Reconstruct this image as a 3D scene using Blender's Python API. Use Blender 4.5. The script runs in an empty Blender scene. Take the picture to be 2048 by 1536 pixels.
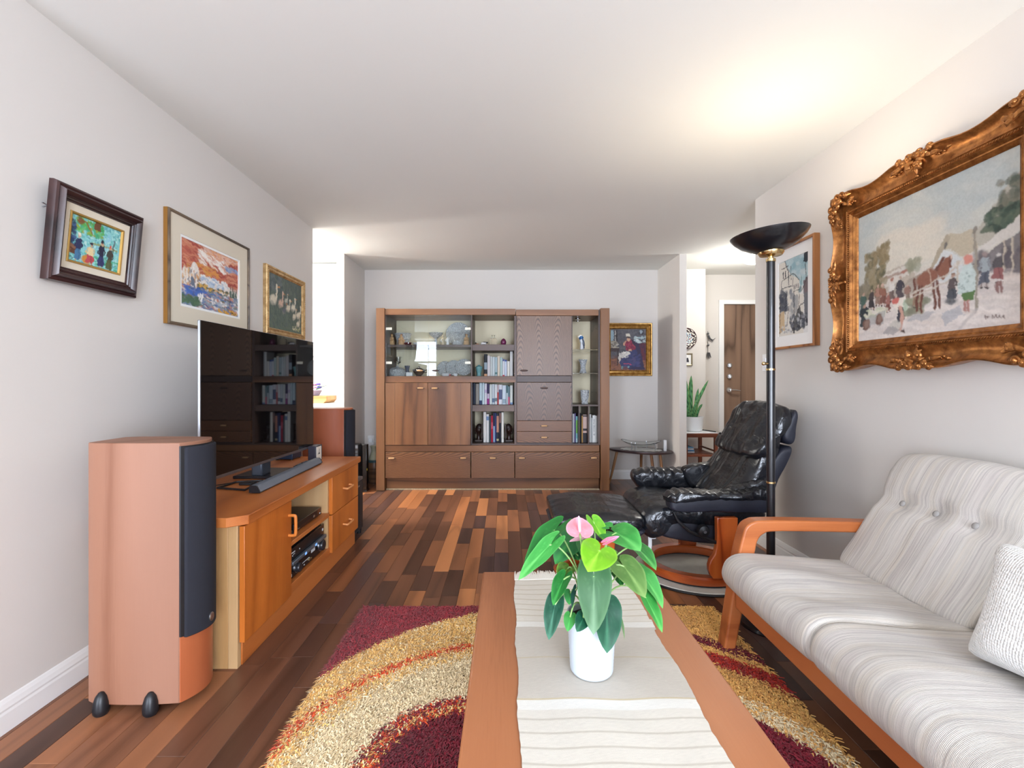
import bpy, bmesh, math, random
import numpy as np
from mathutils import Vector, Matrix, Euler
from mathutils import noise as mnoise
R = math.radians
C = bpy.context.scene.collection
SC = bpy.context.scene

def S(r, g, b):
    """sRGB 0-255 -> linear rgb"""
    o = []
    for c in (r, g, b):
        c /= 255.0
        o.append(c / 12.92 if c <= 0.04045 else ((c + 0.055) / 1.055) ** 2.4)
    return tuple(o)

# ------------------------------------------------------------ camera, world, lights, exposure
F, CX, CY, CH = 980.0, 1010.0, 762.0, 1.144          # focal length (px of a 2048 wide frame), vanishing point, eye height
cam_d = bpy.data.cameras.new('camera')
cam = bpy.data.objects.new('camera', cam_d); C.objects.link(cam)
cam.location = (0, 0, CH); cam.rotation_euler = (R(90), 0, 0)
cam_d.sensor_width = 36; cam_d.sensor_fit = 'HORIZONTAL'; cam_d.lens = 36 * F / 2048
cam_d.shift_x = (1024 - CX) / 2048; cam_d.shift_y = -(768 - CY) / 2048
cam_d.clip_start = 0.02
SC.camera = cam

SC.view_settings.view_transform = 'Standard'
SC.view_settings.look = 'None'
SC.view_settings.gamma = 1.0
SC.view_settings.use_curve_mapping = False
SC.view_settings.exposure = -0.1

world = bpy.data.worlds.new('world'); SC.world = world
world.use_nodes = True
bg = world.node_tree.nodes['Background']
bg.inputs[0].default_value = (*S(206, 226, 255), 1); bg.inputs[1].default_value = 3.0

def area(name, loc, rot, sx, sy, power, col, spread=180):
    l = bpy.data.lights.new(name, 'AREA'); l.shape = 'RECTANGLE'; l.size = sx; l.size_y = sy
    l.energy = power; l.color = col; l.spread = R(spread)
    o = bpy.data.objects.new(name, l); o.location = loc; o.rotation_euler = rot; C.objects.link(o); return o
def point(name, loc, power, col, rad=0.05):
    l = bpy.data.lights.new(name, 'POINT'); l.energy = power; l.color = col; l.shadow_soft_size = rad
    o = bpy.data.objects.new(name, l); o.location = loc; C.objects.link(o); return o
# daylight through the balcony windows behind the camera
area('window_daylight_left', (-2.52, -2.79, 1.2), (R(112), 0, 0), 1.5, 2.2, 190, S(228, 238, 255))
area('window_daylight_right', (0.9, -2.79, 1.3), (R(112), 0, 0), 1.5, 2.0, 310, S(228, 238, 255))
# the kitchen's ceiling light and the kitchen window beyond it
area('kitchen_ceiling_light', (-2.75, 4.5, 2.42), (0, 0, 0), 0.5, 0.5, 30, S(255, 250, 242))
point('kitchen_pendant', (-3.1, 4.5, 2.2), 240, S(255, 250, 244), 0.10)
point('foyer_lamp', (2.52, 4.92, 2.26), 38, S(250, 248, 244), 0.10)

# ------------------------------------------------------------ helpers
def at(px, py, Y):
    """a point of the photograph (2048 x 1536) at distance Y -> room coordinates"""
    return Vector(((px - CX) * Y / F, Y, CH - (py - CY) * Y / F))
def atz(px, py, Z):
    Y = F * (CH - Z) / (py - CY)
    return at(px, py, Y)

def tag(o, label=None, cat=None, group=None, kind=None):
    if label: o['label'] = label
    if cat: o['category'] = cat
    if group: o['group'] = group
    if kind: o['kind'] = kind
    return o
ROOT = {}
def thing(name, label, cat, loc=(0, 0, 0), rz=0.0, group=None, mat3=None):
    o = bpy.data.objects.new(name, None); C.objects.link(o)
    o.empty_display_size = 0.05
    M = Matrix.Translation(loc) @ (mat3.to_4x4() if mat3 is not None else Matrix.Rotation(rz, 4, 'Z'))
    o.location = loc; o.rotation_euler = M.to_euler()
    ROOT[o] = M
    return tag(o, label, cat, group)
def root_of(o):
    while o.parent is not None: o = o.parent
    return o
def copy_thing(o, loc=None, label=None, rz=None):
    c = o.copy(); C.objects.link(c)
    if loc is not None: c.location = loc
    if rz is not None: c.rotation_euler = (0, 0, rz)
    if label: c['label'] = label
    for ch in list(o.children):
        d = ch.copy(); C.objects.link(d); d.parent = c
        for g in list(ch.children):
            e = g.copy(); C.objects.link(e); e.parent = d
    return c

def spline(pts, m, closed=True):
    P = [np.array(p, float) for p in pts]; n = len(P); out = []
    segs = n if closed else n - 1
    for k in range(m):
        u = k / m * segs if closed else k / (m - 1) * segs
        i = min(int(u), segs - 1); t = u - i
        g = (lambda j: P[j % n]) if closed else (lambda j: P[max(0, min(n - 1, j))])
        a, b, c, d = g(i - 1), g(i), g(i + 1), g(i + 2)
        out.append(0.5 * (2 * b + (c - a) * t + (2 * a - 5 * b + 4 * c - d) * t * t + (3 * b - 3 * c + d - a) * t ** 3))
    return out

class MB:
    def __init__(s): s.v = []; s.f = []; s.c = []; s.sharp = set()
    def add(s, vs, fs, col=None):
        o = len(s.v); s.v += [tuple(p) for p in vs]; s.f += [tuple(o + i for i in f) for f in fs]
        if col is not None: s.c += [col] * len(vs) if not isinstance(col, list) else col
        return s
    def box(s, x0, x1, y0, y1, z0, z1, M=None, col=None):
        vs = [Vector((x, y, z)) for z in (z0, z1) for y in (y0, y1) for x in (x0, x1)]
        if M is not None: vs = [M @ p for p in vs]
        return s.add(vs, [(0, 2, 3, 1), (4, 5, 7, 6), (0, 1, 5, 4), (2, 6, 7, 3), (0, 4, 6, 2), (1, 3, 7, 5)], col)
    def prism(s, poly, axis, a0, a1, col=None):
        n = len(poly)
        def mk(p, a): return {'x': (a, p[0], p[1]), 'y': (p[0], a, p[1]), 'z': (p[0], p[1], a)}[axis]
        vs = [mk(p, a0) for p in poly] + [mk(p, a1) for p in poly]
        fs = [tuple(range(n))[::-1], tuple(range(n, 2 * n))] + [(i, (i + 1) % n, n + (i + 1) % n, n + i) for i in range(n)]
        return s.add(vs, fs, col)
    def lathe(s, prof, n=24, c=(0, 0, 0), M=None, col=None, sx=1, sy=1, cap=True):
        vs, fs = [], []
        for (r, z) in prof:
            for k in range(n):
                a = 2 * math.pi * k / n
                p = Vector((r * sx * math.cos(a), r * sy * math.sin(a), z))
                if M is not None: p = M @ p
                vs.append(p + Vector(c))
        m = len(prof)
        for j in range(m - 1):
            for k in range(n):
                fs.append((j * n + k, j * n + (k + 1) % n, (j + 1) * n + (k + 1) % n, (j + 1) * n + k))
        if cap:
            if prof[0][0] > 1e-6: fs.append(tuple(range(n))[::-1])
            if prof[-1][0] > 1e-6: fs.append(tuple((m - 1) * n + k for k in range(n)))
        return s.add(vs, fs, col)
    def tube(s, path, r, n=8, col=None, flat=1.0, cap=True, up=None, closed=False):
        P = [Vector(p) for p in path]; m = len(P); vs = []; fs = []
        rr = r if isinstance(r, (list, tuple)) else [r] * m
        N = None
        for i, p in enumerate(P):
            a = P[(i - 1) % m] if closed else P[max(0, i - 1)]; b = P[(i + 1) % m] if closed else P[min(m - 1, i + 1)]
            t = (b - a)
            t = t.normalized() if t.length > 1e-9 else Vector((0, 0, 1))
            if N is None:
                N = Vector(up) if up is not None else (Vector((0, 0, 1)) if abs(t.z) < 0.9 else Vector((1, 0, 0)))
            N = (N - t * N.dot(t))
            N = N.normalized() if N.length > 1e-9 else t.orthogonal().normalized()
            B = t.cross(N)
            for k in range(n):
                q = 2 * math.pi * k / n
                vs.append(p + N * (math.cos(q) * rr[i] * flat) + B * (math.sin(q) * rr[i]))
        for i in range(m if closed else m - 1):
            for k in range(n):
                j = (i + 1) % m
                fs.append((i * n + k, i * n + (k + 1) % n, j * n + (k + 1) % n, j * n + k))
        if cap and not closed: fs += [tuple(range(n))[::-1], tuple((m - 1) * n + k for k in range(n))]
        return s.add(vs, fs, col)
    def ball(s, c, r, nu=14, nv=9, M=None, col=None):
        rx, ry, rz = r if isinstance(r, (list, tuple)) else (r, r, r)
        vs, fs = [], []
        for j in range(nv + 1):
            th = math.pi * j / nv
            for k in range(nu):
                a = 2 * math.pi * k / nu
                p = Vector((rx * math.sin(th) * math.cos(a), ry * math.sin(th) * math.sin(a), -rz * math.cos(th)))
                if M is not None: p = M @ p
                vs.append(p + Vector(c))
        for j in range(nv):
            for k in range(nu):
                fs.append((j * nu + k, j * nu + (k + 1) % nu, (j + 1) * nu + (k + 1) % nu, (j + 1) * nu + k))
        return s.add(vs, fs, col)
    def grid(s, fn, nu, nv, cu=False, cv=False, colfn=None):
        vs, fs, cs = [], [], []
        for j in range(nv):
            for i in range(nu):
                u = i / (nu if cu else nu - 1); v = j / (nv if cv else nv - 1)
                vs.append(fn(u, v))
                if colfn: cs.append(colfn(u, v))
        for j in range(nv if cv else nv - 1):
            for i in range(nu if cu else nu - 1):
                i2 = (i + 1) % nu; j2 = (j + 1) % nv
                fs.append((j * nu + i, j * nu + i2, j2 * nu + i2, j2 * nu + i))
        return s.add(vs, fs, cs if colfn else None)
    def cushion(s, c, half, n=10, p=6, fn=None, M=None):
        idx = {}; vs = []; fs = []
        def vid(a):
            k = tuple(round(x, 5) for x in a)
            if k not in idx:
                idx[k] = len(vs)
                q = sum(abs(x) ** p for x in a) ** (1 / p)
                w = Vector([x / q for x in a])
                w = Vector((w.x * half[0], w.y * half[1], w.z * half[2]))
                if fn: w = fn(w)
                if M is not None: w = M @ w
                vs.append(w + Vector(c))
            return idx[k]
        g = [math.tan((2 * i / n - 1) * math.pi / 4) for i in range(n + 1)]
        for ax in range(3):
            for sg in (-1, 1):
                for i in range(n):
                    for j in range(n):
                        q = []
                        for (a, b) in ((i, j), (i + 1, j), (i + 1, j + 1), (i, j + 1)):
                            t = [0, 0, 0]; t[ax] = sg; t[(ax + 1) % 3] = g[a]; t[(ax + 2) % 3] = g[b]
                            q.append(vid(t))
                        fs.append(tuple(q) if sg > 0 else tuple(q[::-1]))
        return s.add(vs, fs)
    def loft(s, prof, y0, y1, ny=16, r=0.04, m=40, fn=None, axis='y', squash=None):
        pts = spline(prof, m); cen = sum(pts) / len(pts); vs = []; fs = []
        ys = []
        ne = 5
        for k in range(ne): ys.append(y0 + r * (1 - math.cos(math.pi / 2 * k / ne)))
        for k in range(ny + 1): ys.append(y0 + r + (y1 - y0 - 2 * r) * k / ny)
        for k in range(ne - 1, -1, -1): ys.append(y1 - r * (1 - math.cos(math.pi / 2 * k / ne)))
        for y in ys:
            d = min(y - y0, y1 - y)
            kk = 1.0 if d >= r else math.sqrt(max(0, 1 - (1 - d / r) ** 2))
            ins = r * (1 - kk)
            for q in pts:
                e = q - cen; L = np.linalg.norm(e)
                qq = cen + e * max(0.08, 1 - ins / max(L, 1e-6))
                p = Vector((qq[0], y, qq[1])) if axis == 'y' else Vector((y, qq[0], qq[1]))
                if fn: p = fn(p)
                vs.append(p)
        for j in range(len(ys) - 1):
            for k in range(m):
                fs.append((j * m + k, j * m + (k + 1) % m, (j + 1) * m + (k + 1) % m, (j + 1) * m + k))
        fs += [tuple(range(m))[::-1], tuple((len(ys) - 1) * m + k for k in range(m))]
        return s.add(vs, fs)
    def frame(s, w, h, prof, warp=None, nseg=1):
        """mitred rectangular frame in local x,y (centre 0), z towards the viewer; prof = [(inset, z)]"""
        corners = [(-1, -1), (1, -1), (1, 1), (-1, 1)]
        ring = []
        for k in range(4):
            a, b = corners[k], corners[(k + 1) % 4]
            for i in range(nseg): ring.append((a, b, i / nseg))
        vs, fs = [], []
        n = len(ring)
        for (ins, z) in prof:
            for (a, b, t) in ring:
                ax, ay = a[0] * (w / 2 - ins), a[1] * (h / 2 - ins); bx, by = b[0] * (w / 2 - ins), b[1] * (h / 2 - ins)
                x, y = ax + (bx - ax) * t, ay + (by - ay) * t
                if warp:
                    nx, ny = -(a[0] + b[0]) / 2, -(a[1] + b[1]) / 2
                    o = warp(t * 2 - 1, ins); x += nx * o; y += ny * o
                vs.append((x, y, z))
        for j in range(len(prof) - 1):
            for k in range(n):
                fs.append((j * n + k, j * n + (k + 1) % n, (j + 1) * n + (k + 1) % n, (j + 1) * n + k))
        return s.add(vs, fs)
    def build(s, name, mat, parent=None, local=False, smooth=True, bevel=0.0, seg=2, angle=38, kind=None, label=None, sub=0, fix=True):
        me = bpy.data.meshes.new(name)
        vs = s.v
        if parent is not None and not local:
            inv = ROOT[root_of(parent)].inverted()
            vs = [inv @ Vector(p) for p in vs]
        me.from_pydata([tuple(p) for p in vs], [], s.f)
        if s.c:
            ca = me.color_attributes.new('Col', 'FLOAT_COLOR', 'POINT')
            ca.data.foreach_set('color', np.array([(*c[:3], 1.0) for c in s.c], dtype=np.float32).ravel())
        if fix:
            bm = bmesh.new(); bm.from_mesh(me)
            bmesh.ops.recalc_face_normals(bm, faces=bm.faces); bm.to_mesh(me); bm.free()
        o = bpy.data.objects.new(name, me); C.objects.link(o)
        if parent is not None: o.parent = parent
        if mat is not None: me.materials.append(mat)
        if smooth:
            me.shade_smooth()
            me.set_sharp_from_angle(angle=R(angle))
        if bevel > 0:
            b = o.modifiers.new('bevel', 'BEVEL'); b.width = bevel; b.segments = seg; b.limit_method = 'ANGLE'; b.angle_limit = R(40)
            b.harden_normals = False
        if sub:
            u = o.modifiers.new('sub', 'SUBSURF'); u.levels = sub; u.render_levels = sub
        if kind: o['kind'] = kind
        if label: o['label'] = label
        return o
def B(x0, x1, y0, y1, z0, z1): return MB().box(x0, x1, y0, y1, z0, z1)

# ------------------------------------------------------------ materials
def newmat(name):
    m = bpy.data.materials.new(name); m.use_nodes = True
    nt = m.node_tree; b = nt.nodes['Principled BSDF']
    return m, nt, b
def nd(nt, typ, **kw):
    n = nt.nodes.new(typ)
    for k, v in kw.items():
        if k.startswith('i_'): n.inputs[int(k[2:])].default_value = v
        else: setattr(n, k, v)
    return n
def coords(nt, scale=(1, 1, 1), rnd=True, gen='Object'):
    tc = nd(nt, 'ShaderNodeTexCoord'); mp = nd(nt, 'ShaderNodeMapping')
    mp.inputs['Scale'].default_value = scale
    nt.links.new(tc.outputs[gen], mp.inputs['Vector'])
    if rnd:
        oi = nd(nt, 'ShaderNodeObjectInfo'); ml = nd(nt, 'ShaderNodeMath', operation='MULTIPLY'); ml.inputs[1].default_value = 37.0
        cb = nd(nt, 'ShaderNodeCombineXYZ')
        nt.links.new(oi.outputs['Random'], ml.inputs[0])
        for k in range(3): nt.links.new(ml.outputs[0], cb.inputs[k])
        nt.links.new(cb.outputs[0], mp.inputs['Location'])
    return mp.outputs[0]
def ramp(nt, stops):
    r = nd(nt, 'ShaderNodeValToRGB'); e = r.color_ramp.elements
    while len(e) < len(stops): e.new(0.5)
    for k, (p, c) in enumerate(stops): e[k].position = p; e[k].color = (*c, 1)
    return r
def noise(nt, vec, scale, detail=4, rough=0.5, dist=0.0):
    n = nd(nt, 'ShaderNodeTexNoise'); n.inputs['Scale'].default_value = scale; n.inputs['Detail'].default_value = detail
    n.inputs['Roughness'].default_value = rough; n.inputs['Distortion'].default_value = dist
    if vec is not None: nt.links.new(vec, n.inputs['Vector'])
    return n
def mixc(nt, mode, fac, a, b):
    n = nd(nt, 'ShaderNodeMix', data_type='RGBA', blend_type=mode)
    if isinstance(fac, float): n.inputs[0].default_value = fac
    else: nt.links.new(fac, n.inputs[0])
    for s, v in ((n.inputs[6], a), (n.inputs[7], b)):
        if isinstance(v, tuple): s.default_value = (*v, 1)
        else: nt.links.new(v, s)
    return n.outputs[2]
def bump(nt, b, height, strength, dist=0.01):
    n = nd(nt, 'ShaderNodeBump'); n.inputs['Strength'].default_value = strength; n.inputs['Distance'].default_value = dist
    nt.links.new(height, n.inputs['Height']); nt.links.new(n.outputs[0], b.inputs['Normal'])
def plain(name, col, rough=0.5, metal=0.0, spec=0.5, var=0.0, vscale=8, bmp=0.0, bscale=200, coat=0.0, bdist=0.002, alpha=None, stretch=(1, 1, 1), sheen=0.0):
    m, nt, b = newmat(name)
    b.inputs['Base Color'].default_value = (*col, 1); b.inputs['Roughness'].default_value = rough
    b.inputs['Metallic'].default_value = metal; b.inputs['Specular IOR Level'].default_value = spec
    b.inputs['Coat Weight'].default_value = coat
    if sheen: b.inputs['Sheen Weight'].default_value = sheen
    if var or bmp:
        v = coords(nt, stretch)
        if var:
            n = noise(nt, v, vscale, 5, 0.6)
            lo = tuple(c * (1 - var) for c in col); hi = tuple(min(1, c * (1 + var)) for c in col)
            r = ramp(nt, [(0.3, lo), (0.7, hi)]); nt.links.new(n.outputs[0], r.inputs[0]); nt.links.new(r.outputs[0], b.inputs['Base Color'])
        if bmp:
            n2 = noise(nt, v, bscale, 3, 0.6); bump(nt, b, n2.outputs[0], bmp, bdist)
    return m
def wood(name, cols, axis='z', scale=1.0, rings=7.0, rough=0.4, coat=0.0, pore=0.35, rnd=True, contrast=1.0, spec=0.5, src=None):
    """cols = dark, mid, light (linear); grain along the axis; src: 'objcol' multiplies by the object's own colour"""
    m, nt, b = newmat(name)
    k = {'x': (0.55, 7, 7), 'y': (7, 0.55, 7), 'z': (7, 7, 0.55)}[axis]
    v = coords(nt, tuple(a * scale for a in k), rnd)
    n = noise(nt, v, 0.55, 2.5, 0.45, 0.35)
    mu = nd(nt, 'ShaderNodeMath', operation='MULTIPLY'); mu.inputs[1].default_value = rings
    nt.links.new(n.outputs[0], mu.inputs[0])
    pp = nd(nt, 'ShaderNodeMath', operation='PINGPONG'); pp.inputs[1].default_value = 0.5
    nt.links.new(mu.outputs[0], pp.inputs[0])
    d2 = nd(nt, 'ShaderNodeMath', operation='MULTIPLY'); d2.inputs[1].default_value = 2.0; nt.links.new(pp.outputs[0], d2.inputs[0])
    kf = {'x': (0.04, 1, 1), 'y': (1, 0.04, 1), 'z': (1, 1, 0.04)}[axis]
    v2 = coords(nt, kf, rnd)
    f = noise(nt, v2, 260 * scale, 3, 0.65)
    ad = nd(nt, 'ShaderNodeMath', operation='MULTIPLY_ADD'); ad.inputs[1].default_value = pore
    nt.links.new(f.outputs[0], ad.inputs[0]); nt.links.new(d2.outputs[0], ad.inputs[2])
    sb = nd(nt, 'ShaderNodeMath', operation='SUBTRACT'); sb.inputs[1].default_value = pore * 0.5; nt.links.new(ad.outputs[0], sb.inputs[0])
    r = ramp(nt, [(0.02, cols[0]), (0.30, cols[1]), (0.95, cols[2])]); nt.links.new(sb.outputs[0], r.inputs[0])
    lf = noise(nt, coords(nt, {'x': (.3, 2, 2), 'y': (2, .3, 2), 'z': (2, 2, .3)}[axis], rnd), 2.2 * scale, 2)
    rr = ramp(nt, [(0.3, (0.86, 0.86, 0.86)), (0.7, (1.08, 1.08, 1.08))]); nt.links.new(lf.outputs[0], rr.inputs[0])
    c = mixc(nt, 'MULTIPLY', 1.0, r.outputs[0], rr.outputs[0])
    if src == 'objcol':
        oi = nd(nt, 'ShaderNodeObjectInfo'); c = mixc(nt, 'MULTIPLY', 1.0, c, oi.outputs['Color'])
    elif src == 'attr':
        a = nd(nt, 'ShaderNodeVertexColor', layer_name='Col'); c = mixc(nt, 'MULTIPLY', 1.0, c, a.outputs[0])
    nt.links.new(c, b.inputs['Base Color'])
    b.inputs['Roughness'].default_value = rough; b.inputs['Coat Weight'].default_value = coat; b.inputs['Coat Roughness'].default_value = 0.12
    b.inputs['Specular IOR Level'].default_value = spec
    bump(nt, b, f.outputs[0], 0.12, 0.0008)
    return m
def vcol(name, rough=0.6, bmp=0.0, bscale=300, spec=0.3, bdist=0.001, sheen=0.0, trans=0.0):
    m, nt, b = newmat(name)
    a = nd(nt, 'ShaderNodeVertexColor', layer_name='Col'); nt.links.new(a.outputs[0], b.inputs['Base Color'])
    b.inputs['Roughness'].default_value = rough; b.inputs['Specular IOR Level'].default_value = spec
    if sheen: b.inputs['Sheen Weight'].default_value = sheen
    if bmp: bump(nt, b, noise(nt, coords(nt), bscale, 4, 0.6).outputs[0], bmp, bdist)
    return m
def glass(name, tint=(0.97, 0.99, 0.985), rough=0.0, ior=1.45, thin=False):
    m, nt, b = newmat(name)
    if thin:
        nt.nodes.remove(b)
        tr = nd(nt, 'ShaderNodeBsdfTransparent'); tr.inputs[0].default_value = (*tint, 1)
        gl = nd(nt, 'ShaderNodeBsdfGlossy'); gl.inputs['Roughness'].default_value = rough
        fr = nd(nt, 'ShaderNodeFresnel'); fr.inputs[0].default_value = ior
        mx = nd(nt, 'ShaderNodeMixShader'); nt.links.new(fr.outputs[0], mx.inputs[0]); nt.links.new(tr.outputs[0], mx.inputs[1]); nt.links.new(gl.outputs[0], mx.inputs[2])
        nt.links.new(mx.outputs[0], nt.nodes['Material Output'].inputs[0])
    else:
        b.inputs['Base Color'].default_value = (*tint, 1); b.inputs['Roughness'].default_value = rough
        b.inputs['IOR'].default_value = ior; b.inputs['Transmission Weight'].default_value = 1.0
    return m
def emit(name, col, st):
    m, nt, b = newmat(name)
    b.inputs['Base Color'].default_value = (*col, 1); b.inputs['Emission Color'].default_value = (*col, 1); b.inputs['Emission Strength'].default_value = st
    return m

M_wall = plain('wall_paint', S(216, 211, 205), 0.75, spec=0.25, bmp=0.05, bscale=350)
M_ceil = plain('ceiling_paint', S(236, 237, 232), 0.9, spec=0.1, bmp=0.06, bscale=260)
M_white = plain('white_gloss_paint', S(238, 238, 236), 0.4)
M_cab = plain('white_cabinet', S(226, 228, 230), 0.4)
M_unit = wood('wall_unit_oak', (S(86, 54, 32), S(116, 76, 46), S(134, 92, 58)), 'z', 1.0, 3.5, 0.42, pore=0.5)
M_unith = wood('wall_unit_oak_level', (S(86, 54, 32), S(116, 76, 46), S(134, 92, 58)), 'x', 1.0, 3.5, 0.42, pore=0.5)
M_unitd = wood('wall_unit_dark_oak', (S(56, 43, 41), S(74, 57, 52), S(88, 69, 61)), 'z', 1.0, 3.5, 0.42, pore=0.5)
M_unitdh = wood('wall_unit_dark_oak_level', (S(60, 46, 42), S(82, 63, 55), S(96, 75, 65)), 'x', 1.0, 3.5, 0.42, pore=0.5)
def flame(name, ax, up, k, freq, half, cols, rough=0.38, off=0.0):
    """flame-figured veneer: repeated arches running along the axis up, mirrored across ax"""
    m, nt, b = newmat(name); tc = nd(nt, 'ShaderNodeTexCoord'); sx = nd(nt, 'ShaderNodeSeparateXYZ'); nt.links.new(tc.outputs['Object'], sx.inputs[0])
    def mth(op, a, bb=None, c=None):
        n = nd(nt, 'ShaderNodeMath', operation=op)
        for i, v in enumerate((a, bb, c)):
            if v is None: continue
            if isinstance(v, (int, float)): n.inputs[i].default_value = v
            else: nt.links.new(v, n.inputs[i])
        return n.outputs[0]
    nz = noise(nt, tc.outputs['Object'], 9, 4, 0.6); nz2 = noise(nt, tc.outputs['Object'], 3, 2)
    X, Z = sx.outputs[ax], sx.outputs[up]
    xw = mth('MULTIPLY_ADD', nz2.outputs[0], 0.10, X)
    xc = mth('PINGPONG', mth('ADD', xw, off), half)
    f = mth('MULTIPLY_ADD', mth('MULTIPLY', xc, xc), k, Z)
    f = mth('MULTIPLY_ADD', nz.outputs[0], 0.06, f)
    pp = mth('MULTIPLY', mth('PINGPONG', mth('MULTIPLY', f, freq), 0.5), 2.0)
    kf = (1, 1, 0.04) if up == 2 else (0.04, 1, 1)
    fi = noise(nt, coords(nt, kf), 260, 3, 0.65)
    v = mth('MULTIPLY_ADD', fi.outputs[0], 0.7, mth('SUBTRACT', pp, 0.35))
    r = ramp(nt, [(0.02, cols[0]), (0.26, cols[1]), (0.9, cols[2])]); nt.links.new(v, r.inputs[0]); nt.links.new(r.outputs[0], b.inputs['Base Color'])
    b.inputs['Roughness'].default_value = rough; bump(nt, b, fi.outputs[0], 0.12, 0.0008); return m
M_cath = flame('wall_unit_figured_oak', 0, 2, 58, 17, 0.098, (S(52, 37, 29), S(106, 80, 62), S(130, 102, 82)), off=0.06)
M_cath2 = flame('wall_unit_figured_oak_low', 0, 2, 50, 17, 0.075, (S(46, 31, 24), S(90, 62, 46), S(112, 82, 62)), off=0.02)
M_cathh = flame('wall_unit_figured_oak_level', 2, 0, 26, 11, 0.30, (S(66, 40, 25), S(106, 69, 43), S(126, 86, 56)), 0.4, off=0.11)
M_cream = plain('cream_back_panel', S(240, 228, 194), 0.6)
M_teak = wood('console_teak', (S(180, 96, 32), S(200, 112, 42), S(212, 126, 54)), 'z', 0.9, 2.5, 0.36, pore=0.55)
M_teakh = wood('console_teak_level', (S(166, 90, 38), S(190, 108, 50), S(204, 122, 62)), 'y', 0.9, 3, 0.36, pore=0.55)
M_oakend = wood('console_pale_oak', (S(180, 138, 88), S(198, 156, 106), S(208, 170, 122)), 'z', 0.9, 3, 0.45, pore=0.5)
M_spk = wood('speaker_cherry', (S(130, 85, 62), S(144, 99, 76), S(153, 109, 87)), 'z', 0.6, 3.2, 0.55, pore=0.3)
M_spk2 = wood('speaker_cherry_dark', (S(126, 60, 32), S(154, 78, 44), S(168, 92, 56)), 'z', 0.7, 3, 0.38, pore=0.3)
M_table = wood('coffee_table_teak', (S(150, 90, 54), S(168, 106, 68), S(178, 117, 78)), 'y', 0.8, 2.5, 0.34, pore=0.5)
M_sofawood = wood('sofa_cherry', (S(158, 82, 38), S(184, 104, 54), S(198, 120, 68)), 'x', 0.8, 4, 0.38, pore=0.4)
M_sofawoodz = wood('sofa_cherry_rail', (S(150, 78, 38), S(182, 100, 54), S(196, 114, 66)), 'y', 0.8, 4, 0.38, pore=0.4)
M_chairwood = wood('recliner_cherry', (S(132, 52, 16), S(172, 76, 28), S(192, 96, 40)), 'z', 0.8, 5, 0.25, coat=0.4, pore=0.3)
M_foyerwood = wood('foyer_table_wood', (S(92, 46, 30), S(122, 66, 44), S(138, 78, 54)), 'z', 1, 4, 0.35)
M_door = wood('entrance_door_walnut', (S(84, 64, 50), S(122, 96, 78), S(140, 112, 92)), 'z', 0.75, 7, 0.45, pore=0.4)
M_darkwood = wood('dark_table_wood', (S(40, 30, 34), S(62, 46, 48), S(76, 58, 58)), 'x', 1, 4, 0.28)
M_legwood = wood('table_leg_beech', (S(120, 82, 50), S(158, 114, 76), S(176, 132, 92)), 'z', 1, 3, 0.4)
M_black = plain('black_plastic', S(24, 25, 29), 0.4)
M_blackm = plain('black_matt', S(30, 31, 36), 0.7)
M_cloth = plain('speaker_grille_cloth', S(42, 43, 50), 0.85, bmp=0.5, bscale=900, bdist=0.001, spec=0.2)
M_screen = plain('television_screen', S(10, 9, 11), 0.03, spec=0.75)
M_silver = plain('brushed_metal', S(190, 194, 200), 0.3, 1.0)
M_chrome = plain('chrome', S(225, 228, 232), 0.12, 1.0)
M_brass = plain('brass', S(214, 190, 140), 0.22, 1.0)
M_greym = plain('grey_metal', S(118, 124, 132), 0.4, 0.6)
M_leather = None
M_white_cer = plain('white_ceramic', S(240, 243, 246), 0.3)
M_paper = plain('white_paper', S(240, 240, 238), 0.8)
M_glass = glass('clear_glass')
M_crystal = glass('cut_crystal', (0.96, 0.98, 0.99), 0.04, 1.5)
M_pane = glass('thin_pane', (0.95, 0.97, 0.965), 0.0, 1.5, thin=True)
M_lampblack = plain('lamp_black_enamel', S(16, 17, 22), 0.28, coat=0.4)
M_soil = plain('potting_soil', S(44, 34, 28), 0.95, bmp=0.8, bscale=120, bdist=0.01, var=0.4)
# ------------------------------------------------------------ the setting
H = 2.44
def struct(name, mb, mat, **kw):
    o = mb.build(name, mat, None, smooth=False, **kw); o['kind'] = 'structure'; return o
XL, XR, YB = -1.635, 1.79, 5.72
YL, YR = 4.165, 3.505                     # where the left and right walls end
struct('ceiling', B(-4.1, 4.3, -2.95, 6.3, H, H + 0.08), M_ceil)
struct('wall_left', B(XL - 0.1, XL, 1.52, YL, 0, H), M_wall)
struct('wall_alcove', B(-3.5, XL - 0.1, 1.52, 1.62, 0, H), M_wall)
struct('wall_alcove_left', B(-3.5, -3.4, -2.9, 1.52, 0, H), M_wall)
struct('wall_right', B(XR, XR + 0.1, -2.9, YR, 0, H), M_wall)
struct('wall_back', B(-1.716, 1.853, YB, YB + 0.1, 0, H), M_wall)
struct('wall_back_left', B(-1.716, -1.638, 4.99, YB, 0, H), M_wall)
struct('wall_back_right', B(1.782, 1.853, 5.0, YB, 0, H), M_wall)
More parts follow.
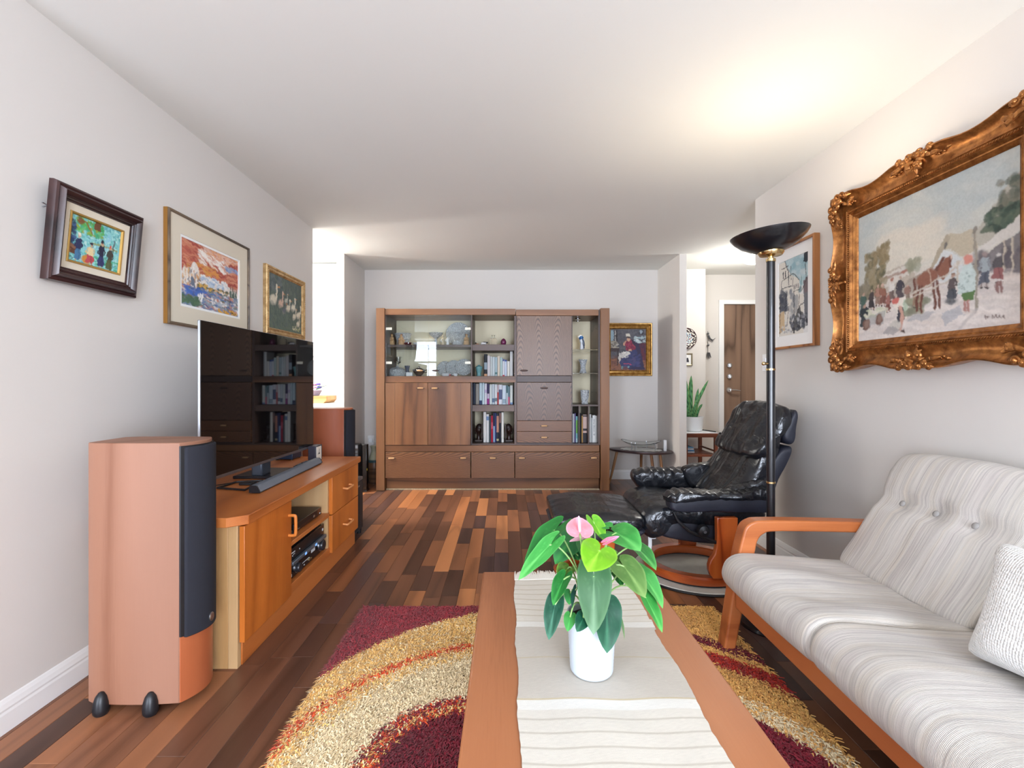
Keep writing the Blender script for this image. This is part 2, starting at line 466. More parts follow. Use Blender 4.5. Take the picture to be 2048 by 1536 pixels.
# rear wall with the balcony window behind the camera
mb = MB(); mb.box(-3.4, -3.28, -2.9, -2.8, 0, H); mb.box(-1.74, 0.14, -2.9, -2.8, 0, H); mb.box(1.66, 1.89, -2.9, -2.8, 0, H); mb.box(-3.28, -1.74, -2.9, -2.8, 2.31, H); mb.box(-3.28, -1.74, -2.9, -2.8, 0, 0.1)
mb.box(0.14, 1.66, -2.9, -2.8, 0, 0.3); mb.box(0.14, 1.66, -2.9, -2.8, 2.31, H)
struct('wall_rear', mb, M_wall)
mb = MB()
for x in (-3.28, -2.54, -1.79): mb.box(x, x + 0.05, -2.88, -2.77, 0.1, 2.31)
for z in (0.1, 1.62, 2.26): mb.box(-3.28, -1.74, -2.88, -2.77, z, z + 0.05)
struct('window_1', mb, M_white)
mb = MB()
for x in (0.14, 0.88, 1.61): mb.box(x, x + 0.05, -2.88, -2.77, 0.3, 2.31)
for z in (0.3, 2.26): mb.box(0.14, 1.66, -2.88, -2.77, z, z + 0.05)
struct('window_2', mb, M_white)
# kitchen shell
struct('wall_kitchen_back', B(-4.05, -1.716, 5.65, 5.75, 0, H), M_cab)
struct('wall_kitchen_left', B(-4.1, -4.0, 3.2, 5.65, 0, H), M_cab)
struct('wall_kitchen_front', B(-4.0, -1.735, 3.2, 3.3, 0, H), M_cab)
# foyer shell
struct('wall_foyer_left', B(1.853, 2.32, 5.67, 6.1, 0, H), M_wall)
mb = MB(); mb.box(2.32, 2.604, 5.976, 6.1, 0, H); mb.box(3.59, 4.25, 5.976, 6.1, 0, H); mb.box(2.604, 3.59, 5.976, 6.1, 2.13, H)
struct('wall_foyer_back', mb, M_wall)
struct('wall_foyer_right', B(4.2, 4.3, 3.3, 6.1, 0, H), M_wall)
struct('wall_foyer_front', B(1.89, 4.2, 3.3, 3.4, 0, H), M_wall)
# entrance door
dr = struct('door_1', B(2.665, 3.53, 5.985, 6.03, 0.01, 2.077), M_door)
mb = MB(); mb.box(2.604, 2.664, 5.955, 6.05, 0, 2.13); mb.box(3.531, 3.59, 5.955, 6.05, 0, 2.13); mb.box(2.664, 3.531, 5.955, 6.05, 2.078, 2.13)
fo = mb.build('door_frame', M_white, None, smooth=False, bevel=0.004); fo.parent = dr
RX = Matrix.Rotation(R(90), 3, 'X')
for z in (1.335, 1.20):
    mb = MB(); mb.lathe([(0.034, 0), (0.034, 0.008), (0.028, 0.018), (0.012, 0.018), (0.012, 0.03), (0.0, 0.03)], 20, (2.738, 5.985, z), RX)
    mb.box(2.734, 2.742, 5.94, 5.965, z - 0.016, z + 0.016)
    o = mb.build('deadbolt', M_chrome); o.parent = dr
mb = MB(); mb.lathe([(0.034, 0), (0.034, 0.01), (0.026, 0.02), (0.012, 0.022), (0.012, 0.05), (0, 0.05)], 20, (2.735, 5.985, 1.035), RX)
mb.tube([(2.735, 5.937, 1.035), (2.79, 5.932, 1.033), (2.85, 5.934, 1.026)], [0.011, 0.010, 0.008], 10)
o = mb.build('door_handle', M_chrome); o.parent = dr
# baseboards
def baseboard(name, poly_pts, normal):
    """poly_pts: two floor points of the wall foot, normal: into the room"""
    (x0, y0), (x1, y1) = poly_pts; nx, ny = normal
    prof = [(0.0, 0.0), (0.014, 0.0), (0.014, 0.062), (0.011, 0.070), (0.013, 0.078), (0.009, 0.094), (0.004, 0.105), (0.0, 0.108)]
    vs = []
    for (x, y) in ((x0, y0), (x1, y1)):
        for d, z in prof: vs.append((x + nx * d, y + ny * d, z))
    n = len(prof)
    fs = [(i, (i + 1) % n, n + (i + 1) % n, n + i) for i in range(n)] + [tuple(range(n)), tuple(range(n, 2 * n))[::-1]]
    struct(name, MB().add(vs, fs), M_white)
baseboard('baseboard_left', ((XL, 1.52), (XL, YL)), (1, 0))
baseboard('baseboard_right', ((XR, -2.8), (XR, YR)), (-1, 0))
baseboard('baseboard_back', ((-1.638, YB), (1.782, YB)), (0, -1))
baseboard('baseboard_back_left', ((-1.638, 4.99), (-1.638, YB)), (1, 0))
baseboard('baseboard_back_right', ((1.782, 5.0), (1.782, YB)), (-1, 0))
baseboard('baseboard_foyer_back', ((1.853, 5.67), (2.32, 5.67)), (0, -1))
baseboard('baseboard_foyer_left', ((2.32, 5.976), (2.604, 5.976)), (0, -1))

# floor: every plank a piece of its own
floor = struct('floor', B(-4.1, 4.3, -2.95, 6.3, -0.06, -0.008), plain('subfloor', S(40, 26, 20), 0.8))
P_COL = [(S(84, 56, 44), 24), (S(106, 70, 52), 24), (S(128, 84, 60), 20), (S(84, 60, 54), 14), (S(150, 98, 66), 16), (S(176, 114, 72), 11), (S(198, 132, 84), 6)]
PW = [w for _, w in P_COL]
M_plank = wood('plank_wood', ((0.72, 0.70, 0.69), (0.95, 0.95, 0.95), (1.1, 1.1, 1.1)), 'y', 1.0, 5, 0.30, pore=0.5, src='objcol', spec=0.38)
M_plankj = wood('plank_wood_joined', ((0.72, 0.70, 0.69), (0.95, 0.95, 0.95), (1.1, 1.1, 1.1)), 'y', 1.0, 5, 0.30, pore=0.5, rnd=False, src='attr', spec=0.38)
def plank_mesh(w, L):
    me = bpy.data.meshes.new('plank'); c = 0.0013; h = 0.008
    vs = [(0, 0, -h), (w, 0, -h), (w, L, -h), (0, L, -h), (0, 0, -c), (w, 0, -c), (w, L, -c), (0, L, -c), (c, c, 0), (w - c, c, 0), (w - c, L - c, 0), (c, L - c, 0)]
    fs = [(0, 1, 5, 4), (1, 2, 6, 5), (2, 3, 7, 6), (3, 0, 4, 7), (4, 5, 9, 8), (5, 6, 10, 9), (6, 7, 11, 10), (7, 4, 8, 11), (8, 9, 10, 11)]
    me.from_pydata(vs, [], fs); me.materials.append(M_plank); return me
rp = random.Random(11); PLW = 0.0905; gap = 0.0006
LENS = (0.28, 0.36, 0.48, 0.62, 0.78, 0.95); PM = {L: plank_mesh(PLW - gap, L - gap) for L in LENS}
allp = []
ncol = int(8.3 / PLW)
for ci in range(ncol):
    x = -4.05 + ci * PLW; y = -2.8 - rp.random() * 0.7
    while y < 6.2:
        L = rp.choices(LENS, (10, 16, 20, 18, 12, 8))[0]
        allp.append((x, y, L, rp.choices(range(len(P_COL)), PW)[0], 0.88 + 0.24 * rp.random())); y += L
def plank_seen(p):
    x, y, L = p[0] + PLW / 2, p[1], p[2]
    y1 = y + L
    if y1 < 1.05: return 0
    if x < XL or x > XR:
        if not (3.4 < y < 5.8 and x < 2.6): return 0
        if x < XL: return 0
    if -1.26 < x < 1.0 and y > 5.2: return 0
    if x < -1.06 and 1.95 < y and y1 < 3.45: return 0
    if x > 1.3 and y1 < 2.05: return 0
    if -0.62 < x < 1.0 and y1 < 2.3: return 0
    if abs(x) > 1.1 * y1 + 0.1: return 0
    yc = max(y + L / 2, 1.2)
    return L * PLW / yc ** 3
cand = sorted([p for p in allp if plank_seen(p) > 0], key=lambda p: -plank_seen(p))[:300]
cs = set(cand)
for (x, y, L, k, br) in cand:
    o = bpy.data.objects.new('plank', PM[L]); o.location = (x, y, 0); C.objects.link(o); o.parent = floor
    c = P_COL[k][0]; o.color = (c[0] * br, c[1] * br, c[2] * br, 1)
mb = MB()
for p in allp:
    if p in cs: continue
    x, y, L, k, br = p
    c = tuple(a * br for a in P_COL[k][0])
    mb.box(x, x + PLW - gap, y, y + L - gap, -0.008, 0, col=c)
o = mb.build('planks_beyond', M_plankj, None, smooth=False, fix=False); o.parent = floor; o['kind'] = 'stuff'

# kitchen fittings
kc = thing('kitchen_counter', 'white kitchen counter with white base units seen through the opening', 'counter', (-2.86, 5.35, 0))
B(-3.99, -1.72, 5.06, 5.648, 0.1, 0.87).build('base_unit', M_cab, kc, bevel=0.003)
B(-3.99, -1.72, 5.1, 5.648, 0.0, 0.1).build('plinth', M_cab, kc)
B(-3.995, -1.718, 5.02, 5.648, 0.872, 0.91).build('worktop', M_cab, kc, bevel=0.004)
uc = thing('upper_cabinet', 'white wall cabinet with a thin metal bar handle above the kitchen counter', 'cabinet', (-2.86, 5.48, 1.366))
B(-3.99, -1.72, 5.325, 5.649, 1.366, 2.42).build('body', M_cab, uc)
x = -1.724
while x > -3.7:
    d = B(x - 0.396, x, 5.305, 5.325, 1.37, 2.415).build('door', M_cab, uc, bevel=0.002)
    MB().tube([(x - 0.35, 5.305, 1.56), (x - 0.35, 5.28, 1.56), (x - 0.35, 5.28, 1.41), (x - 0.35, 5.305, 1.41)], 0.005, 8).build('handle', M_silver, d)
    x -= 0.40
cb = thing('butcher_block', 'thick pale wooden chopping block with an undercut end on the kitchen counter', 'board', (-2.15, 5.3, 0.911))
mb = MB(); mb.prism([(-2.6, 0.911), (-1.90, 0.911), (-1.865, 0.945), (-1.865, 0.985), (-2.6, 0.985)], 'y', 5.12, 5.45)
mb.build('block', wood('pale_maple', (S(160, 116, 66), S(184, 138, 84), S(196, 152, 98)), 'x', 1, 3, 0.5), cb, bevel=0.003)
fb = thing('flower_bowl', 'pale lilac bowl with pink and violet flowers on the chopping block', 'flower bowl', (-2.06, 5.27, 0.987))
MB().lathe([(0.0, 0.0), (0.055, 0.0), (0.062, 0.006), (0.085, 0.05), (0.098, 0.058), (0.094, 0.058), (0.08, 0.05), (0, 0.03)], 24, (-2.06, 5.27, 0.987)).build('bowl', plain('lilac_glaze', S(150, 152, 190), 0.3), fb)
rf = random.Random(5)
fcols = [S(170, 100, 126), S(80, 66, 160), S(140, 36, 76), S(190, 140, 156), S(64, 50, 130), S(160, 60, 100)]
fm = [plain('petal_%d' % i, c, 0.7) for i, c in enumerate(fcols)]
for k in range(11):
    a = rf.random() * 6.28; r = 0.075 * math.sqrt(rf.random()); c = Vector((-2.06 + r * math.cos(a), 5.27 + r * math.sin(a), 1.062 + rf.random() * 0.05))
    mb = MB()
    for q in range(6):
        b = q * 1.047; mb.ball(c + Vector((math.cos(b) * 0.012, math.sin(b) * 0.012, 0.004 * (q % 2))), (0.013, 0.013, 0.008), 8, 5)
    mb.build('flower', fm[k % 6], fb)
mg = plain('leaf_grey_green', S(70, 110, 74), 0.6)
for (a, L, z) in ((0.2, 0.14, 0.06), (2.6, 0.08, 0.05), (-0.5, 0.09, 0.03), (1.2, 0.08, 0.06), (-1.6, 0.09, 0.02)):
    d = Vector((math.cos(a), math.sin(a), 0)); p = Vector((-2.06, 5.27, 1.05))
    MB().tube([p + d * 0.04, p + d * (0.04 + L * 0.4) + Vector((0, 0, z * 0.6)), p + d * (0.04 + L) + Vector((0, 0, z * 0.9))], [0.006, 0.013, 0.001], 6, flat=0.25).build('leaf', mg, fb)

# foyer
fl = thing('ceiling_light', 'white glass dome ceiling light glowing in the entrance hall', 'ceiling light', (2.5, 4.9, H))
MB().lathe([(0.0, 2.437), (0.15, 2.437), (0.15, 2.415), (0.145, 2.41)], 32, (2.5, 4.9, 0)).build('base_plate', M_white, fl)
MB().lathe([(0.16, 2.412), (0.158, 2.395), (0.13, 2.355), (0.08, 2.325), (0.03, 2.315), (0.0, 2.314)], 32, (2.5, 4.9, 0), cap=False).build('dome', emit('lamp_glass', (1, 0.97, 0.92), 3.0), fl)
# painted plate and small picture on the hall wall
pl = thing('wall_plate', 'round plate patterned with dark rings and dots on the hall wall', 'plate', (2.087, 5.668, 1.635))
rf = random.Random(3)
def platecol(r, a):
    if r > 0.93: return S(60, 30, 30)
    k = math.sin(a * 9) * math.sin(r * 22)
    q = mnoise.noise(Vector((r * math.cos(a) * 9, r * math.sin(a) * 9, 0)))
    if r > 0.62: return S(52, 40, 46) if q + 0.4 * k < 0.12 else S(232, 226, 214)
    return S(176, 70, 56) if q > 0.34 else (S(150, 190, 210) if q > -0.05 else S(228, 224, 214)) if k > -0.35 else S(70, 60, 66)
mb = MB()
mb.grid(lambda u, v: (2.087 + 0.122 * v * math.cos(u * 6.2832), 5.655 - 0.014 * v * v, 1.635 + 0.122 * v * math.sin(u * 6.2832)), 72, 28, cu=True, colfn=lambda u, v: platecol(v, u * 6.2832))
mb.build('face', vcol('plate_glaze', 0.25), pl)
MB().lathe([(0.04, 0), (0.05, 0.006), (0.12, 0.026)], 40, (2.087, 5.668, 1.635), RX, cap=False).build('underside', M_white_cer, pl)
MXB = Matrix(((1, 0, 0), (0, 0, -1), (0, 1, 0)))              # picture axes for a wall faced looking away from the camera
MXL = Matrix(((0, 0, 1), (1, 0, 0), (0, 1, 0)))               # on the left wall
MXR = Matrix(((0, 0, -1), (-1, 0, 0), (0, 1, 0)))             # on the right wall
sp = thing('small_framed_print', 'tiny framed print with a dark figure below the patterned plate', 'picture', (2.098, 5.668, 1.392), mat3=MXB)
MB().frame(0.135, 0.145, [(0, 0), (0, 0.012), (0.008, 0.014), (0.016, 0.009), (0.016, 0)]).build('frame', plain('pewter_gilt', S(150, 140, 116), 0.35, 0.7), sp, local=True, angle=20)
mb = MB(); mb.box(-0.055, 0.055, -0.06, 0.06, 0.002, 0.006); mb.build('mat_board', M_paper, sp, local=True)
MB().lathe([(0, 0.0), (0.018, 0), (0.014, 0.03), (0.009, 0.035), (0.011, 0.045), (0.0, 0.052)], 12, (0.01, -0.03, 0.0075), Matrix(((1, 0, 0), (0, 0, 1), (0, 0.08, 0))), cap=False).build('printed_figure', plain('print_ink', S(50, 50, 60), 0.8), sp, local=True)
hm = thing('hanging_ornament', 'thin metal wind chime ornament hanging on the wall beside the entrance door', 'ornament', (2.47, 5.965, 1.45))
mw = plain('dull_pewter', S(110, 112, 116), 0.4, 0.8)
MB().tube([(2.47, 5.965, 1.75), (2.47, 5.962, 1.43)], 0.0025, 6).build('wire', mw, hm)
mb = MB(); mb.tube([(2.47, 5.955, 1.70), (2.49, 5.95, 1.655), (2.525, 5.95, 1.642), (2.555, 5.95, 1.665)], [0.012, 0.011, 0.006, 0.002], 8); mb.ball((2.467, 5.953, 1.72), 0.014, 10, 6); mb.tube([(2.50, 5.955, 1.65), (2.53, 5.955, 1.62)], [0.008, 0.002], 6)
mb.build('bird', mw, hm)
MB().ball((2.47, 5.955, 1.58), (0.014, 0.01, 0.014), 10, 6).build('bead', mw, hm)
mb = MB()
for k in range(5): mb.tube([(2.462 + 0.006 * k, 5.957, 1.49), (2.455 + 0.012 * k, 5.955, 1.44 - 0.012 * (k % 3))], [0.005, 0.004], 6)
mb.build('chime', mw, hm)
sw = thing('light_switch', 'white rocker light switch plate on the end of the right wall', 'switch', (XR - 0.001, 3.36, 1.27), mat3=MXR)
MB().box(-0.036, 0.036, -0.058, 0.058, 0, 0.006).build('plate', M_white, sw, local=True, bevel=0.002)
MB().box(-0.016, 0.016, -0.032, 0.032, 0.006, 0.010).build('rocker', M_white_cer, sw, local=True, bevel=0.002)

ft = thing('hall_table', 'small reddish wooden table with a white top in the hall behind the recliner', 'table', (2.07, 5.38, 0))
for (x, y) in ((1.89, 5.16), (2.21, 5.16), (1.89, 5.58), (2.21, 5.58)): B(x, x + 0.035, y, y + 0.035, 0, 0.555).build('leg', M_foyerwood, ft, bevel=0.002)
mb = MB(); mb.box(1.885, 2.25, 5.15, 5.62, 0.55, 0.592); mb.build('apron', wood('foyer_apron', (S(92, 46, 30), S(122, 66, 44), S(138, 78, 54)), 'x', 1, 4, 0.35), ft, bevel=0.003)
B(1.89, 2.245, 5.155, 5.615, 0.592, 0.598).build('top', M_white_cer, ft, bevel=0.001)
for (x0, x1, y0, y1, z) in ((1.92, 2.215, 5.165, 5.185, 0.345), (1.92, 2.215, 5.59, 5.61, 0.345)): B(x0, x1, y0, y1, z, z + 0.022).build('stretcher', M_foyerwood, ft, bevel=0.002)
for x in (1.898, 2.218): B(x, x + 0.018, 5.19, 5.59, 0.395, 0.412).build('stretcher', M_foyerwood, ft, bevel=0.002)
B(1.925, 2.21, 5.19, 5.59, 0.367, 0.375).build('shelf', M_foyerwood, ft)
pp = thing('folded_cloth', 'blue and white folded cloth lying on the shelf of the hall table', 'cloth', (2.0, 5.35, 0.376))
for k in range(4): B(1.94, 2.03 - 0.004 * k, 5.24, 5.45, 0.376 + k * 0.016, 0.39 + k * 0.016).build('fold', plain('cloth_%d' % k, [S(220, 226, 232), S(90, 140, 180), S(224, 228, 232), S(110, 160, 196)][k], 0.8), pp, bevel=0.005)
st = thing('wooden_stick', 'thin dark stick with an orange end lying across the hall table', 'stick', (2.2, 5.33, 0.607))
MB().tube([(2.165, 5.45, 0.606), (2.235, 5.2, 0.606)], 0.006, 8).build('shaft', M_blackm, st)
MB().tube([(2.160, 5.468, 0.608), (2.166, 5.447, 0.608)], 0.0085, 8).build('tip', plain('orange_tip', S(206, 120, 60), 0.5), st)
sn = thing('snake_plant', 'tall snake plant in a white pot on the hall table', 'plant', (2.055, 5.35, 0.599))
def potwall(): return [(0.0, 0.0), (0.082, 0.0), (0.092, 0.008), (0.104, 0.14), (0.106, 0.158), (0.100, 0.158), (0.096, 0.14), (0.0, 0.138)]
MB().lathe(potwall(), 32, (2.055, 5.35, 0.599)).build('pot', plain('matt_white_pot', S(226, 228, 230), 0.6), sn)
MB().lathe([(0.095, 0.74), (0, 0.745)], 20, (2.055, 5.35, 0.0), cap=False).build('soil', M_soil, sn)
mb_s = vcol('snake_leaf', 0.45)
def blade(base, pts, w):
    """upright strap leaf through pts with cross-banding"""
    mb = MB(); P = spline([base] + pts, 22, False)
    def fn(u, v):
        i = int(round(v * 21)); p = Vector(P[i]); t = (Vector(P[min(21, i + 1)]) - Vector(P[max(0, i - 1)])).normalized()
        sd = t.cross(Vector((0.25, 1, 0.0))).normalized(); ww = w * (0.75 + 0.25 * math.sin(v * 2.6)) * (1 if v < 0.72 else max(0.03, 1 - ((v - 0.72) / 0.28) ** 1.6))
        a = (u - 0.5) * 2
        return p + sd * ww * a + Vector((0, 0.4 * ww * a * a, 0))
    def cf(u, v):
        e = abs(u - 0.5) * 2
        if e > 0.86: return S(176, 196, 110)
        k = math.sin(v * 60 + 4 * mnoise.noise(Vector((u * 3, v * 8, w * 90))))
        return S(44, 98, 62) if k > 0.1 else S(96, 160, 104)
    mb.grid(fn, 9, 22, colfn=cf); mb.build('leaf', mb_s, sn)
c0 = Vector((2.055, 5.35, 0.735))
for (dx, tips, w) in ((-0.05, [(-0.058, 0.0, 0.16), (-0.078, -0.01, 0.42)], 0.020), (-0.02, [(-0.018, 0.02, 0.2), (-0.01, 0.03, 0.47)], 0.024),
                      (0.0, [(0.02, -0.02, 0.14), (0.045, -0.03, 0.33)], 0.018), (0.025, [(0.05, 0, 0.18), (0.17, 0.01, 0.42)], 0.017),
                      (-0.004, [(-0.01, -0.04, 0.1), (0.05, -0.05, 0.23)], 0.015), (0.035, [(0.05, -0.03, 0.10), (0.085, -0.04, 0.16)], 0.014), (-0.06, [(-0.08, -0.03, 0.06), (-0.10, -0.03, 0.11)], 0.012)):
    blade(c0 + Vector((dx, 0, 0)), [c0 + Vector(t) for t in tips], w)
# ------------------------------------------------------------ pictures: a numpy painter whose result becomes colours on a fine canvas mesh
def fbm(h, w, sx, sy, seed, octv=4):
    rg = np.random.RandomState(seed); out = np.zeros((h, w)); amp = 1.0; tot = 0
    for o in range(octv):
        gx, gy = int(max(2, sx * 2 ** o)) + 2, int(max(2, sy * 2 ** o)) + 2
        g = rg.rand(gy, gx); X = np.linspace(0, gx - 1.001, w); Y = np.linspace(0, gy - 1.001, h)
        xi, yi = X.astype(int), Y.astype(int); fx, fy = X - xi, Y - yi
        fx, fy = fx * fx * (3 - 2 * fx), fy * fy * (3 - 2 * fy)
        a = g[yi][:, xi]; b = g[yi][:, xi + 1]; c = g[yi + 1][:, xi]; d = g[yi + 1][:, xi + 1]
        out += amp * ((a * (1 - fx) + b * fx) * (1 - fy)[:, None] + (c * (1 - fx) + d * fx) * fy[:, None]); tot += amp; amp *= 0.55
    return out / tot
class Paint:
    def __init__(s, w, h, seed=0):
        s.w, s.h = w, h; s.a = np.zeros((h, w, 3)); s.rg = np.random.RandomState(seed); s.seed = seed
        s.U, s.V = np.meshgrid((np.arange(w) + .5) / w, (np.arange(h) + .5) / h); s.k = h / w
    def put(s, m, col, al=1.0):
        m = (np.clip(m, 0, 1) * al)[..., None]; s.a = s.a * (1 - m) + np.array(col) * m
    def grad(s, stops):
        for c in range(3): s.a[..., c] = np.interp(s.V, [p for p, _ in stops], [q[c] for _, q in stops])
    def warp(s, amt, sc=8, seed=1):
        return (fbm(s.h, s.w, sc, sc * s.k, s.seed + seed) - .5) * amt
    def ell(s, cx, cy, rx, ry, col, al=1.0, ang=0, soft=.25, rag=0.0):
        dx, dy = s.U - cx, (s.V - cy) * s.k; ca, sa = math.cos(ang), math.sin(ang)
        d = np.sqrt(((dx * ca + dy * sa) / rx) ** 2 + ((-dx * sa + dy * ca) / (ry * s.k)) ** 2)
        if rag: d = d + s.warp(rag, 16, int(cx * 97 + cy * 31))
        s.put((1 - d) / soft, col, al)
    def poly(s, pts, col, al=1.0, rag=0.0):
        U, V = s.U, s.V
        if rag: U = U + s.warp(rag, 14, 3); V = V + s.warp(rag, 14, 4)
        ins = np.zeros_like(U, bool); n = len(pts)
        for i in range(n):
            (x0, y0), (x1, y1) = pts[i], pts[(i + 1) % n]
            if y0 == y1: continue
            c = ((y0 > V) != (y1 > V)) & (U < (x1 - x0) * (V - y0) / (y1 - y0) + x0); ins ^= c
        s.put(ins.astype(float), col, al)
    def line(s, pts, wd, col, al=1.0):
        m = np.zeros_like(s.U)
        for (x0, y0), (x1, y1) in zip(pts, pts[1:]):
            dx, dy = x1 - x0, (y1 - y0) * s.k; L = dx * dx + dy * dy + 1e-12
            px, py = s.U - x0, (s.V - y0) * s.k; t = np.clip((px * dx + py * dy) / L, 0, 1)
            d = np.sqrt((px - t * dx) ** 2 + (py - t * dy) ** 2); m = np.maximum(m, (wd - d) / (wd * .5))
        s.put(m, col, al)
    def dabs(s, box, cols, n, rx, ry, al=.8, ang=0, jit=.3):
        x0, y0, x1, y1 = box; rg = s.rg
        for _ in range(n):
            cx, cy = x0 + rg.rand() * (x1 - x0), y0 + rg.rand() * (y1 - y0); q = .6 + .8 * rg.rand()
            ax, ay = rx * q, ry * q; r = max(ax, ay / 1) * 1.3
            i0, i1 = int(max(0, (cx - r) * s.w)), int(min(s.w, (cx + r) * s.w + 1)); rr = max(ax, ay) * 1.3 / s.k
            j0, j1 = int(max(0, (cy - rr) * s.h)), int(min(s.h, (cy + rr) * s.h + 1))
            if i1 <= i0 or j1 <= j0: continue
            a = ang + (rg.rand() - .5) * jit * 2; ca, sa = math.cos(a), math.sin(a)
            dx, dy = s.U[j0:j1, i0:i1] - cx, (s.V[j0:j1, i0:i1] - cy) * s.k
            d = np.sqrt(((dx * ca + dy * sa) / ax) ** 2 + ((-dx * sa + dy * ca) / ay) ** 2)
            m = (np.clip((1 - d) / .3, 0, 1) * al)[..., None]
            s.a[j0:j1, i0:i1] = s.a[j0:j1, i0:i1] * (1 - m) + np.array(cols[rg.randint(len(cols))]) * m
    def person(s, x, y, h, top, bottom, head, hat=None, lean=0.0, wide=.24):
        w = h * wide * .8 * s.k
        for q in (-.3, .3): s.line([(x + q * w, y - h * .14), (x + q * w, y - h * .01)], w * .16, tuple(c * .8 for c in head)); s.ell(x + q * w, y - h * .01, w * .3, h * .022, S(46, 40, 44))
        s.poly([(x - w * .75, y - h * .1), (x + w * .7, y - h * .11), (x + w * .5 + lean * .4, y - h * .5), (x - w * .5 + lean * .4, y - h * .5)], bottom, 1, w * .5)
        s.line([(x + w * .2, y - h * .12), (x + w * .1 + lean * .3, y - h * .46)], w * .14, tuple(c * .6 for c in bottom), .7)
        s.line([(x - w * .5 + lean, y - h * .74), (x - w * .75 + lean * .6, y - h * .55), (x - w * .2, y - h * .5)], w * .15, tuple(c * .8 for c in top)); s.line([(x + w * .5 + lean, y - h * .74), (x + w * .7 + lean * .6, y - h * .56), (x + w * .2, y - h * .5)], w * .15, tuple(c * .75 for c in top))
        s.poly([(x - w * .55 + lean * .4, y - h * .45), (x + w * .55 + lean * .4, y - h * .45), (x + w * .45 + lean, y - h * .82), (x - w * .45 + lean, y - h * .82)], top, 1, w * .3)
        s.ell(x + lean, y - h * .9, w * .34, h * .09, head, 1, 0, .4)
        if hat: s.ell(x + lean, y - h * .95, w * .38, h * .07, hat, 1, 0, .4)
    def grain(s, amt, sx=120, seed=9):
        s.a = np.clip(s.a * (1 + (fbm(s.h, s.w, sx, sx * s.k, s.seed + seed, 3)[..., None] - .5) * amt * 2), 0, 1)
    def brush(s, px=2.2, sc=26):
        dx, dy = (fbm(s.h, s.w, sc, sc * s.k, s.seed + 50, 3) - .5) * px * 4, (fbm(s.h, s.w, sc, sc * s.k, s.seed + 60, 3) - .5) * px * 4
        X = np.clip(np.arange(s.w)[None] + dx, 0, s.w - 1).astype(int); Y = np.clip(np.arange(s.h)[:, None] + dy, 0, s.h - 1).astype(int)
        b = s.a[Y, X]; q = np.pad(b, ((1, 1), (1, 1), (0, 0)), 'edge')
        s.a = .6 * b + .1 * (q[:-2, 1:-1] + q[2:, 1:-1] + q[1:-1, :-2] + q[1:-1, 2:])
    def mesh(s, name, w, h, z, mat, parent, relief=0.0):
        nx, ny = s.w, s.h; X, Y = np.meshgrid(np.linspace(-w / 2, w / 2, nx), np.linspace(h / 2, -h / 2, ny))
        lum = s.a.mean(2); Z = np.full_like(X, z)
        co = np.stack([X, Y, Z], -1).reshape(-1, 3)
        i = np.arange(ny - 1)[:, None] * nx + np.arange(nx - 1)[None]
        fa = np.stack([i, i + nx, i + nx + 1, i + 1], -1).reshape(-1, 4)
        me = bpy.data.meshes.new(name); me.vertices.add(len(co)); me.vertices.foreach_set('co', co.ravel())
        me.loops.add(fa.size); me.loops.foreach_set('vertex_index', fa.ravel()); me.polygons.add(len(fa))
        me.polygons.foreach_set('loop_start', np.arange(0, fa.size, 4)); me.update(calc_edges=True)
        lin = np.concatenate([s.a.reshape(-1, 3), np.ones((nx * ny, 1))], 1).astype(np.float32)
        ca = me.color_attributes.new('Col', 'FLOAT_COLOR', 'POINT'); ca.data.foreach_set('color', lin.ravel())
        me.materials.append(mat); o = bpy.data.objects.new(name, me); C.objects.link(o); o.parent = parent; return o
M_paint = vcol('oil_paint', 0.45, 0.5, 160, 0.4, 0.002)
M_paintflat = vcol('matt_paint', 0.6, 0.25, 260, 0.25, 0.001)
M_linen = plain('linen_mat', S(222, 212, 192), 0.9, bmp=0.3, bscale=900)
M_dkframe = wood('dark_picture_frame', (S(34, 20, 20), S(52, 32, 32), S(66, 42, 40)), 'x', 1.2, 4, 0.3)
M_giltthin = plain('gilt_liner', S(184, 146, 78), 0.4, 0.65)
def gold(name, c0, c1, rough=0.34):
    m, nt, b = newmat(name); v = coords(nt); n = noise(nt, v, 26, 5, 0.65); r = ramp(nt, [(0.32, c0), (0.66, c1)])
    nt.links.new(n.outputs[0], r.inputs[0]); nt.links.new(r.outputs[0], b.inputs['Base Color'])
    b.inputs['Metallic'].default_value = 0.72; b.inputs['Roughness'].default_value = rough; bump(nt, b, noise(nt, v, 140, 3).outputs[0], 0.15, 0.001); return m
M_gold = gold('antique_gold', S(112, 66, 30), S(190, 128, 70))
M_goldlt = gold('pale_gold', S(170, 134, 84), S(220, 190, 140), 0.4)

# --- four villagers, dark frame
tilt = Matrix.Rotation(R(5.5), 3, 'X')
p1 = thing('oil_painting', 'small green and blue oil painting of four villagers in a heavy dark wooden frame', 'painting', (XL + 0.046, 1.915, 1.676), mat3=MXL @ tilt)
w1, h1 = 0.415, 0.352
MB().frame(w1, h1, [(0.008, -0.022), (0.0, -0.016), (0.0, 0.0), (0.003, 0.010), (0.010, 0.014), (0.016, 0.010), (0.021, 0.020), (0.026, 0.026), (0.031, 0.022), (0.038, 0.010), (0.042, 0.012), (0.045, 0.006), (0.049, 0.006), (0.052, 0.001), (0.056, 0.002), (0.058, -0.006)]).build('frame', M_dkframe, p1, local=True, angle=30)
MB().frame(w1 - 0.112, h1 - 0.112, [(0, -0.003), (0.026, -0.007), (0.026, -0.012)]).build('mat_board', M_linen, p1, local=True, angle=20)
MB().frame(w1 - 0.164, h1 - 0.164, [(0, -0.006), (0.002, -0.002), (0.007, -0.003), (0.010, -0.010)]).build('liner', M_giltthin, p1, local=True, angle=25)
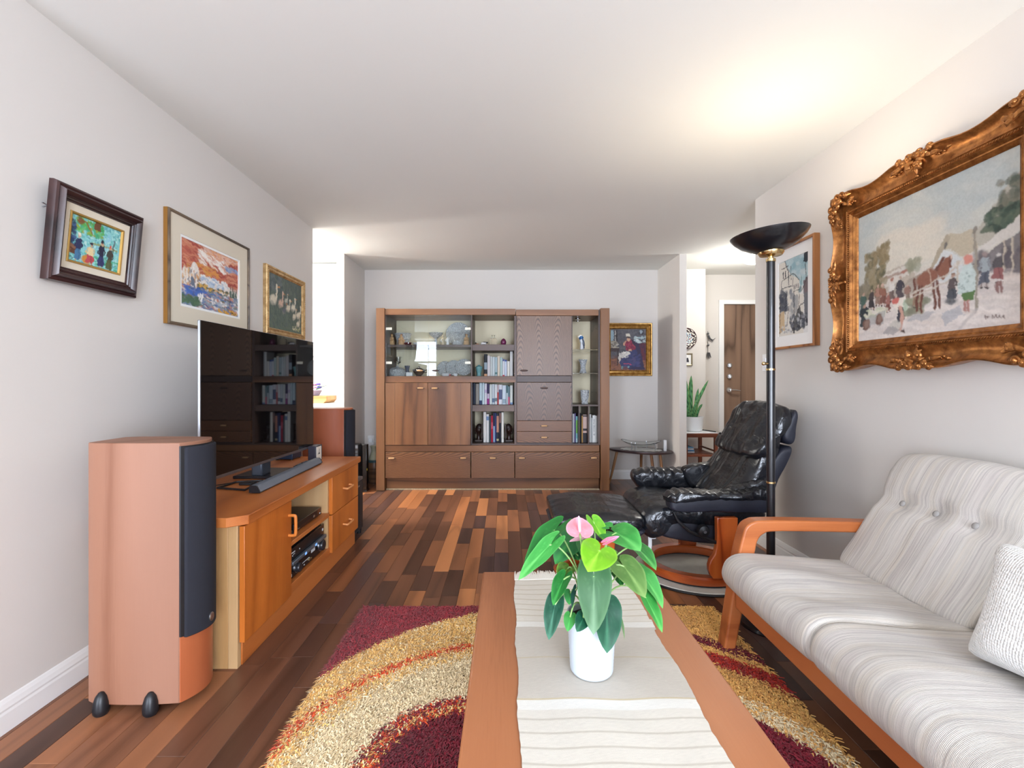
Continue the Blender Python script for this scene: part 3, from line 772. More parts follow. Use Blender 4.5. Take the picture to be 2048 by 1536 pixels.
MB().box(-w1 / 2 + 0.03, w1 / 2 - 0.03, -h1 / 2 + 0.03, h1 / 2 - 0.03, -0.020, -0.0155).build('backing', M_blackm, p1, local=True)
MB().tube([(-w1 / 2 - 0.012, 0.085, -0.02), (-w1 / 2 + 0.004, 0.08, -0.018), (-w1 / 2 - 0.01, 0.07, -0.02)], 0.003, 6).build('hanging_hook', M_silver, p1, local=True)
P = Paint(168, 128, 1); P.a[:] = S(140, 206, 206)
P.dabs((0, 0, 1, 1), [S(120, 200, 196), S(160, 220, 216), S(90, 180, 176), S(140, 200, 220), S(70, 150, 160), S(190, 228, 220)], 900, .03, .016, .7, .5, 1.2)
P.dabs((.12, .05, .62, .34), [S(60, 160, 90), S(90, 180, 70), S(150, 160, 50), S(110, 190, 120), S(70, 170, 130)], 160, .035, .022, .8, .3, 1)
P.dabs((0, .14, .12, .66), [S(40, 60, 100), S(60, 90, 140), S(40, 70, 80)], 60, .03, .03, .8)
P.poly([(0, .62), (.17, .62), (.17, .8), (0, .84)], S(140, 100, 76), 1, .02); P.poly([(.06, .7), (.17, .69), (.17, .8), (.07, .82)], S(96, 60, 44), 1, .02)
P.line([(.14, .14), (.28, .1), (.42, .3)], .016, S(140, 110, 50)); P.ell(.2, .12, .08, .09, S(126, 70, 40), .9, 0, .3, .5); P.poly([(.45, .02), (.57, .02), (.57, .2), (.45, .2)], S(110, 74, 48), 1, .02)
P.dabs((.3, .72, .98, .95), [S(30, 140, 100), S(60, 170, 120), S(90, 190, 150)], 90, .03, .016, .7)
P.line([(.42, .5), (.66, .47), (.92, .5)], .018, S(150, 150, 70), .8)
P.line([(.86, .3), (.84, .52)], .02, S(80, 80, 80), .8)
sk = S(200, 160, 130)
P.person(.2, .98, .62, S(38, 46, 86), S(70, 120, 160), sk, S(238, 232, 208)); P.ell(.36, .86, .11, .1, S(206, 140, 60), 1, 0, .3, .2)
P.person(.42, .97, .48, S(232, 210, 160), S(190, 76, 86), sk, S(36, 34, 60), 0, .36); P.person(.62, .99, .62, S(40, 40, 66), S(54, 62, 110), sk, S(30, 30, 50)); P.person(.79, 1.0, .58, S(70, 66, 60), S(90, 100, 66), sk, S(216, 70, 56))
for x in (.22, .42, .62, .8): P.ell(x, .985, .07, .02, S(50, 44, 56), .8)
P.line([(.02, .86), (.03, .93), (.05, .87), (.06, .91), (.08, .88), (.09, .93), (.12, .9)], .006, S(20, 24, 30)); P.line([(.02, .97), (.04, .95), (.06, .98), (.08, .95), (.11, .97)], .006, S(20, 24, 30))
P.brush(2.0); P.grain(.14); P.mesh('canvas', w1 - 0.17, h1 - 0.17, -0.011, M_paint, p1)

# --- red sky over a white town
p2 = thing('framed_print', 'painting of a red sky over a white town with wide cream mat behind the television', 'painting', (XL + 0.001, 2.715, 1.70), mat3=MXL)
w2, h2 = 0.742, 0.556
mb = MB().frame(w2, h2, [(0, 0), (0, 0.026), (0.002, 0.028), (0.010, 0.028), (0.012, 0.024), (0.012, 0.015)])
mb.build('frame', wood('brown_gilt_frame', (S(70, 56, 44), S(98, 82, 66), S(120, 100, 78)), 'x', 1.2, 4, 0.4), p2, local=True, angle=25)
MB().frame(w2 + 0.002, h2 + 0.002, [(0, 0), (0, 0.020)]).build('frame_side', plain('gilt_edge', S(170, 122, 60), 0.4, 0.6), p2, local=True)
MB().frame(w2 - 0.02, h2 - 0.02, [(0, 0.017), (0.088, 0.017), (0.088, 0.013)]).build('mat_board', M_linen, p2, local=True, angle=20)
MB().frame(w2 - 0.188, h2 - 0.188, [(0, 0.0145), (0.016, 0.0145), (0.016, 0.010)]).build('inner_mat', M_paper, p2, local=True, angle=20)
P = Paint(200, 138, 2); P.grad([(0, S(214, 140, 120)), (.25, S(178, 90, 76)), (.45, S(190, 110, 90)), (.6, S(220, 200, 190)), (1, S(120, 140, 160))])
P.dabs((0, 0, 1, .5), [S(170, 82, 72), S(190, 100, 84), S(204, 130, 104), S(160, 74, 66), S(216, 150, 120)], 420, .09, .012, .8, .08, .15)
P.dabs((.3, .08, .75, .3), [S(244, 238, 230), S(236, 220, 206), S(222, 180, 160)], 70, .07, .012, .85, .3, .2); P.dabs((.4, .0, 1, .12), [S(226, 170, 130), S(222, 160, 130), S(230, 190, 170)], 50, .06, .012, .8)
P.dabs((.1, .3, .6, .44), [S(216, 160, 90), S(222, 150, 80), S(196, 110, 80)], 50, .05, .012, .8, .1); P.dabs((.75, .18, 1, .25), [S(110, 140, 190), S(150, 170, 200)], 16, .06, .01, .8)
P.poly([(.0, .5), (.12, .42), (.2, .3), (.24, .32), (.3, .45), (.42, .46), (.7, .5), (.74, .42), (.78, .5), (.98, .6), (1, .72), (0, .72)], S(232, 222, 212), 1, .03)
P.dabs((0, .44, .3, .7), [S(240, 234, 226), S(222, 180, 130), S(206, 150, 90), S(236, 226, 214), S(120, 120, 130)], 120, .014, .03, .8)
P.dabs((.3, .46, .78, .6), [S(190, 206, 222), S(236, 232, 228), S(150, 176, 206), S(240, 238, 234)], 110, .03, .012, .8)
P.dabs((.25, .6, .8, .7), [S(80, 96, 80), S(60, 80, 70), S(190, 140, 70), S(214, 170, 90)], 90, .025, .012, .85)
P.poly([(.13, .68), (.15, .55), (.19, .54), (.22, .68)], S(110, 120, 136), 1, .01); P.line([(.2, .33), (.19, .5)], .008, S(250, 246, 240))
for x in (.84, .88, .91, .95): P.poly([(x - .022, .68), (x, .46 + .05 * ((x * 50) % 1)), (x + .022, .68)], S(52, 84, 72), .9, .015)
P.dabs((0, .68, 1, 1), [S(90, 120, 180), S(150, 160, 176), S(226, 222, 220), S(120, 140, 160), S(70, 96, 150), S(196, 130, 110), S(90, 110, 100)], 420, .05, .010, .8, .15, .2)
P.dabs((.0, .84, .3, .95), [S(76, 106, 86), S(90, 120, 90)], 40, .05, .02, .7); P.dabs((.62, .92, .98, .99), [S(214, 156, 60), S(222, 170, 80)], 26, .04, .012, .9); P.dabs((.05, .68, .35, .82), [S(70, 110, 190), S(60, 90, 160)], 24, .05, .014, .8)
P.dabs((.22, .78, .34, .86), [S(240, 238, 236)], 10, .012, .03, .9); P.dabs((.45, .78, .75, .86), [S(236, 232, 228), S(180, 190, 200)], 26, .02, .016, .8)
for x in (.74, .83, .88): P.line([(x, .72), (x - .03, .96)], .003, S(40, 44, 60))
P.line([(.84, .96), (.86, .94), (.87, .97), (.89, .94), (.91, .97), (.93, .94), (.95, .965)], .005, S(60, 40, 30))
P.brush(2.0); P.grain(.16); P.mesh('canvas', w2 - 0.216, h2 - 0.216, 0.0115, M_paintflat, p2)

# --- geese
p3 = thing('goose_painting', 'dark green painting of white geese in a thin carved gold frame on the left wall', 'painting', (XL + 0.001, 3.625, 1.705), mat3=MXL)
w3, h3 = 0.634, 0.47
MB().frame(w3, h3, [(0, 0), (0, 0.022), (0.004, 0.028), (0.012, 0.03), (0.018, 0.024), (0.026, 0.022), (0.034, 0.026), (0.040, 0.018), (0.046, 0.012)]).build('frame', M_goldlt, p3, local=True, angle=30)
mb = MB()
for sx in (-1, 1):
    n = 30
    for i in range(n):
        y = -h3 / 2 + 0.012 + (h3 - 0.024) * i / (n - 1); mb.ball((sx * (w3 / 2 - 0.010), y, 0.029), (0.006, 0.005, 0.004), 6, 4)
n = 40
for sy in (-1, 1):
    for i in range(n):
        x = -w3 / 2 + 0.02 + (w3 - 0.04) * i / (n - 1); mb.ball((x, sy * (h3 / 2 - 0.010), 0.029), (0.005, 0.006, 0.004), 6, 4)
mb.build('beaded_edge', M_goldlt, p3, local=True)
P = Paint(170, 126, 3); P.grad([(0, S(84, 96, 88)), (.5, S(72, 88, 84)), (1, S(96, 112, 96))])
P.dabs((0, 0, 1, 1), [S(70, 90, 82), S(90, 106, 92), S(60, 76, 74), S(104, 120, 104), S(84, 100, 100)], 700, .03, .016, .5, 1.2, .6)
P.dabs((.05, .0, .4, .3), [S(110, 120, 120), S(90, 104, 106), S(56, 70, 76)], 60, .04, .03, .5)
def goose(x, y, s, c=S(222, 214, 192), f=1):
    P.ell(x, y, .075 * s, .075 * s, c, .95, -.2 * f, .4, .25); P.line([(x + .05 * s * f, y - .03 * s), (x + .065 * s * f, y - .12 * s), (x + .055 * s * f, y - .17 * s)], .016 * s, c); P.ell(x + .065 * s * f, y - .18 * s, .022 * s, .024 * s, c); P.line([(x + .08 * s * f, y - .18 * s), (x + .11 * s * f, y - .17 * s)], .008 * s, S(206, 140, 80)); P.ell(x - .02 * s, y + .05 * s, .06 * s, .03 * s, S(140, 140, 126), .5)
goose(.14, .47, 1.5); goose(.34, .50, 1.15, S(214, 180, 160)); goose(.5, .42, .8, S(190, 190, 176)); goose(.56, .55, 1.0); goose(.72, .5, 1.1, S(230, 224, 204)); goose(.76, .68, .9); goose(.9, .62, 1.1, S(230, 222, 200)); goose(.44, .62, .8, S(96, 100, 110)); goose(.88, .8, .8)
P.dabs((.7, .86, .95, .96), [S(190, 190, 130), S(220, 214, 180)], 30, .015, .012, .8); P.brush(2.0); P.grain(.2)
P.mesh('canvas', w3 - 0.09, h3 - 0.09, 0.0135, M_paint, p3)
MB().box(-w3 / 2 + 0.02, w3 / 2 - 0.02, -h3 / 2 + 0.02, h3 / 2 - 0.02, 0.001, 0.008).build('backing', M_blackm, p3, local=True)

# ------------------------------------------------------------ loudspeakers
def speaker(label, x0, x1, y0, y1, wm, wm2, rz=0.0):
    """floor-standing speaker whose grille faces +x; side panels face the camera"""
    cx, cy = (x0 + x1) / 2, (y0 + y1) / 2; z0, z1 = 0.028, 0.93
    t = thing('loudspeaker', label, 'speaker', (cx, cy, 0), rz)
    hw, hd = (y1 - y0) / 2, (x1 - x0) / 2
    def plan(bulge, xf, side=0.010, n=10, y_in=0.0):
        pts = []
        for i in range(n + 1):
            a = i / n * 2 - 1; pts.append((xf + bulge * (1 - a * a), a * (hw - y_in)))
        for i in range(1, n): pts.append((xf - (xf + hd) * i / n, hw - y_in + side * math.sin(math.pi * i / n)))
        pts.append((-hd, hw - 0.012)); pts.append((-hd, -hw + 0.012))
        for i in range(1, n): pts.append((-hd + (xf + hd) * i / n, -(hw - y_in) - side * math.sin(math.pi * i / n)))
        return pts
    mb = MB(); mb.prism(plan(0.035, hd), 'z', z0, z1); mb.build('cabinet', wm, t, local=True, bevel=0.003, angle=50)
    # plinth front below the grille: the darker curved baffle
    def band(z, zz, off, y_in): 
        pts = [(hd + off + 0.035 * (1 - a * a), a * (hw - y_in)) for a in [i / 10 - 1 for i in range(21)]]
        return pts + [(hd - 0.004 + 0.035 * (1 - a * a) * 0.9, a * (hw - y_in)) for a in [1 - i / 10 for i in range(21)]]
    mb = MB(); mb.prism(band(0, 0, 0.004, 0.002), 'z', z0 + 0.002, 0.255); mb.build('baffle', wm2, t, local=True, angle=50)
    mb = MB(); mb.prism(band(0, 0, 0.006, 0.001), 'z', 0.257, z1 - 0.012); mb.build('grille_frame', M_black, t, local=True, angle=50)
    mb = MB(); mb.prism(band(0, 0, 0.020, 0.010), 'z', 0.25, z1 - 0.016); mb.build('grille', M_cloth, t, local=True, bevel=0.005, angle=50)
    mb = MB(); mb.lathe([(0, 0), (0.016, 0), (0.016, 0.003), (0.012, 0.005), (0, 0.005)], 20, (hd + 0.0545, 0.0, 0.285), Matrix.Rotation(R(90), 3, 'Y'), sy=0.8)
    mb.build('badge', M_silver, t, local=True)
    for sx in (-0.6, 0.45):
        for sy in (-1, 1):
            MB().lathe([(0.0, 0.0), (0.019, 0.0), (0.024, 0.008), (0.025, 0.02), (0.023, 0.042), (0.017, 0.062), (0.008, 0.074), (0, 0.077)], 20, (hd * sx, sy * (hw + 0.012), 0.0)).build('foot', M_black, t, local=True)
    return t
speaker('tall cherry wood loudspeaker with a black grille standing nearest on the floor', -1.452, -1.128, 1.695, 1.885, M_spk, M_spk2, R(0.0))
speaker('cherry wood loudspeaker standing behind the far end of the television bench', -1.575, -1.25, 3.80, 3.99, M_spk2, M_spk2, R(0))
sw = thing('subwoofer', 'low black subwoofer box standing behind the television bench end', 'subwoofer', (-1.26, 3.61, 0))
mb = MB(); mb.prism([(-1.45, 3.5), (-1.10, 3.5), (-1.083, 3.508), (-1.074, 3.525), (-1.074, 3.70), (-1.083, 3.715), (-1.10, 3.722), (-1.45, 3.722)], 'z', 0.045, 0.40); mb.build('cabinet', M_blackm, sw, bevel=0.003)
B(-1.45, -1.078, 3.502, 3.72, 0.40, 0.425).build('top_panel', plain('grey_lacquer', S(74, 76, 82), 0.35), sw, bevel=0.006)
for (x, y) in ((-1.42, 3.53), (-1.1, 3.53), (-1.42, 3.69), (-1.1, 3.69)): MB().lathe([(0.016, 0), (0.02, 0.04), (0.02, 0.046)], 12, (x, y, 0)).build('foot', M_black, sw)
for y in (3.56, 3.59): MB().lathe([(0, 0), (0.007, 0), (0.007, 0.008), (0, 0.008)], 12, (-1.075, y, 0.375), Matrix.Rotation(R(90), 3, 'Y')).build('knob', M_silver, sw)

# heater, slab and vase in the far left corner
ht = thing('electric_heater', 'black electric heater with a control panel standing beside the wall corner', 'heater', (-1.54, 5.06, 0))
B(-1.62, -1.497, 5.0, 5.12, 0.03, 0.495).build('body', M_black, ht, bevel=0.006)
B(-1.615, -1.501, 4.994, 5.0, 0.455, 0.488).build('control_panel', M_greym, ht, bevel=0.002)
mb = MB()
for k in range(12): mb.box(-1.612, -1.504, 4.996, 5.002, 0.07 + k * 0.031, 0.088 + k * 0.031)
mb.build('grille', plain('dark_slat', S(60, 66, 74), 0.4), ht)
for k in range(4): MB().lathe([(0, 0), (0.006, 0), (0.006, 0.004), (0, 0.004)], 10, (-1.60 + k * 0.018, 4.994, 0.474), RX).build('button', M_white_cer, ht)
for x in (-1.60, -1.515): B(x - 0.012, x + 0.012, 4.98, 5.14, 0, 0.03).build('foot', M_black, ht)
sl = thing('slim_tower', 'slim glossy black tower standing between the heater and the vase', 'tower', (-1.461, 5.115, 0))
B(-1.488, -1.434, 5.08, 5.15, 0.015, 0.485).build('body', plain('gloss_black', S(16, 15, 18), 0.12), sl, bevel=0.004)
B(-1.492, -1.430, 5.07, 5.16, 0.0, 0.015).build('base', M_black, sl)
B(-1.4345, -1.4325, 5.085, 5.10, 0.215, 0.235).build('label', plain('yellow_sticker', S(226, 200, 60), 0.6), sl)
va = thing('stoneware_vase', 'brown and grey-green stoneware jug vase standing in the corner', 'vase', (-1.465, 5.49, 0))
prof = [(0, 0), (0.050, 0), (0.056, 0.006), (0.064, 0.06), (0.076, 0.13), (0.080, 0.19), (0.074, 0.235), (0.066, 0.26), (0.052, 0.30), (0.038, 0.335), (0.032, 0.36), (0.036, 0.39), (0.044, 0.415), (0.040, 0.415), (0.030, 0.39), (0.026, 0.36), (0, 0.33)]
sp_ = [tuple(p) for p in spline(prof, 60, False)]
mb = MB(); mb.lathe(sp_, 32, (-1.465, 5.49, 0))
n = 32
mb.c = [S(72, 50, 36) if p[1] < 0.2 and math.sin(p[1] * 240) > 0.2 else S(96, 68, 48) if p[1] < 0.235 else S(40, 66, 72) if p[1] < 0.262 else S(34, 40, 38) if p[1] < 0.27 else S(150, 150, 130) for p in sp_ for _ in range(n)]
mb.build('body', vcol('stoneware', 0.35), va)
MB().tube([(-1.432, 5.47, 0.37), (-1.405, 5.455, 0.36), (-1.400, 5.45, 0.32), (-1.412, 5.46, 0.285)], [0.008, 0.009, 0.009, 0.008], 8).build('handle', plain('dark_glaze', S(70, 74, 66), 0.35), va)
ol = thing('wall_outlet', 'white wall outlet with a plugged-in white adapter low in the back corner', 'outlet', (-1.565, YB - 0.001, 0.45), mat3=MXB)
MB().box(-0.036, 0.036, -0.058, 0.058, 0, 0.006).build('plate', M_white, ol, local=True, bevel=0.002)
MB().box(-0.018, 0.024, -0.02, 0.03, 0.006, 0.04).build('plug', M_white_cer, ol, local=True, bevel=0.004)
MB().tube([(0.02, 0.0, 0.03), (0.06, -0.01, 0.035), (0.12, -0.05, 0.03), (0.18, -0.16, 0.03), (0.21, -0.3, 0.03), (0.22, -0.44, 0.03)], 0.003, 6).build('cable', M_white_cer, ol, local=True)

# ------------------------------------------------------------ television bench
tb = thing('television_bench', 'long orange teak television bench with a door, open shelves and two drawers', 'sideboard', (-1.31, 2.7, 0))
XF, XBk = -1.035, -1.60
mb = MB(); mb.prism([(XBk, 1.905), (-1.085, 1.905), (-1.022, 1.955), (-1.022, 3.472), (XBk, 3.472)], 'z', 0.572, 0.61); mb.build('top', M_teakh, tb, bevel=0.003)
mb = MB(); mb.prism([(XBk + 0.02, 1.945), (-1.10, 1.945), (-1.10, 1.972), (XBk + 0.02, 1.972)], 'z', 0.0, 0.572); mb.build('end_panel', M_oakend, tb, bevel=0.002)
mb = MB(); mb.prism([(-1.1, 1.945), (-1.062, 1.945), (-1.062, 1.972), (-1.1, 1.972)], 'z', 0.0, 0.572); mb.build('corner_post', M_oakend, tb, bevel=0.002)
B(XBk + 0.02, -1.066, 3.425, 3.455, 0.0, 0.572).build('end_panel', M_teak, tb, bevel=0.002)
for y in (2.376, 2.935): B(XBk + 0.03, -1.058, y - 0.013, y + 0.013, 0.1, 0.572).build('partition', M_oakend, tb, bevel=0.001)
B(XBk + 0.02, XBk + 0.03, 1.975, 3.425, 0.1, 0.572).build('back_panel', M_oakend, tb)
B(XBk + 0.03, -1.045, 2.392, 2.92, 0.335, 0.357).build('shelf', M_teakh, tb, bevel=0.002)
B(XBk + 0.03, -1.05, 1.975, 3.425, 0.10, 0.145).build('bottom_board', M_teakh, tb, bevel=0.002)
B(-1.075, -1.058, 1.974, 3.452, 0.0, 0.1).build('plinth', M_teakh, tb, bevel=0.002)
d = B(-1.057, XF, 1.948, 2.376, 0.103, 0.566).build('door', M_teak, tb, bevel=0.002, label='orange teak door with an upright wooden bow handle')
def bow(p0, p1, out, r=0.0075, n=9):
    """a bow handle from p0 to p1 standing off along out"""
    p0, p1, out = Vector(p0), Vector(p1), Vector(out)
    q = [p0, p0 + out * 0.75, p0 + out + (p1 - p0) * 0.12, p1 + out - (p1 - p0) * 0.12, p1 + out * 0.75, p1]
    return MB().tube([tuple(a) for a in spline(q, 22, False)], r, 10)
bow((XF, 2.345, 0.50), (XF, 2.345, 0.405), (0.033, 0, 0)).build('handle', M_teak, d)
for (z0, z1) in ((0.342, 0.566), (0.112, 0.337)):
    d = B(-1.057, XF, 2.938, 3.452, z0, z1).build('drawer', M_teak, tb, bevel=0.002)
    zc = z0 + (z1 - z0) * 0.52
    bow((XF, 3.135, zc), (XF, 3.25, zc), (0.03, 0, -0.004), 0.0065).build('handle', plain('wooden_bow', S(222, 150, 90), 0.35), d)

# electronics in the bench
dv = thing('disc_player', 'flat black disc player on the upper shelf of the television bench', 'disc player', (-1.25, 2.72, 0.358))
B(-1.42, -1.085, 2.52, 2.88, 0.362, 0.405).build('case', M_black, dv, bevel=0.003)
B(-1.085, -1.079, 2.522, 2.878, 0.364, 0.404).build('front_panel', plain('gloss_front', S(18, 18, 22), 0.15), dv, bevel=0.001)
B(-1.079, -1.0775, 2.54, 2.575, 0.371, 0.376).build('logo_plate', M_silver, dv); B(-1.079, -1.0775, 2.76, 2.78, 0.376, 0.386).build('button', M_silver, dv); B(-1.079, -1.0775, 2.85, 2.857, 0.372, 0.379).build('light', M_white_cer, dv)
for (x, y) in ((-1.4, 2.54), (-1.1, 2.54), (-1.4, 2.86), (-1.1, 2.86)): MB().lathe([(0.01, 0), (0.01, 0.006)], 10, (x, y, 0.3575)).build('foot', M_black, dv)
ro = thing('network_box', 'small black box with a sloping front beside the disc player on the shelf', 'router', (-1.13, 2.45, 0.358))
mb = MB(); mb.prism([(-1.22, 0.358), (-1.075, 0.358), (-1.065, 0.362), (-1.10, 0.392), (-1.22, 0.392)], 'y', 2.41, 2.50); mb.build('case', M_black, ro, bevel=0.003)
B(-1.10, -1.085, 2.49, 2.5015, 0.365, 0.38).build('port', M_greym, ro)
hp = thing('black_speaker_box', 'rounded black box at the back of the upper shelf near the door', 'box', (-1.42, 2.455, 0.358))
MB().cushion((-1.42, 2.455, 0.458), (0.07, 0.05, 0.0985), 6, 8).build('case', M_blackm, hp)
av = thing('stereo_receiver', 'wide black stereo receiver with knobs and a silver strip on the bench bottom shelf', 'receiver', (-1.25, 2.66, 0.146))
B(-1.45, -1.075, 2.425, 2.885, 0.155, 0.30).build('case', M_black, av, bevel=0.003)
B(-1.075, -1.068, 2.42, 2.89, 0.153, 0.302).build('front_panel', plain('receiver_front', S(20, 19, 21), 0.25), av, bevel=0.002)
mb = MB(); mb.box(-1.068, -1.050, 2.43, 2.885, 0.226, 0.244); mb.build('silver_strip', plain('steel_strip', S(120, 134, 148), 0.35, 0.7), av, bevel=0.003)
mlb = emit('blue_lamp', S(120, 170, 240), 0.9)
for y in (2.575, 2.715): B(-1.05, -1.0485, y, y + 0.02, 0.229, 0.241).build('lit_button', mlb, av)
RY = Matrix.Rotation(R(90), 3, 'Y')
for (y, z, r) in ((2.51, 0.19, 0.024), (2.835, 0.195, 0.030)):
    MB().lathe([(0, 0), (r, 0), (r, 0.018), (r * 0.9, 0.022), (0, 0.022)], 24, (-1.068, y, z), RY).build('knob', plain('knob_black', S(34, 36, 42), 0.25), av)
    MB().lathe([(r * 1.02, 0.0), (r * 1.12, 0.0), (r * 1.12, 0.004), (r * 1.02, 0.004)], 24, (-1.068, y, z), RY).build('knob_ring', M_silver, av)
mwr = plain('receiver_print', S(206, 210, 214), 0.5)
for (y0, y1, z0, z1) in ((2.45, 2.49, 0.278, 0.283), (2.46, 2.466, 0.262, 0.268), (2.47, 2.49, 0.268, 0.271), (2.70, 2.75, 0.196, 0.212), (2.86, 2.876, 0.268, 0.282), (2.44, 2.452, 0.164, 0.178), (2.545, 2.55, 0.27, 0.276), (2.60, 2.61, 0.165, 0.170)): B(-1.068, -1.0665, y0, y1, z0, z1).build('print', mwr, av)
for k in range(3): MB().lathe([(0, 0), (0.005, 0), (0.005, 0.006), (0, 0.006)], 10, (-1.068, 2.665 + 0.014 * k, 0.172), RY).build('socket', [M_brass, M_brass, M_brass][k], av)
for k in range(9): B(-1.068, -1.066, 2.57 + k * 0.012, 2.576 + k * 0.012, 0.182, 0.185).build('print', mwr, av)
for (x, y) in ((-1.42, 2.45), (-1.1, 2.45), (-1.42, 2.86), (-1.1, 2.86)): MB().lathe([(0.016, 0), (0.016, 0.009)], 10, (x, y, 0.146)).build('foot', M_black, av)

# things on the bench
tv = thing('television', 'large flat television with a dark mirror-like screen on the teak bench', 'television', (-1.31, 2.72, 0.611), R(-0.76))
W, Ht, z0 = 1.205, 0.712, 0.697 - 0.611
MB().box(-0.012, 0.0, -W / 2, W / 2, z0, z0 + Ht).build('panel', M_silver, tv, local=True, bevel=0.003)
MB().box(0.0, 0.0035, -W / 2 + 0.002, W / 2 - 0.002, z0 + 0.014, z0 + Ht - 0.002).build('screen', M_screen, tv, local=True)
MB().box(0.0, 0.005, -W / 2 + 0.001, W / 2 - 0.001, z0, z0 + 0.014).build('bottom_trim', plain('television_trim', S(120, 112, 112), 0.3, 0.7), tv, local=True, bevel=0.001)
MB().box(-0.06, -0.012, -W / 2 + 0.1, W / 2 - 0.1, z0 + 0.03, z0 + Ht - 0.25).build('rear_housing', M_black, tv, local=True, bevel=0.015)
MB().box(-0.075, -0.012, -0.05, 0.05, 0.012, z0 + 0.06).build('neck', plain('neck_grey', S(70, 76, 86), 0.35, 0.5), tv, local=True, bevel=0.01)
mb = MB(); mb.prism([(-0.17, -0.06), (0.07, -0.06), (0.085, -0.04), (0.07, 0.21), (-0.17, 0.21)], 'z', 0.0, 0.016); mb.build('stand_plate', plain('stand_black', S(34, 32, 36), 0.25), tv, local=True, bevel=0.004)
sb = thing('soundbar', 'long slim grey soundbar lying on the bench before the television', 'soundbar', (-1.19, 2.745, 0.611))
mb = MB()
pr = [(-0.026, 0.004), (0.022, 0.004), (0.026, 0.008), (0.012, 0.034), (0.006, 0.037), (-0.022, 0.037), (-0.026, 0.033)]
def bar(dx0, y0, dx1, y1, pr):
    vs = [(dx0 + a, y0, 0.611 + z) for a, z in pr] + [(dx1 + a, y1, 0.611 + z) for a, z in pr]; n = len(pr)
    return MB().add(vs, [tuple(range(n))[::-1], tuple(range(n, 2 * n))] + [(i, (i + 1) % n, n + (i + 1) % n, n + i) for i in range(n)])
bar(-1.185, 2.325, -1.205, 3.16, pr).build('body', plain('soundbar_mesh', S(104, 110, 120), 0.5), sb, bevel=0.002)
bar(-1.185, 2.317, -1.1852, 2.325, pr).build('end_cap', M_black, sb); bar(-1.205, 3.16, -1.2052, 3.168, pr).build('end_cap', M_black, sb)
bar(-1.185, 2.33, -1.205, 3.155, [(-0.02, 0), (0.02, 0), (0.02, 0.004), (-0.02, 0.004)]).build('rubber_foot', M_black, sb)
an = thing('flat_antenna', 'flat black rectangular loop antenna lying on the near end of the bench', 'antenna', (-1.35, 2.49, 0.611))
cs_ = [(-1.42, 2.42), (-1.262, 2.375), (-1.285, 2.6), (-1.405, 2.56)]
MB().tube([(x, y, 0.616) for x, y in cs_], 0.0055, 8, closed=True).build('loop', M_black, an)
B(-1.36, -1.295, 2.50, 2.56, 0.6115, 0.622).build('amplifier', M_black, an, bevel=0.003)
MB().tube([(-1.405, 2.56, 0.616), (-1.46, 2.50, 0.614), (-1.53, 2.44, 0.614)], 0.0025, 6).build('cable', M_black, an)
rm = thing('remote_control', 'dark grey remote control lying between the soundbar and the television', 'remote control', (-1.264, 3.075, 0.611), R(2))
MB().box(-0.022, 0.022, -0.11, 0.11, 0, 0.018).build('body', plain('remote_grey', S(58, 64, 74), 0.4), rm, local=True, bevel=0.005)
for i in range(3):
    for j in range(8): MB().box(-0.016 + i * 0.012, -0.008 + i * 0.012, -0.09 + j * 0.022, -0.078 + j * 0.022, 0.018, 0.0205).build('button', M_greym if (i + j) % 4 else M_black, rm, local=True)
ck = thing('table_clock', 'small dark cube clock with a cream face on the far end of the bench', 'clock', (-1.27, 3.275, 0.611))
B(-1.296, -1.242, 3.22, 3.33, 0.611, 0.715).build('case', plain('clock_case', S(44, 42, 54), 0.45), ck, bevel=0.004)
B(-1.242, -1.2395, 3.226, 3.308, 0.618, 0.708).build('face', plain('clock_face', S(226, 222, 212), 0.5), ck)
MB().lathe([(0, 0), (0.006, 0), (0.006, 0.003), (0, 0.003)], 12, (-1.2395, 3.266, 0.663), RY).build('hub', M_black, ck)
for (dy, dz, w) in ((-0.022, -0.004, 0.0012), (0.006, 0.03, 0.0009)): MB().tube([(-1.2385, 3.266, 0.663), (-1.2385, 3.266 + dy, 0.663 + dz)], w, 6).build('hand', M_black, ck)
bx = thing('set_top_box', 'small blue-black set top box behind the television on the bench', 'set top box', (-1.49, 3.38, 0.611))
B(-1.55, -1.43, 3.30, 3.44, 0.616, 0.655).build('case', plain('box_navy', S(34, 50, 72), 0.3), bx, bevel=0.004)
for (x, y) in ((-1.54, 3.31), (-1.44, 3.31), (-1.54, 3.43), (-1.44, 3.43)): MB().lathe([(0.008, 0), (0.008, 0.006)], 10, (x, y, 0.6105)).build('foot', M_black, bx)
# ------------------------------------------------------------ the wall unit
YF, YK = 5.14, 5.64
sU = F / YF
def U(px): return (px - CX) / sU
def V(py): return CH - (py - CY) / sU
def ub(x0, x1, y0, y1, a, b): return B(U(x0), U(x1), a, b, V(y1), V(y0))      # px box at depth a..b
wu = thing('wall_unit', 'large oak wall unit of cabinets, glass doors, bookshelves and drawers along the back wall', 'wall unit', (-0.13, 5.39, 0))
for (a, b) in ((753.5, 770.5), (1200.5, 1218)):
    B(U(a), U(b), YF - 0.03, YK, 0, V(617)).build('side_panel', M_unit, wu, bevel=0.003)
T = 0.010
ub(770.5, 1031, 618, 630, YF - 0.015, YK).build('top_rail', M_unith, wu, bevel=0.002)
ub(1032, 1196.5, 619.5, 631.5, YF - 0.015, YK).build('top_rail', M_unith, wu, bevel=0.002)
B(U(770.5), U(1200.5), YK - 0.008, YK, 0.05, V(625)).build('back_panel', M_cream, wu)
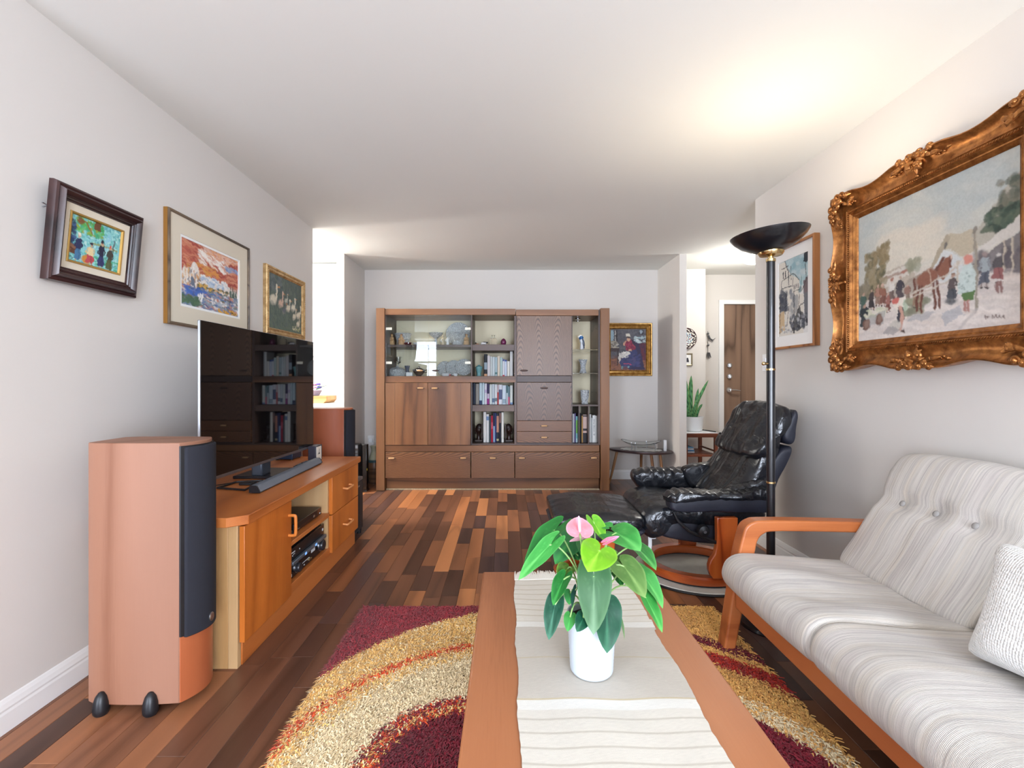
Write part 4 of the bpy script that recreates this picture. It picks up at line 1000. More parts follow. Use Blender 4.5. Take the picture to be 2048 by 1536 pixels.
# uprights: x of the left face, right face
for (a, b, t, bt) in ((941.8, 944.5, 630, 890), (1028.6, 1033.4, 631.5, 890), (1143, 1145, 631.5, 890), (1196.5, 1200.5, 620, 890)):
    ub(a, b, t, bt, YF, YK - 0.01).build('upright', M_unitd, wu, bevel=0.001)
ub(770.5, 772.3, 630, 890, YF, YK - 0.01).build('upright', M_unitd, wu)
# level members
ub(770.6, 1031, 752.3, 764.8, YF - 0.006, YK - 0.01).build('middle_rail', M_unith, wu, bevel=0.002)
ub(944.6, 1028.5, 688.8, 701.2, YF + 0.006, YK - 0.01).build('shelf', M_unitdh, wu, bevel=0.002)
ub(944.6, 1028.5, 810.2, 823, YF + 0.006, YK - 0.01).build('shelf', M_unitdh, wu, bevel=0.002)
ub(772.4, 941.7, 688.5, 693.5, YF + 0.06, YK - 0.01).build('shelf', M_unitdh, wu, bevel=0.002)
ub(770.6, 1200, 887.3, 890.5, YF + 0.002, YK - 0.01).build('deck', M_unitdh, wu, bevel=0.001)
ub(770.6, 1198.5, 890.7, 903.3, YF - 0.008, YK - 0.01).build('lower_rail', M_unith, wu, bevel=0.002)
ub(1033.6, 1142.8, 751.6, 764, YF, YF + 0.05).build('cross_rail', M_unitdh, wu, bevel=0.002)
ub(772, 1199, 956, 979.4, YF + 0.03, YF + 0.06).build('plinth', M_unith, wu, bevel=0.002)
ub(772, 1199, 978.0, 980.0, YF + 0.012, YF + 0.03).build('worn_edge', plain('worn_felt', S(184, 168, 140), 0.95, var=0.4, vscale=90, bmp=0.5), wu)
M_handle = plain('light_beech_handle', S(196, 156, 112), 0.4)
def handle(x, y, par, dark=False):
    X, Z = U(x), V(y)
    h = MB().tube([(X - 0.031, YF - 0.036, Z), (X - 0.02, YF - 0.036, Z), (X, YF - 0.037, Z), (X + 0.02, YF - 0.036, Z), (X + 0.031, YF - 0.036, Z)], [0.0065, 0.0085, 0.009, 0.0085, 0.0065], 10).build('handle', M_unitd if dark else M_handle, par)
    mb = MB()
    for s in (-1, 1):
        mb.tube([(X + s * 0.028, YF - 0.022, Z), (X + s * 0.028, YF - 0.03, Z), (X + s * 0.036, YF - 0.036, Z), (X + s * 0.028, YF - 0.036, Z)], 0.005, 8)
    mb.build('bracket', M_black, h if h.parent is None else par)
def front(name, x0, x1, y0, y1, mat, hs, grooves=(), dark=False):
    d = ub(x0 + 0.35, x1 - 0.35, y0 + 0.35, y1 - 0.35, YF - 0.022, YF).build(name, mat, wu, bevel=0.0015)
    for g in grooves: ub(g - 0.16, g + 0.16, y0 + 0.5, y1 - 0.5, YF - 0.0232, YF - 0.021).build('groove', M_unitd, d)
    for (x, y) in hs: handle(x, y, d, dark)
front('door', 771, 856.5, 765.3, 889.8, M_unit, [(842, 776.3)], (790.5,))
front('door', 856.5, 941.8, 765.3, 889.8, M_unit, [(870, 776.5)], (921.5,))
front('drawer', 771.5, 941.3, 903.6, 955.7, M_cathh, [(784, 915.5), (927, 915.3)])
front('drawer', 942.5, 1029, 903.6, 955.7, M_cathh, [(985.5, 915.3)])
front('drawer', 1030, 1198.8, 903.6, 955.7, M_cathh, [(1043.5, 915.3), (1186.5, 915)])
front('door', 1033.4, 1143, 632, 751.4, M_cath, [(1047.8, 741.2)], dark=True)
front('flap_door', 1033.4, 1143, 764.5, 841, M_cath2, [(1088, 776)], dark=True)
front('drawer', 1033.4, 1143, 841, 862.4, M_cathh, [(1088, 851.3)])
front('drawer', 1033.4, 1143, 862.4, 885, M_cathh, [(1088, 874.3)])
ub(1033.4, 1143, 885.2, 887.3, YF, YK - 0.02).build('deck_strip', M_unitdh, wu)
# glass column
for y in (699, 746.5):
    ub(1145.2, 1196.3, y - 0.6, y + 0.9, YF + 0.03, YK - 0.02).build('glass_shelf', M_glass, wu)
ub(1145.2, 1196.3, 809.5, 812.5, YF + 0.004, YK - 0.01).build('shelf', M_unitdh, wu)
for x in (1158.6, 1177.6): ub(x - 1, x + 1, 812.6, 887.2, YF + 0.01, YK - 0.01).build('divider', M_unitd, wu)
mb = MB(); mb.lathe([(0.03, 0), (0.03, -0.012), (0.012, -0.02), (0.012, -0.035), (0.0, -0.035)], 16, (U(1161), 5.33, V(632.5))); mb.build('spotlight', M_chrome, wu)
for (lx, pw) in ((U(1171), 1.2), (U(857), 2.6)):  # column spotlight's beam, plus an unseen fill added to brighten the glass cabinet
    l_ = bpy.data.lights.new('puck_and_fill_light', 'SPOT'); l_.energy = pw; l_.color = S(255, 240, 214); l_.shadow_soft_size = 0.03; l_.spot_size = R(150); l_.spot_blend = 0.5
    lo_ = bpy.data.objects.new('puck_and_fill_light', l_); lo_.location = (lx, 5.33, V(632) - 0.045); C.objects.link(lo_)
mb = MB()
for yy in (655, 786): 
    for q in (5.25, 5.5): mb.lathe([(0, 0), (0.006, 0), (0.006, 0.002), (0, 0.002)], 10, (U(1196.4) - 0.001, q, V(yy)), Matrix.Rotation(R(-90), 3, 'Y'))
mb.build('peg_hole', M_black, wu)
# glass doors: two hinged panes, each standing very slightly ajar
GX0, GXM, GX1 = U(772.2), U(857), U(941.6); GZ0, GZ1 = V(752), V(630.2)
for (hx, w, sg, ang) in ((GX0, GXM - GX0 - 0.002, 1, -0.15), (GX1, GX1 - GXM - 0.002, -1, 0.15)):
    Mh = Matrix.Translation((hx, YF - 0.002, 0)) @ Matrix.Rotation(R(ang), 4, 'Z')
    mb = MB(); xs = sorted((0, sg * w)); mb.box(xs[0], xs[1], -0.003, 0.003, GZ0 + 0.002, GZ1 - 0.002, Mh)
    g = mb.build('glass_door', M_pane, wu)
    for z in (V(657.5), V(725.5)):
        mb = MB(); xs2 = sorted((0, sg * 0.062 if sg > 0 else sg * 0.06)); mb.box(xs2[0], xs2[1], -0.006, -0.003, z - 0.013, z + 0.013, Mh); mb.build('hinge_plate', plain('pale_hinge', S(214, 214, 200), 0.4), g)
    hxx = sg * (w - 0.085) if sg > 0 else sg * (w - 0.075)
    Mt = Mh @ Matrix.Translation((hxx, -0.025, V(741.3)))
    mb = MB().tube([Mt @ Vector((a, 0, 0)) for a in (-0.03, -0.015, 0, 0.015, 0.03)], [0.006, 0.0085, 0.009, 0.0085, 0.006], 10); mb.build('handle', M_handle if sg > 0 else M_unitd, g)
    mb = MB()
    for q in (-0.03, 0.03): mb.tube([Mt @ Vector((q, 0.022, 0)), Mt @ Vector((q, 0, 0)), Mt @ Vector((q * 1.25, 0, 0))], 0.005, 8)
    mb.build('bracket', M_black, g)

# ------------------------------------------------------------ books
OR = ['leftmost', 'second', 'third', 'fourth', 'fifth', 'sixth', 'seventh', 'eighth', 'ninth', 'tenth', 'eleventh', 'twelfth', 'thirteenth', 'fourteenth', 'fifteenth', 'sixteenth', 'seventeenth', 'eighteenth']
M_pages = plain('book_pages', S(226, 218, 200), 0.9)
M_book = vcol('book_cover', 0.5)
def book(x0, x1, z0, z1, y0, dep, col, label, group, bands=(), lean=0.0, text=None, tcol=None):
    cx = (x0 + x1) / 2; hw = (x1 - x0) / 2 - 0.0006; h = z1 - z0
    Mr = Matrix.Rotation(lean, 3, 'Y')
    t = thing('book', label, 'book', (cx, y0, z0), group=group, mat3=Mr)
    mb = MB(); n = 7; pts = []
    for i in range(n): a = math.pi * i / (n - 1); pts.append((-hw * math.cos(a), 0.004 - 0.005 * math.sin(a)))
    zs = [0.0] + sorted(set([q for b in bands for q in b[:2] if 0 < q < 1])) + [1.0]
    def colat(f):
        c = col
        for b in bands:
            if b[0] <= f <= b[1]: c = b[2]
        return c
    th = 0.002 if hw > 0.006 else 0.0012
    for a, b in zip(zs, zs[1:]):
        c = colat((a + b) / 2)
        vs = [(p[0], p[1], h * a) for p in pts] + [(p[0], p[1], h * b) for p in pts]
        mb.add(vs, [(i, i + 1, n + i + 1, n + i) for i in range(n - 1)], c)
    for s in (-1, 1): mb.box(min(s * hw, s * (hw - th)), max(s * hw, s * (hw - th)), 0.003, dep, 0, h, col=col)
    mb.build('cover', M_book, t, local=True, fix=False)
    MB().box(-hw + th, hw - th, 0.003, dep - 0.004, 0.003, h - 0.003).build('pages', M_pages, t, local=True, smooth=False)
    if text:
        cu = bpy.data.curves.new('title', 'FONT'); cu.body = text; cu.size = hw * 1.5; cu.align_x = 'CENTER'; cu.align_y = 'CENTER'
        o = bpy.data.objects.new('title', cu); C.objects.link(o); o.parent = t; o.location = (0, -0.0016, h * 0.56); o.rotation_euler = (R(90), R(90), 0)
        dg = bpy.context.evaluated_depsgraph_get(); me = bpy.data.meshes.new_from_object(o.evaluated_get(dg)); bpy.data.objects.remove(o)
        me.name = 'title'; me.materials.clear(); me.materials.append(plain('title_ink', tcol or S(40, 42, 50), 0.6))
        o = bpy.data.objects.new('title', me); C.objects.link(o); o.parent = t; o.location = (0, -0.0016, h * 0.56); o.rotation_euler = (R(90), R(90), 0)
    return t
def row(items, y_floor, y0, group, where, Yp):
    """items: (px0, px1, py_top, colour, colour name, bands, text)"""
    s = F / Yp
    zf = V(y_floor) + 0.0005
    for i, it in enumerate(items):
        a, b, top, col, nm = it[:5]; bands = it[5] if len(it) > 5 else (); tx = it[6] if len(it) > 6 else None
        x0, x1 = (a - CX) / s, (b - CX) / s; z1 = zf + (y_floor - top) / s
        o = OR[i] if i == 0 else OR[i] + ' from the left'
        book(x0, x1, zf, z1, y0, 0.155 + 0.02 * ((i * 7) % 3), col, '%s, %s in %s' % (nm, o, where), group, bands, 0.0, tx, it[7] if len(it) > 7 else None)
W1, W2, W3 = S(226, 226, 222), S(206, 214, 218), S(220, 214, 200)
Y2 = 5.30
row([(968, 974.6, 708, S(26, 30, 38), 'tall black book with pale spine band', ((0.3, 0.62, S(150, 166, 176)), (0.0, 0.1, S(214, 160, 120)), (0.7, 0.97, S(30, 34, 40)))),
     (974.6, 980.4, 711, S(212, 206, 206), 'pale greyish book'), (980.6, 984.8, 713, S(200, 208, 206), 'slim pale green book'), (985, 989.6, 713.5, S(206, 216, 218), 'pale blue-white book'),
     (989.8, 994.8, 714, S(170, 190, 196), 'grey-blue book', ((0.1, 0.2, S(80, 120, 120)),)), (995, 1000, 712, S(216, 204, 186), 'tall beige book'), (1000.2, 1005, 714.5, S(176, 200, 198), 'sea-green book'),
     (1005.2, 1009, 718, S(222, 224, 228), 'white book with a red foot', ((0.0, 0.07, S(200, 60, 80)), (0.88, 1, S(70, 90, 150)))), (1009.2, 1014, 719.5, S(196, 208, 226), 'white book with a blue head', ((0.9, 1, S(60, 80, 150)),)),
     (1014.4, 1019.6, 722, S(224, 222, 214), 'short cream book'), (1020, 1026, 702.5, S(214, 216, 214), 'tallest white book')], 752, Y2, 'books on the upper bookshelf', 'the upper book row', Y2)
Y3 = 5.27
row([(945.6, 951, 767.5, S(34, 46, 66), 'dark navy book'), (951.2, 958, 769, S(150, 146, 138), 'grey-brown book'), (958.6, 964.2, 766.8, S(196, 216, 224), 'pale blue book with a navy foot', ((0.0, 0.18, S(44, 62, 100)),)),
     (964.6, 968.6, 767, S(206, 226, 232), 'slim pale aqua book'), (969, 973.8, 768, S(222, 222, 230), 'white book with lilac lettering', ((0.55, 0.7, S(196, 180, 214)),)),
     (974, 978.8, 768.8, S(52, 44, 84), 'dark violet book with a magenta foot', ((0.0, 0.28, S(150, 50, 130)), (0.28, 0.52, S(206, 190, 214)))), (979, 983.8, 770, S(214, 222, 220), 'white-green book'),
     (984, 989.4, 769.5, S(198, 208, 214), 'silver-grey book with a dark foot', ((0.1, 0.3, S(90, 110, 140)),)), (989.6, 994.4, 770, S(220, 224, 226), 'white book with a grey badge', ((0.15, 0.32, S(110, 130, 140)),)),
     (994.6, 997.4, 771, S(196, 70, 72), 'thin red book', ((0.62, 1, S(216, 196, 200)),)), (997.6, 1004.6, 770.5, S(214, 218, 226), 'white book with a blue panel', ((0.25, 0.75, S(84, 96, 130)),)),
     (1004.8, 1012, 772, S(206, 220, 230), 'pale blue-white wide book', ((0.05, 0.28, S(150, 170, 186)),)), (1012.4, 1016, 772, S(92, 124, 130), 'teal book', ((0.0, 0.6, S(196, 210, 216)),)),
     (1016.2, 1019.6, 774, S(120, 150, 160), 'narrow book with a pink foot', ((0.0, 0.42, S(214, 110, 140)),)), (1020.2, 1026, 772, S(212, 218, 212), 'rightmost cream book', ((0.0, 0.1, S(120, 150, 190)),))], 810, Y3, 'books on the middle bookshelf', 'the middle book row', Y3)
Y4 = 5.25
row([(966.6, 972.4, 826.5, S(226, 226, 222), 'tall white book'), (972.6, 978, 831, S(222, 224, 222), 'white book with a blue head', ((0.78, 0.92, S(110, 140, 180)),)), (978.4, 981.8, 835, S(66, 82, 90), 'slim dark teal book'),
     (982, 986, 834, S(176, 34, 60), 'crimson red book', ((0.5, 0.75, S(206, 90, 110)),)), (986.2, 990, 828.5, S(44, 50, 84), 'navy book with a pale blue foot', ((0.0, 0.55, S(150, 180, 216)),)),
     (990.2, 992.6, 829, S(60, 76, 130), 'thin blue book'), (992.8, 998, 830, S(40, 44, 58), 'black book with orange lettering', ((0.35, 0.92, S(190, 140, 120)), (0.05, 0.12, S(190, 180, 140)))),
     (998.2, 1002.4, 825, S(34, 38, 50), 'dark slate book', ((0.62, 0.94, S(130, 100, 96)),)), (1002.8, 1007.6, 827.5, S(224, 224, 218), 'white book', ())], 887.2, Y4, 'books between the carved bookends', 'the bookend row', Y4)
Yc = 5.24
row([(1145.3, 1148.9, 830, S(220, 222, 226), 'slim white book'), (1149.1, 1151.5, 829, S(110, 100, 150), 'thin violet book'), (1151.7, 1157.3, 835, S(130, 190, 190), 'aqua book with green lettering', ((0.35, 0.85, S(120, 180, 80)), (0.0, 0.15, S(190, 210, 216))))],
    887.2, Yc, 'books in the left slot under the glass shelves', 'the left book slot', Yc)
row([(1159.8, 1163, 830, S(40, 42, 50), 'thin black book'), (1163.2, 1165.6, 834, S(206, 160, 90), 'thin ochre book'), (1165.8, 1175.6, 832, S(206, 176, 166), 'wide pink and black patterned book', ((0.0, 0.34, S(44, 40, 44)), (0.42, 0.5, S(50, 46, 50)), (0.93, 0.98, S(50, 46, 50))))],
    887.2, Yc, 'books in the middle slot under the glass shelves', 'the middle book slot', Yc)
row([(1178.8, 1182.6, 831, S(226, 228, 226), 'tall white book'), (1182.8, 1184.8, 838, S(206, 212, 212), 'thin pale grey book'), (1185, 1191, 833, S(228, 228, 224), 'white book with black lettering', (), 'Africa Obscura  \u25CE'), (1191.4, 1196, 834, S(220, 220, 214), 'rightmost off-white book')],
    887.2, Yc, 'books in the right slot under the glass shelves', 'the right book slot', Yc)

# ------------------------------------------------------------ ornaments in the wall unit
def P3(px, py, Y): v = at(px, py, Y); return v
def shelf_thing(name, label, cat, px, yfl, Y, group=None):
    x = (px - CX) * Y / F; z = V(yfl) + 0.0005
    return thing(name, label, cat, (x, Y, z), group=group), Vector((x, Y, z)), F / Y
M_carved = plain('carved_pale_wood', S(206, 164, 116), 0.55, var=0.15, vscale=30)
def figurine(px, label, turn=1, h=0.125, Y=5.33, yfl=688.5):
    t, o, s = shelf_thing('carved_figurine', label, 'figurine', px, yfl, Y, 'carved wooden figurines in the glass cabinet')
    MB().lathe([(0, 0), (0.030, 0), (0.033, 0.01), (0.030, 0.04), (0.022, 0.07), (0.019, 0.088), (0.010, 0.098), (0, 0.1)], 20, o, sx=1, sy=.8).build('robe', M_carved, t)
    MB().ball(o + Vector((0.003 * turn, -0.004, 0.108)), (0.0125, 0.013, 0.016), 14, 10).build('head', M_carved, t)
    MB().ball(o + Vector((-0.002 * turn, 0.002, 0.114)), (0.0145, 0.014, 0.014), 12, 8).build('headscarf', plain('carved_dark', S(150, 104, 70), 0.6), t)
    mb = MB(); mb.tube([o + Vector((-0.018, -0.004, 0.08)), o + Vector((-0.02, -0.022, 0.058)), o + Vector((0.006 * turn, -0.026, 0.056))], [0.008, 0.007, 0.005], 8)
    mb.tube([o + Vector((0.018, -0.004, 0.08)), o + Vector((0.02, -0.022, 0.06)), o + Vector((0.0, -0.026, 0.062))], [0.008, 0.007, 0.005], 8); mb.build('arms', M_carved, t)
    return t
figurine(783.5, 'carved pale wood figurine, leftmost on the glass cabinet upper shelf')
t = figurine(802.5, 'carved pale wood figurine holding a basket, second on the glass cabinet upper shelf', -1)
o = ROOT[t].translation; MB().lathe([(0, 0), (0.013, 0), (0.018, 0.018), (0.014, 0.018), (0, 0.012)], 14, o + Vector((0.028, -0.02, 0.042))).build('basket', M_carved, t)
figurine(933, 'carved pale wood figurine beside the big crystal plate at the cabinet right end', 1)
def crystal(name, label, px, yfl, Y, prof, cuts=0.0, nseg=36, M=None, off=(0, 0, 0), mat=None, cat='glassware', group=None):
    t, o, s = shelf_thing(name, label, cat, px, yfl, Y, group)
    mb = MB(); vs = []; fs = []; n = nseg; m = len(prof)
    for j, (r, z) in enumerate(prof):
        for k in range(n):
            a = 2 * math.pi * k / n; rr = r * (1 + cuts * (1 if (k + j) % 2 else -1))
            p = Vector((rr * math.cos(a), rr * math.sin(a), z))
            if M is not None: p = M @ p
            vs.append(p + o + Vector(off))
    for j in range(m - 1):
        for k in range(n): fs.append((j * n + k, j * n + (k + 1) % n, (j + 1) * n + (k + 1) % n, (j + 1) * n + k))
    if prof[0][0] > 1e-5: fs.append(tuple(range(n))[::-1])
    if prof[-1][0] > 1e-5: fs.append(tuple((m - 1) * n + k for k in range(n)))
    mb.add(vs, fs); mb.build('bowl' if cat == 'glassware' else 'body', mat or M_crystal, t, smooth=cuts == 0)
    return t, o
def vessel(r0, r1, h, th=0.004, foot=0.0, curve=0.0):
    o = [(r0 * (1 - i / 6) + r1 * i / 6 + curve * math.sin(math.pi * i / 6), h * i / 6) for i in range(7)]
    i_ = [(max(0.001, r - th), max(z, th * 1.5)) for r, z in o][::-1]
    return [(0, 0)] + o + i_ + [(0, th * 1.5)]
M_cutgl = plain('cut_glass_frost', S(196, 208, 214), 0.12, spec=0.9, var=0.25, vscale=60)
def mixglass(name, tint, amt):
    m, nt, b = newmat(name); b.inputs['Base Color'].default_value = (*tint, 1); b.inputs['Roughness'].default_value = 0.08
    b.inputs['Transmission Weight'].default_value = amt; b.inputs['IOR'].default_value = 1.5; b.inputs['Specular IOR Level'].default_value = 0.9; return m
M_cut = mixglass('cut_crystal_mix', S(236, 241, 244), 0.35)
_nt = M_cut.node_tree; _vo = nd(_nt, 'ShaderNodeTexVoronoi'); _vo.inputs['Scale'].default_value = 70; _nt.links.new(coords(_nt), _vo.inputs['Vector']); bump(_nt, _nt.nodes['Principled BSDF'], _vo.outputs['Distance'], 1.0, 0.012)
crystal('crystal_bowl', 'long cut crystal bowl behind the two figurines on the left', 806, 688.5, 5.48, vessel(0.05, 0.095, 0.145, 0.006), 0.03, 40, mat=M_cut)
crystal('red_dish', 'small dark red glass dish beside the second carved figurine', 815.5, 688.5, 5.31, vessel(0.03, 0.042, 0.03, 0.003), 0.02, 24, mat=mixglass('red_glass', S(120, 30, 50), 0.5))
crystal('white_dish', 'low white dish in the middle of the glass cabinet upper shelf', 838, 688.5, 5.40, vessel(0.05, 0.07, 0.035, 0.004), 0, mat=M_white_cer, cat='dish')
crystal('footed_bowl', 'silver footed bowl right of the middle on the glass cabinet upper shelf', 872, 688.5, 5.45, [(0, 0), (0.05, 0), (0.045, 0.01), (0.012, 0.03), (0.012, 0.08), (0.03, 0.095), (0.065, 0.12), (0.08, 0.15), (0.077, 0.15), (0.06, 0.122), (0, 0.1)], 0, mat=M_cut)
for (px, lab, h) in ((886, 'small white porcelain figurine left of the crystal plate', 0.115), (895.5, 'smaller white porcelain figurine closest to the crystal plate', 0.085)):
    t, o, s = shelf_thing('porcelain_figurine', lab, 'figurine', px, 688.5, 5.34, 'porcelain figurines in the glass cabinet')
    k = h / 0.115
    MB().lathe([(0, 0), (0.018, 0), (0.02, 0.01), (0.012, 0.05), (0.015, 0.075), (0.006, 0.088), (0, 0.09)], 16, o + Vector((0, 0, 0))).build('dress', plain('porcelain_tan', S(206, 190, 160), 0.35) if px < 890 else M_white_cer, t)
    MB().ball(o + Vector((0, 0, 0.098 * k + 0.002)), 0.011, 12, 8).build('head', plain('porcelain_hair', S(214, 196, 170), 0.4), t)
    MB().tube([o + Vector((-0.013, 0, 0.072)), o + Vector((-0.024, -0.01, 0.05)), o + Vector((-0.008, -0.016, 0.042))], 0.005, 8).build('arm', M_white_cer, t)
tilt_ = Matrix.Rotation(R(78), 3, 'X')
def plate_prof(r): return [(0, 0.0), (r * .6, 0.0), (r * .95, 0.018), (r, 0.024), (r, 0.028), (r * .93, 0.024), (r * .6, 0.006), (0, 0.006)]
t, o = crystal('crystal_plate', 'big round cut crystal plate standing upright on the glass cabinet upper shelf', 916, 688.5, 5.5, plate_prof(0.135), 0.012, 48, tilt_, (0, 0.03, 0.138), mat=M_cut, cat='plate')
t, o = crystal('butter_dish', 'low clear glass butter dish in front of the big crystal plate', 915, 688.5, 5.3, vessel(0.05, 0.062, 0.035, 0.005), 0.02, 28, mat=M_cut)
MB().lathe([(0.05, 0.035), (0.046, 0.055), (0.02, 0.066), (0.008, 0.068), (0.009, 0.08), (0, 0.083)], 24, o).build('lid', M_cut, t)
t, o = crystal('cake_stand', 'stacked clear glass cake dish with domed lid at the cabinet lower left', 794, 752.3, 5.36, vessel(0.088, 0.098, 0.045, 0.005), 0.015, 40, mat=M_cut)
MB().lathe([(0.09, 0.046), (0.088, 0.07), (0.06, 0.092), (0.02, 0.10), (0.01, 0.103), (0.012, 0.115), (0, 0.118)], 28, o).build('lid', M_cut, t)
crystal('wine_goblet', 'clear stemmed glass goblet behind the cake dish', 797, 752.3, 5.52, [(0, 0), (0.03, 0), (0.03, 0.004), (0.006, 0.012), (0.005, 0.14), (0.03, 0.16), (0.036, 0.19), (0.036, 0.22), (0.033, 0.22), (0.03, 0.165), (0, 0.15)], 0)
crystal('blue_cup', 'small dark blue cup right of the glass cake dish', 814.5, 752.3, 5.5, [(0, 0), (0.03, 0), (0.03, 0.055), (0.02, 0.058), (0.02, 0.075), (0.03, 0.12), (0.027, 0.12), (0, 0.08)], 0, mat=plain('cobalt_glaze', S(60, 72, 98), 0.3), cat='cup')
t, o, s = shelf_thing('white_box', 'small white porcelain box on the cabinet lower shelf', 'box', 819, 752.3, 5.27)
MB().box(-0.034, 0.034, -0.02, 0.02, 0, 0.034, Matrix.Translation(o)).build('body', M_white_cer, t, bevel=0.003); MB().box(-0.036, 0.036, -0.022, 0.022, 0.034, 0.042, Matrix.Translation(o)).build('lid', M_white_cer, t, bevel=0.003)
t, o = crystal('silver_bowl', 'silver sugar bowl with lid on the cabinet lower shelf', 838, 752.3, 5.36, [(0, 0), (0.035, 0), (0.03, 0.01), (0.05, 0.03), (0.068, 0.055), (0.066, 0.075), (0.04, 0.09), (0.01, 0.096), (0.012, 0.108), (0, 0.112)], 0.0, 28, mat=M_chrome, cat='bowl')
MB().tube([o + Vector((0.066, 0, 0.065)), o + Vector((0.09, 0, 0.07)), o + Vector((0.09, 0, 0.045)), o + Vector((0.06, 0, 0.04))], 0.005, 8).build('handle', M_chrome, t)
for (px, r, Y, lab) in ((889, 0.084, 5.52, 'upright cut crystal dish, left of three on the cabinet lower shelf'), (907.5, 0.088, 5.45, 'upright cut crystal dish, middle of three on the cabinet lower shelf'), (928, 0.094, 5.38, 'upright cut crystal dish, right of three on the cabinet lower shelf')):
    crystal('crystal_dish', lab, px, 752.3, Y, plate_prof(r), 0.03, 32, Matrix.Rotation(R(72), 3, 'X'), (0, 0.03, r * 1.0), mat=M_cut, cat='plate', group='upright crystal dishes on the cabinet lower shelf')
for (px, w, lab, mt) in ((891, 0.05, 'low blue and white saucer before the left crystal dish', M_white_cer), (911, 0.028, 'small white cup before the middle crystal dish', M_white_cer)):
    crystal('small_cup', lab, px, 752.3, 5.27, vessel(w * .7, w, 0.03, 0.003), 0, 20, mat=mt, cat='cup')
t, o, s = shelf_thing('red_bead', 'tiny red ornament before the left crystal dish', 'ornament', 900, 752.3, 5.25)
MB().ball(o + Vector((0, 0, 0.011)), 0.011, 10, 7).build('ball', plain('red_glaze', S(190, 40, 50), 0.3), t); MB().lathe([(0.008, 0), (0.006, 0.004), (0, 0.004)], 10, o).build('base', M_white_cer, t)

# open shelf above the books
t, o, s = shelf_thing('bird_ornament', 'tiny brown bird ornament on the open top shelf', 'ornament', 954.5, 688.8, 5.3)
MB().ball(o + Vector((0, 0, 0.012)), (0.02, 0.012, 0.011), 12, 8).build('body', plain('tan_glaze', S(196, 150, 116), 0.4), t); MB().ball(o + Vector((-0.016, 0, 0.026)), 0.008, 10, 6).build('head', M_black, t)
t, o, s = shelf_thing('cow_figurine', 'small black and white cow ornament on the open top shelf', 'figurine', 967.5, 688.8, 5.3)
MB().ball(o + Vector((0, 0, 0.024)), (0.032, 0.013, 0.014), 14, 9).build('body', plain('cow_glaze', S(226, 224, 220), 0.35), t)
MB().ball(o + Vector((0.008, 0.0, 0.034)), (0.022, 0.0125, 0.006), 12, 7).build('patch', M_black, t); MB().ball(o + Vector((0.036, -0.004, 0.03)), (0.011, 0.008, 0.009), 10, 7).build('head', M_black, t)
for (dx, dy) in ((-0.022, -0.006), (-0.022, 0.006), (0.02, -0.006), (0.02, 0.006)): MB().tube([o + Vector((dx, dy, 0)), o + Vector((dx, dy, 0.02))], 0.0045, 6).build('leg', M_white_cer, t)
t, o, s = shelf_thing('glass_bottle', 'square clear glass bottle with two necks on the open top shelf', 'bottle', 986.5, 688.8, 5.3)
mb = MB(); mb.prism([(-0.04, 0), (0.04, 0), (0.04, 0.062), (0.028, 0.078), (-0.028, 0.078), (-0.04, 0.062)], 'y', -0.018, 0.018); mb.v = [tuple(Vector(p) + o) for p in mb.v]; mb.build('body', mixglass('bottle_glass', S(236, 224, 200), 0.75), t, bevel=0.004)
for q in (-0.012, 0.012): MB().lathe([(0.006, 0.078), (0.006, 0.105), (0.009, 0.112), (0.004, 0.112), (0.004, 0.078)], 12, o + Vector((q, 0, 0))).build('neck', M_glass, t)
t, o, s = shelf_thing('purple_egg', 'purple speckled egg ornament on the open top shelf', 'ornament', 1007, 688.8, 5.3)
MB().lathe([(0.0, 0.0), (0.014, 0), (0.024, 0.012), (0.030, 0.03), (0.027, 0.05), (0.018, 0.066), (0.006, 0.075), (0, 0.076)], 24, o).build('egg', plain('purple_glaze', S(104, 40, 76), 0.25, var=0.5, vscale=60), t)
t, o, s = shelf_thing('celadon_vase', 'small blue-green vase left of the upper book row', 'vase', 958, 752.3, 5.3)
MB().lathe([tuple(p) for p in spline([(0, 0), (0.024, 0), (0.026, 0.006), (0.023, 0.03), (0.03, 0.06), (0.037, 0.09), (0.034, 0.104), (0.018, 0.112), (0.012, 0.116), (0.014, 0.122), (0.010, 0.122), (0, 0.116)], 44, False)], 28, o).build('body', plain('celadon', S(106, 156, 158), 0.3, var=0.12, vscale=30), t)
M_ebony = plain('dark_carved_wood', S(48, 30, 24), 0.28)
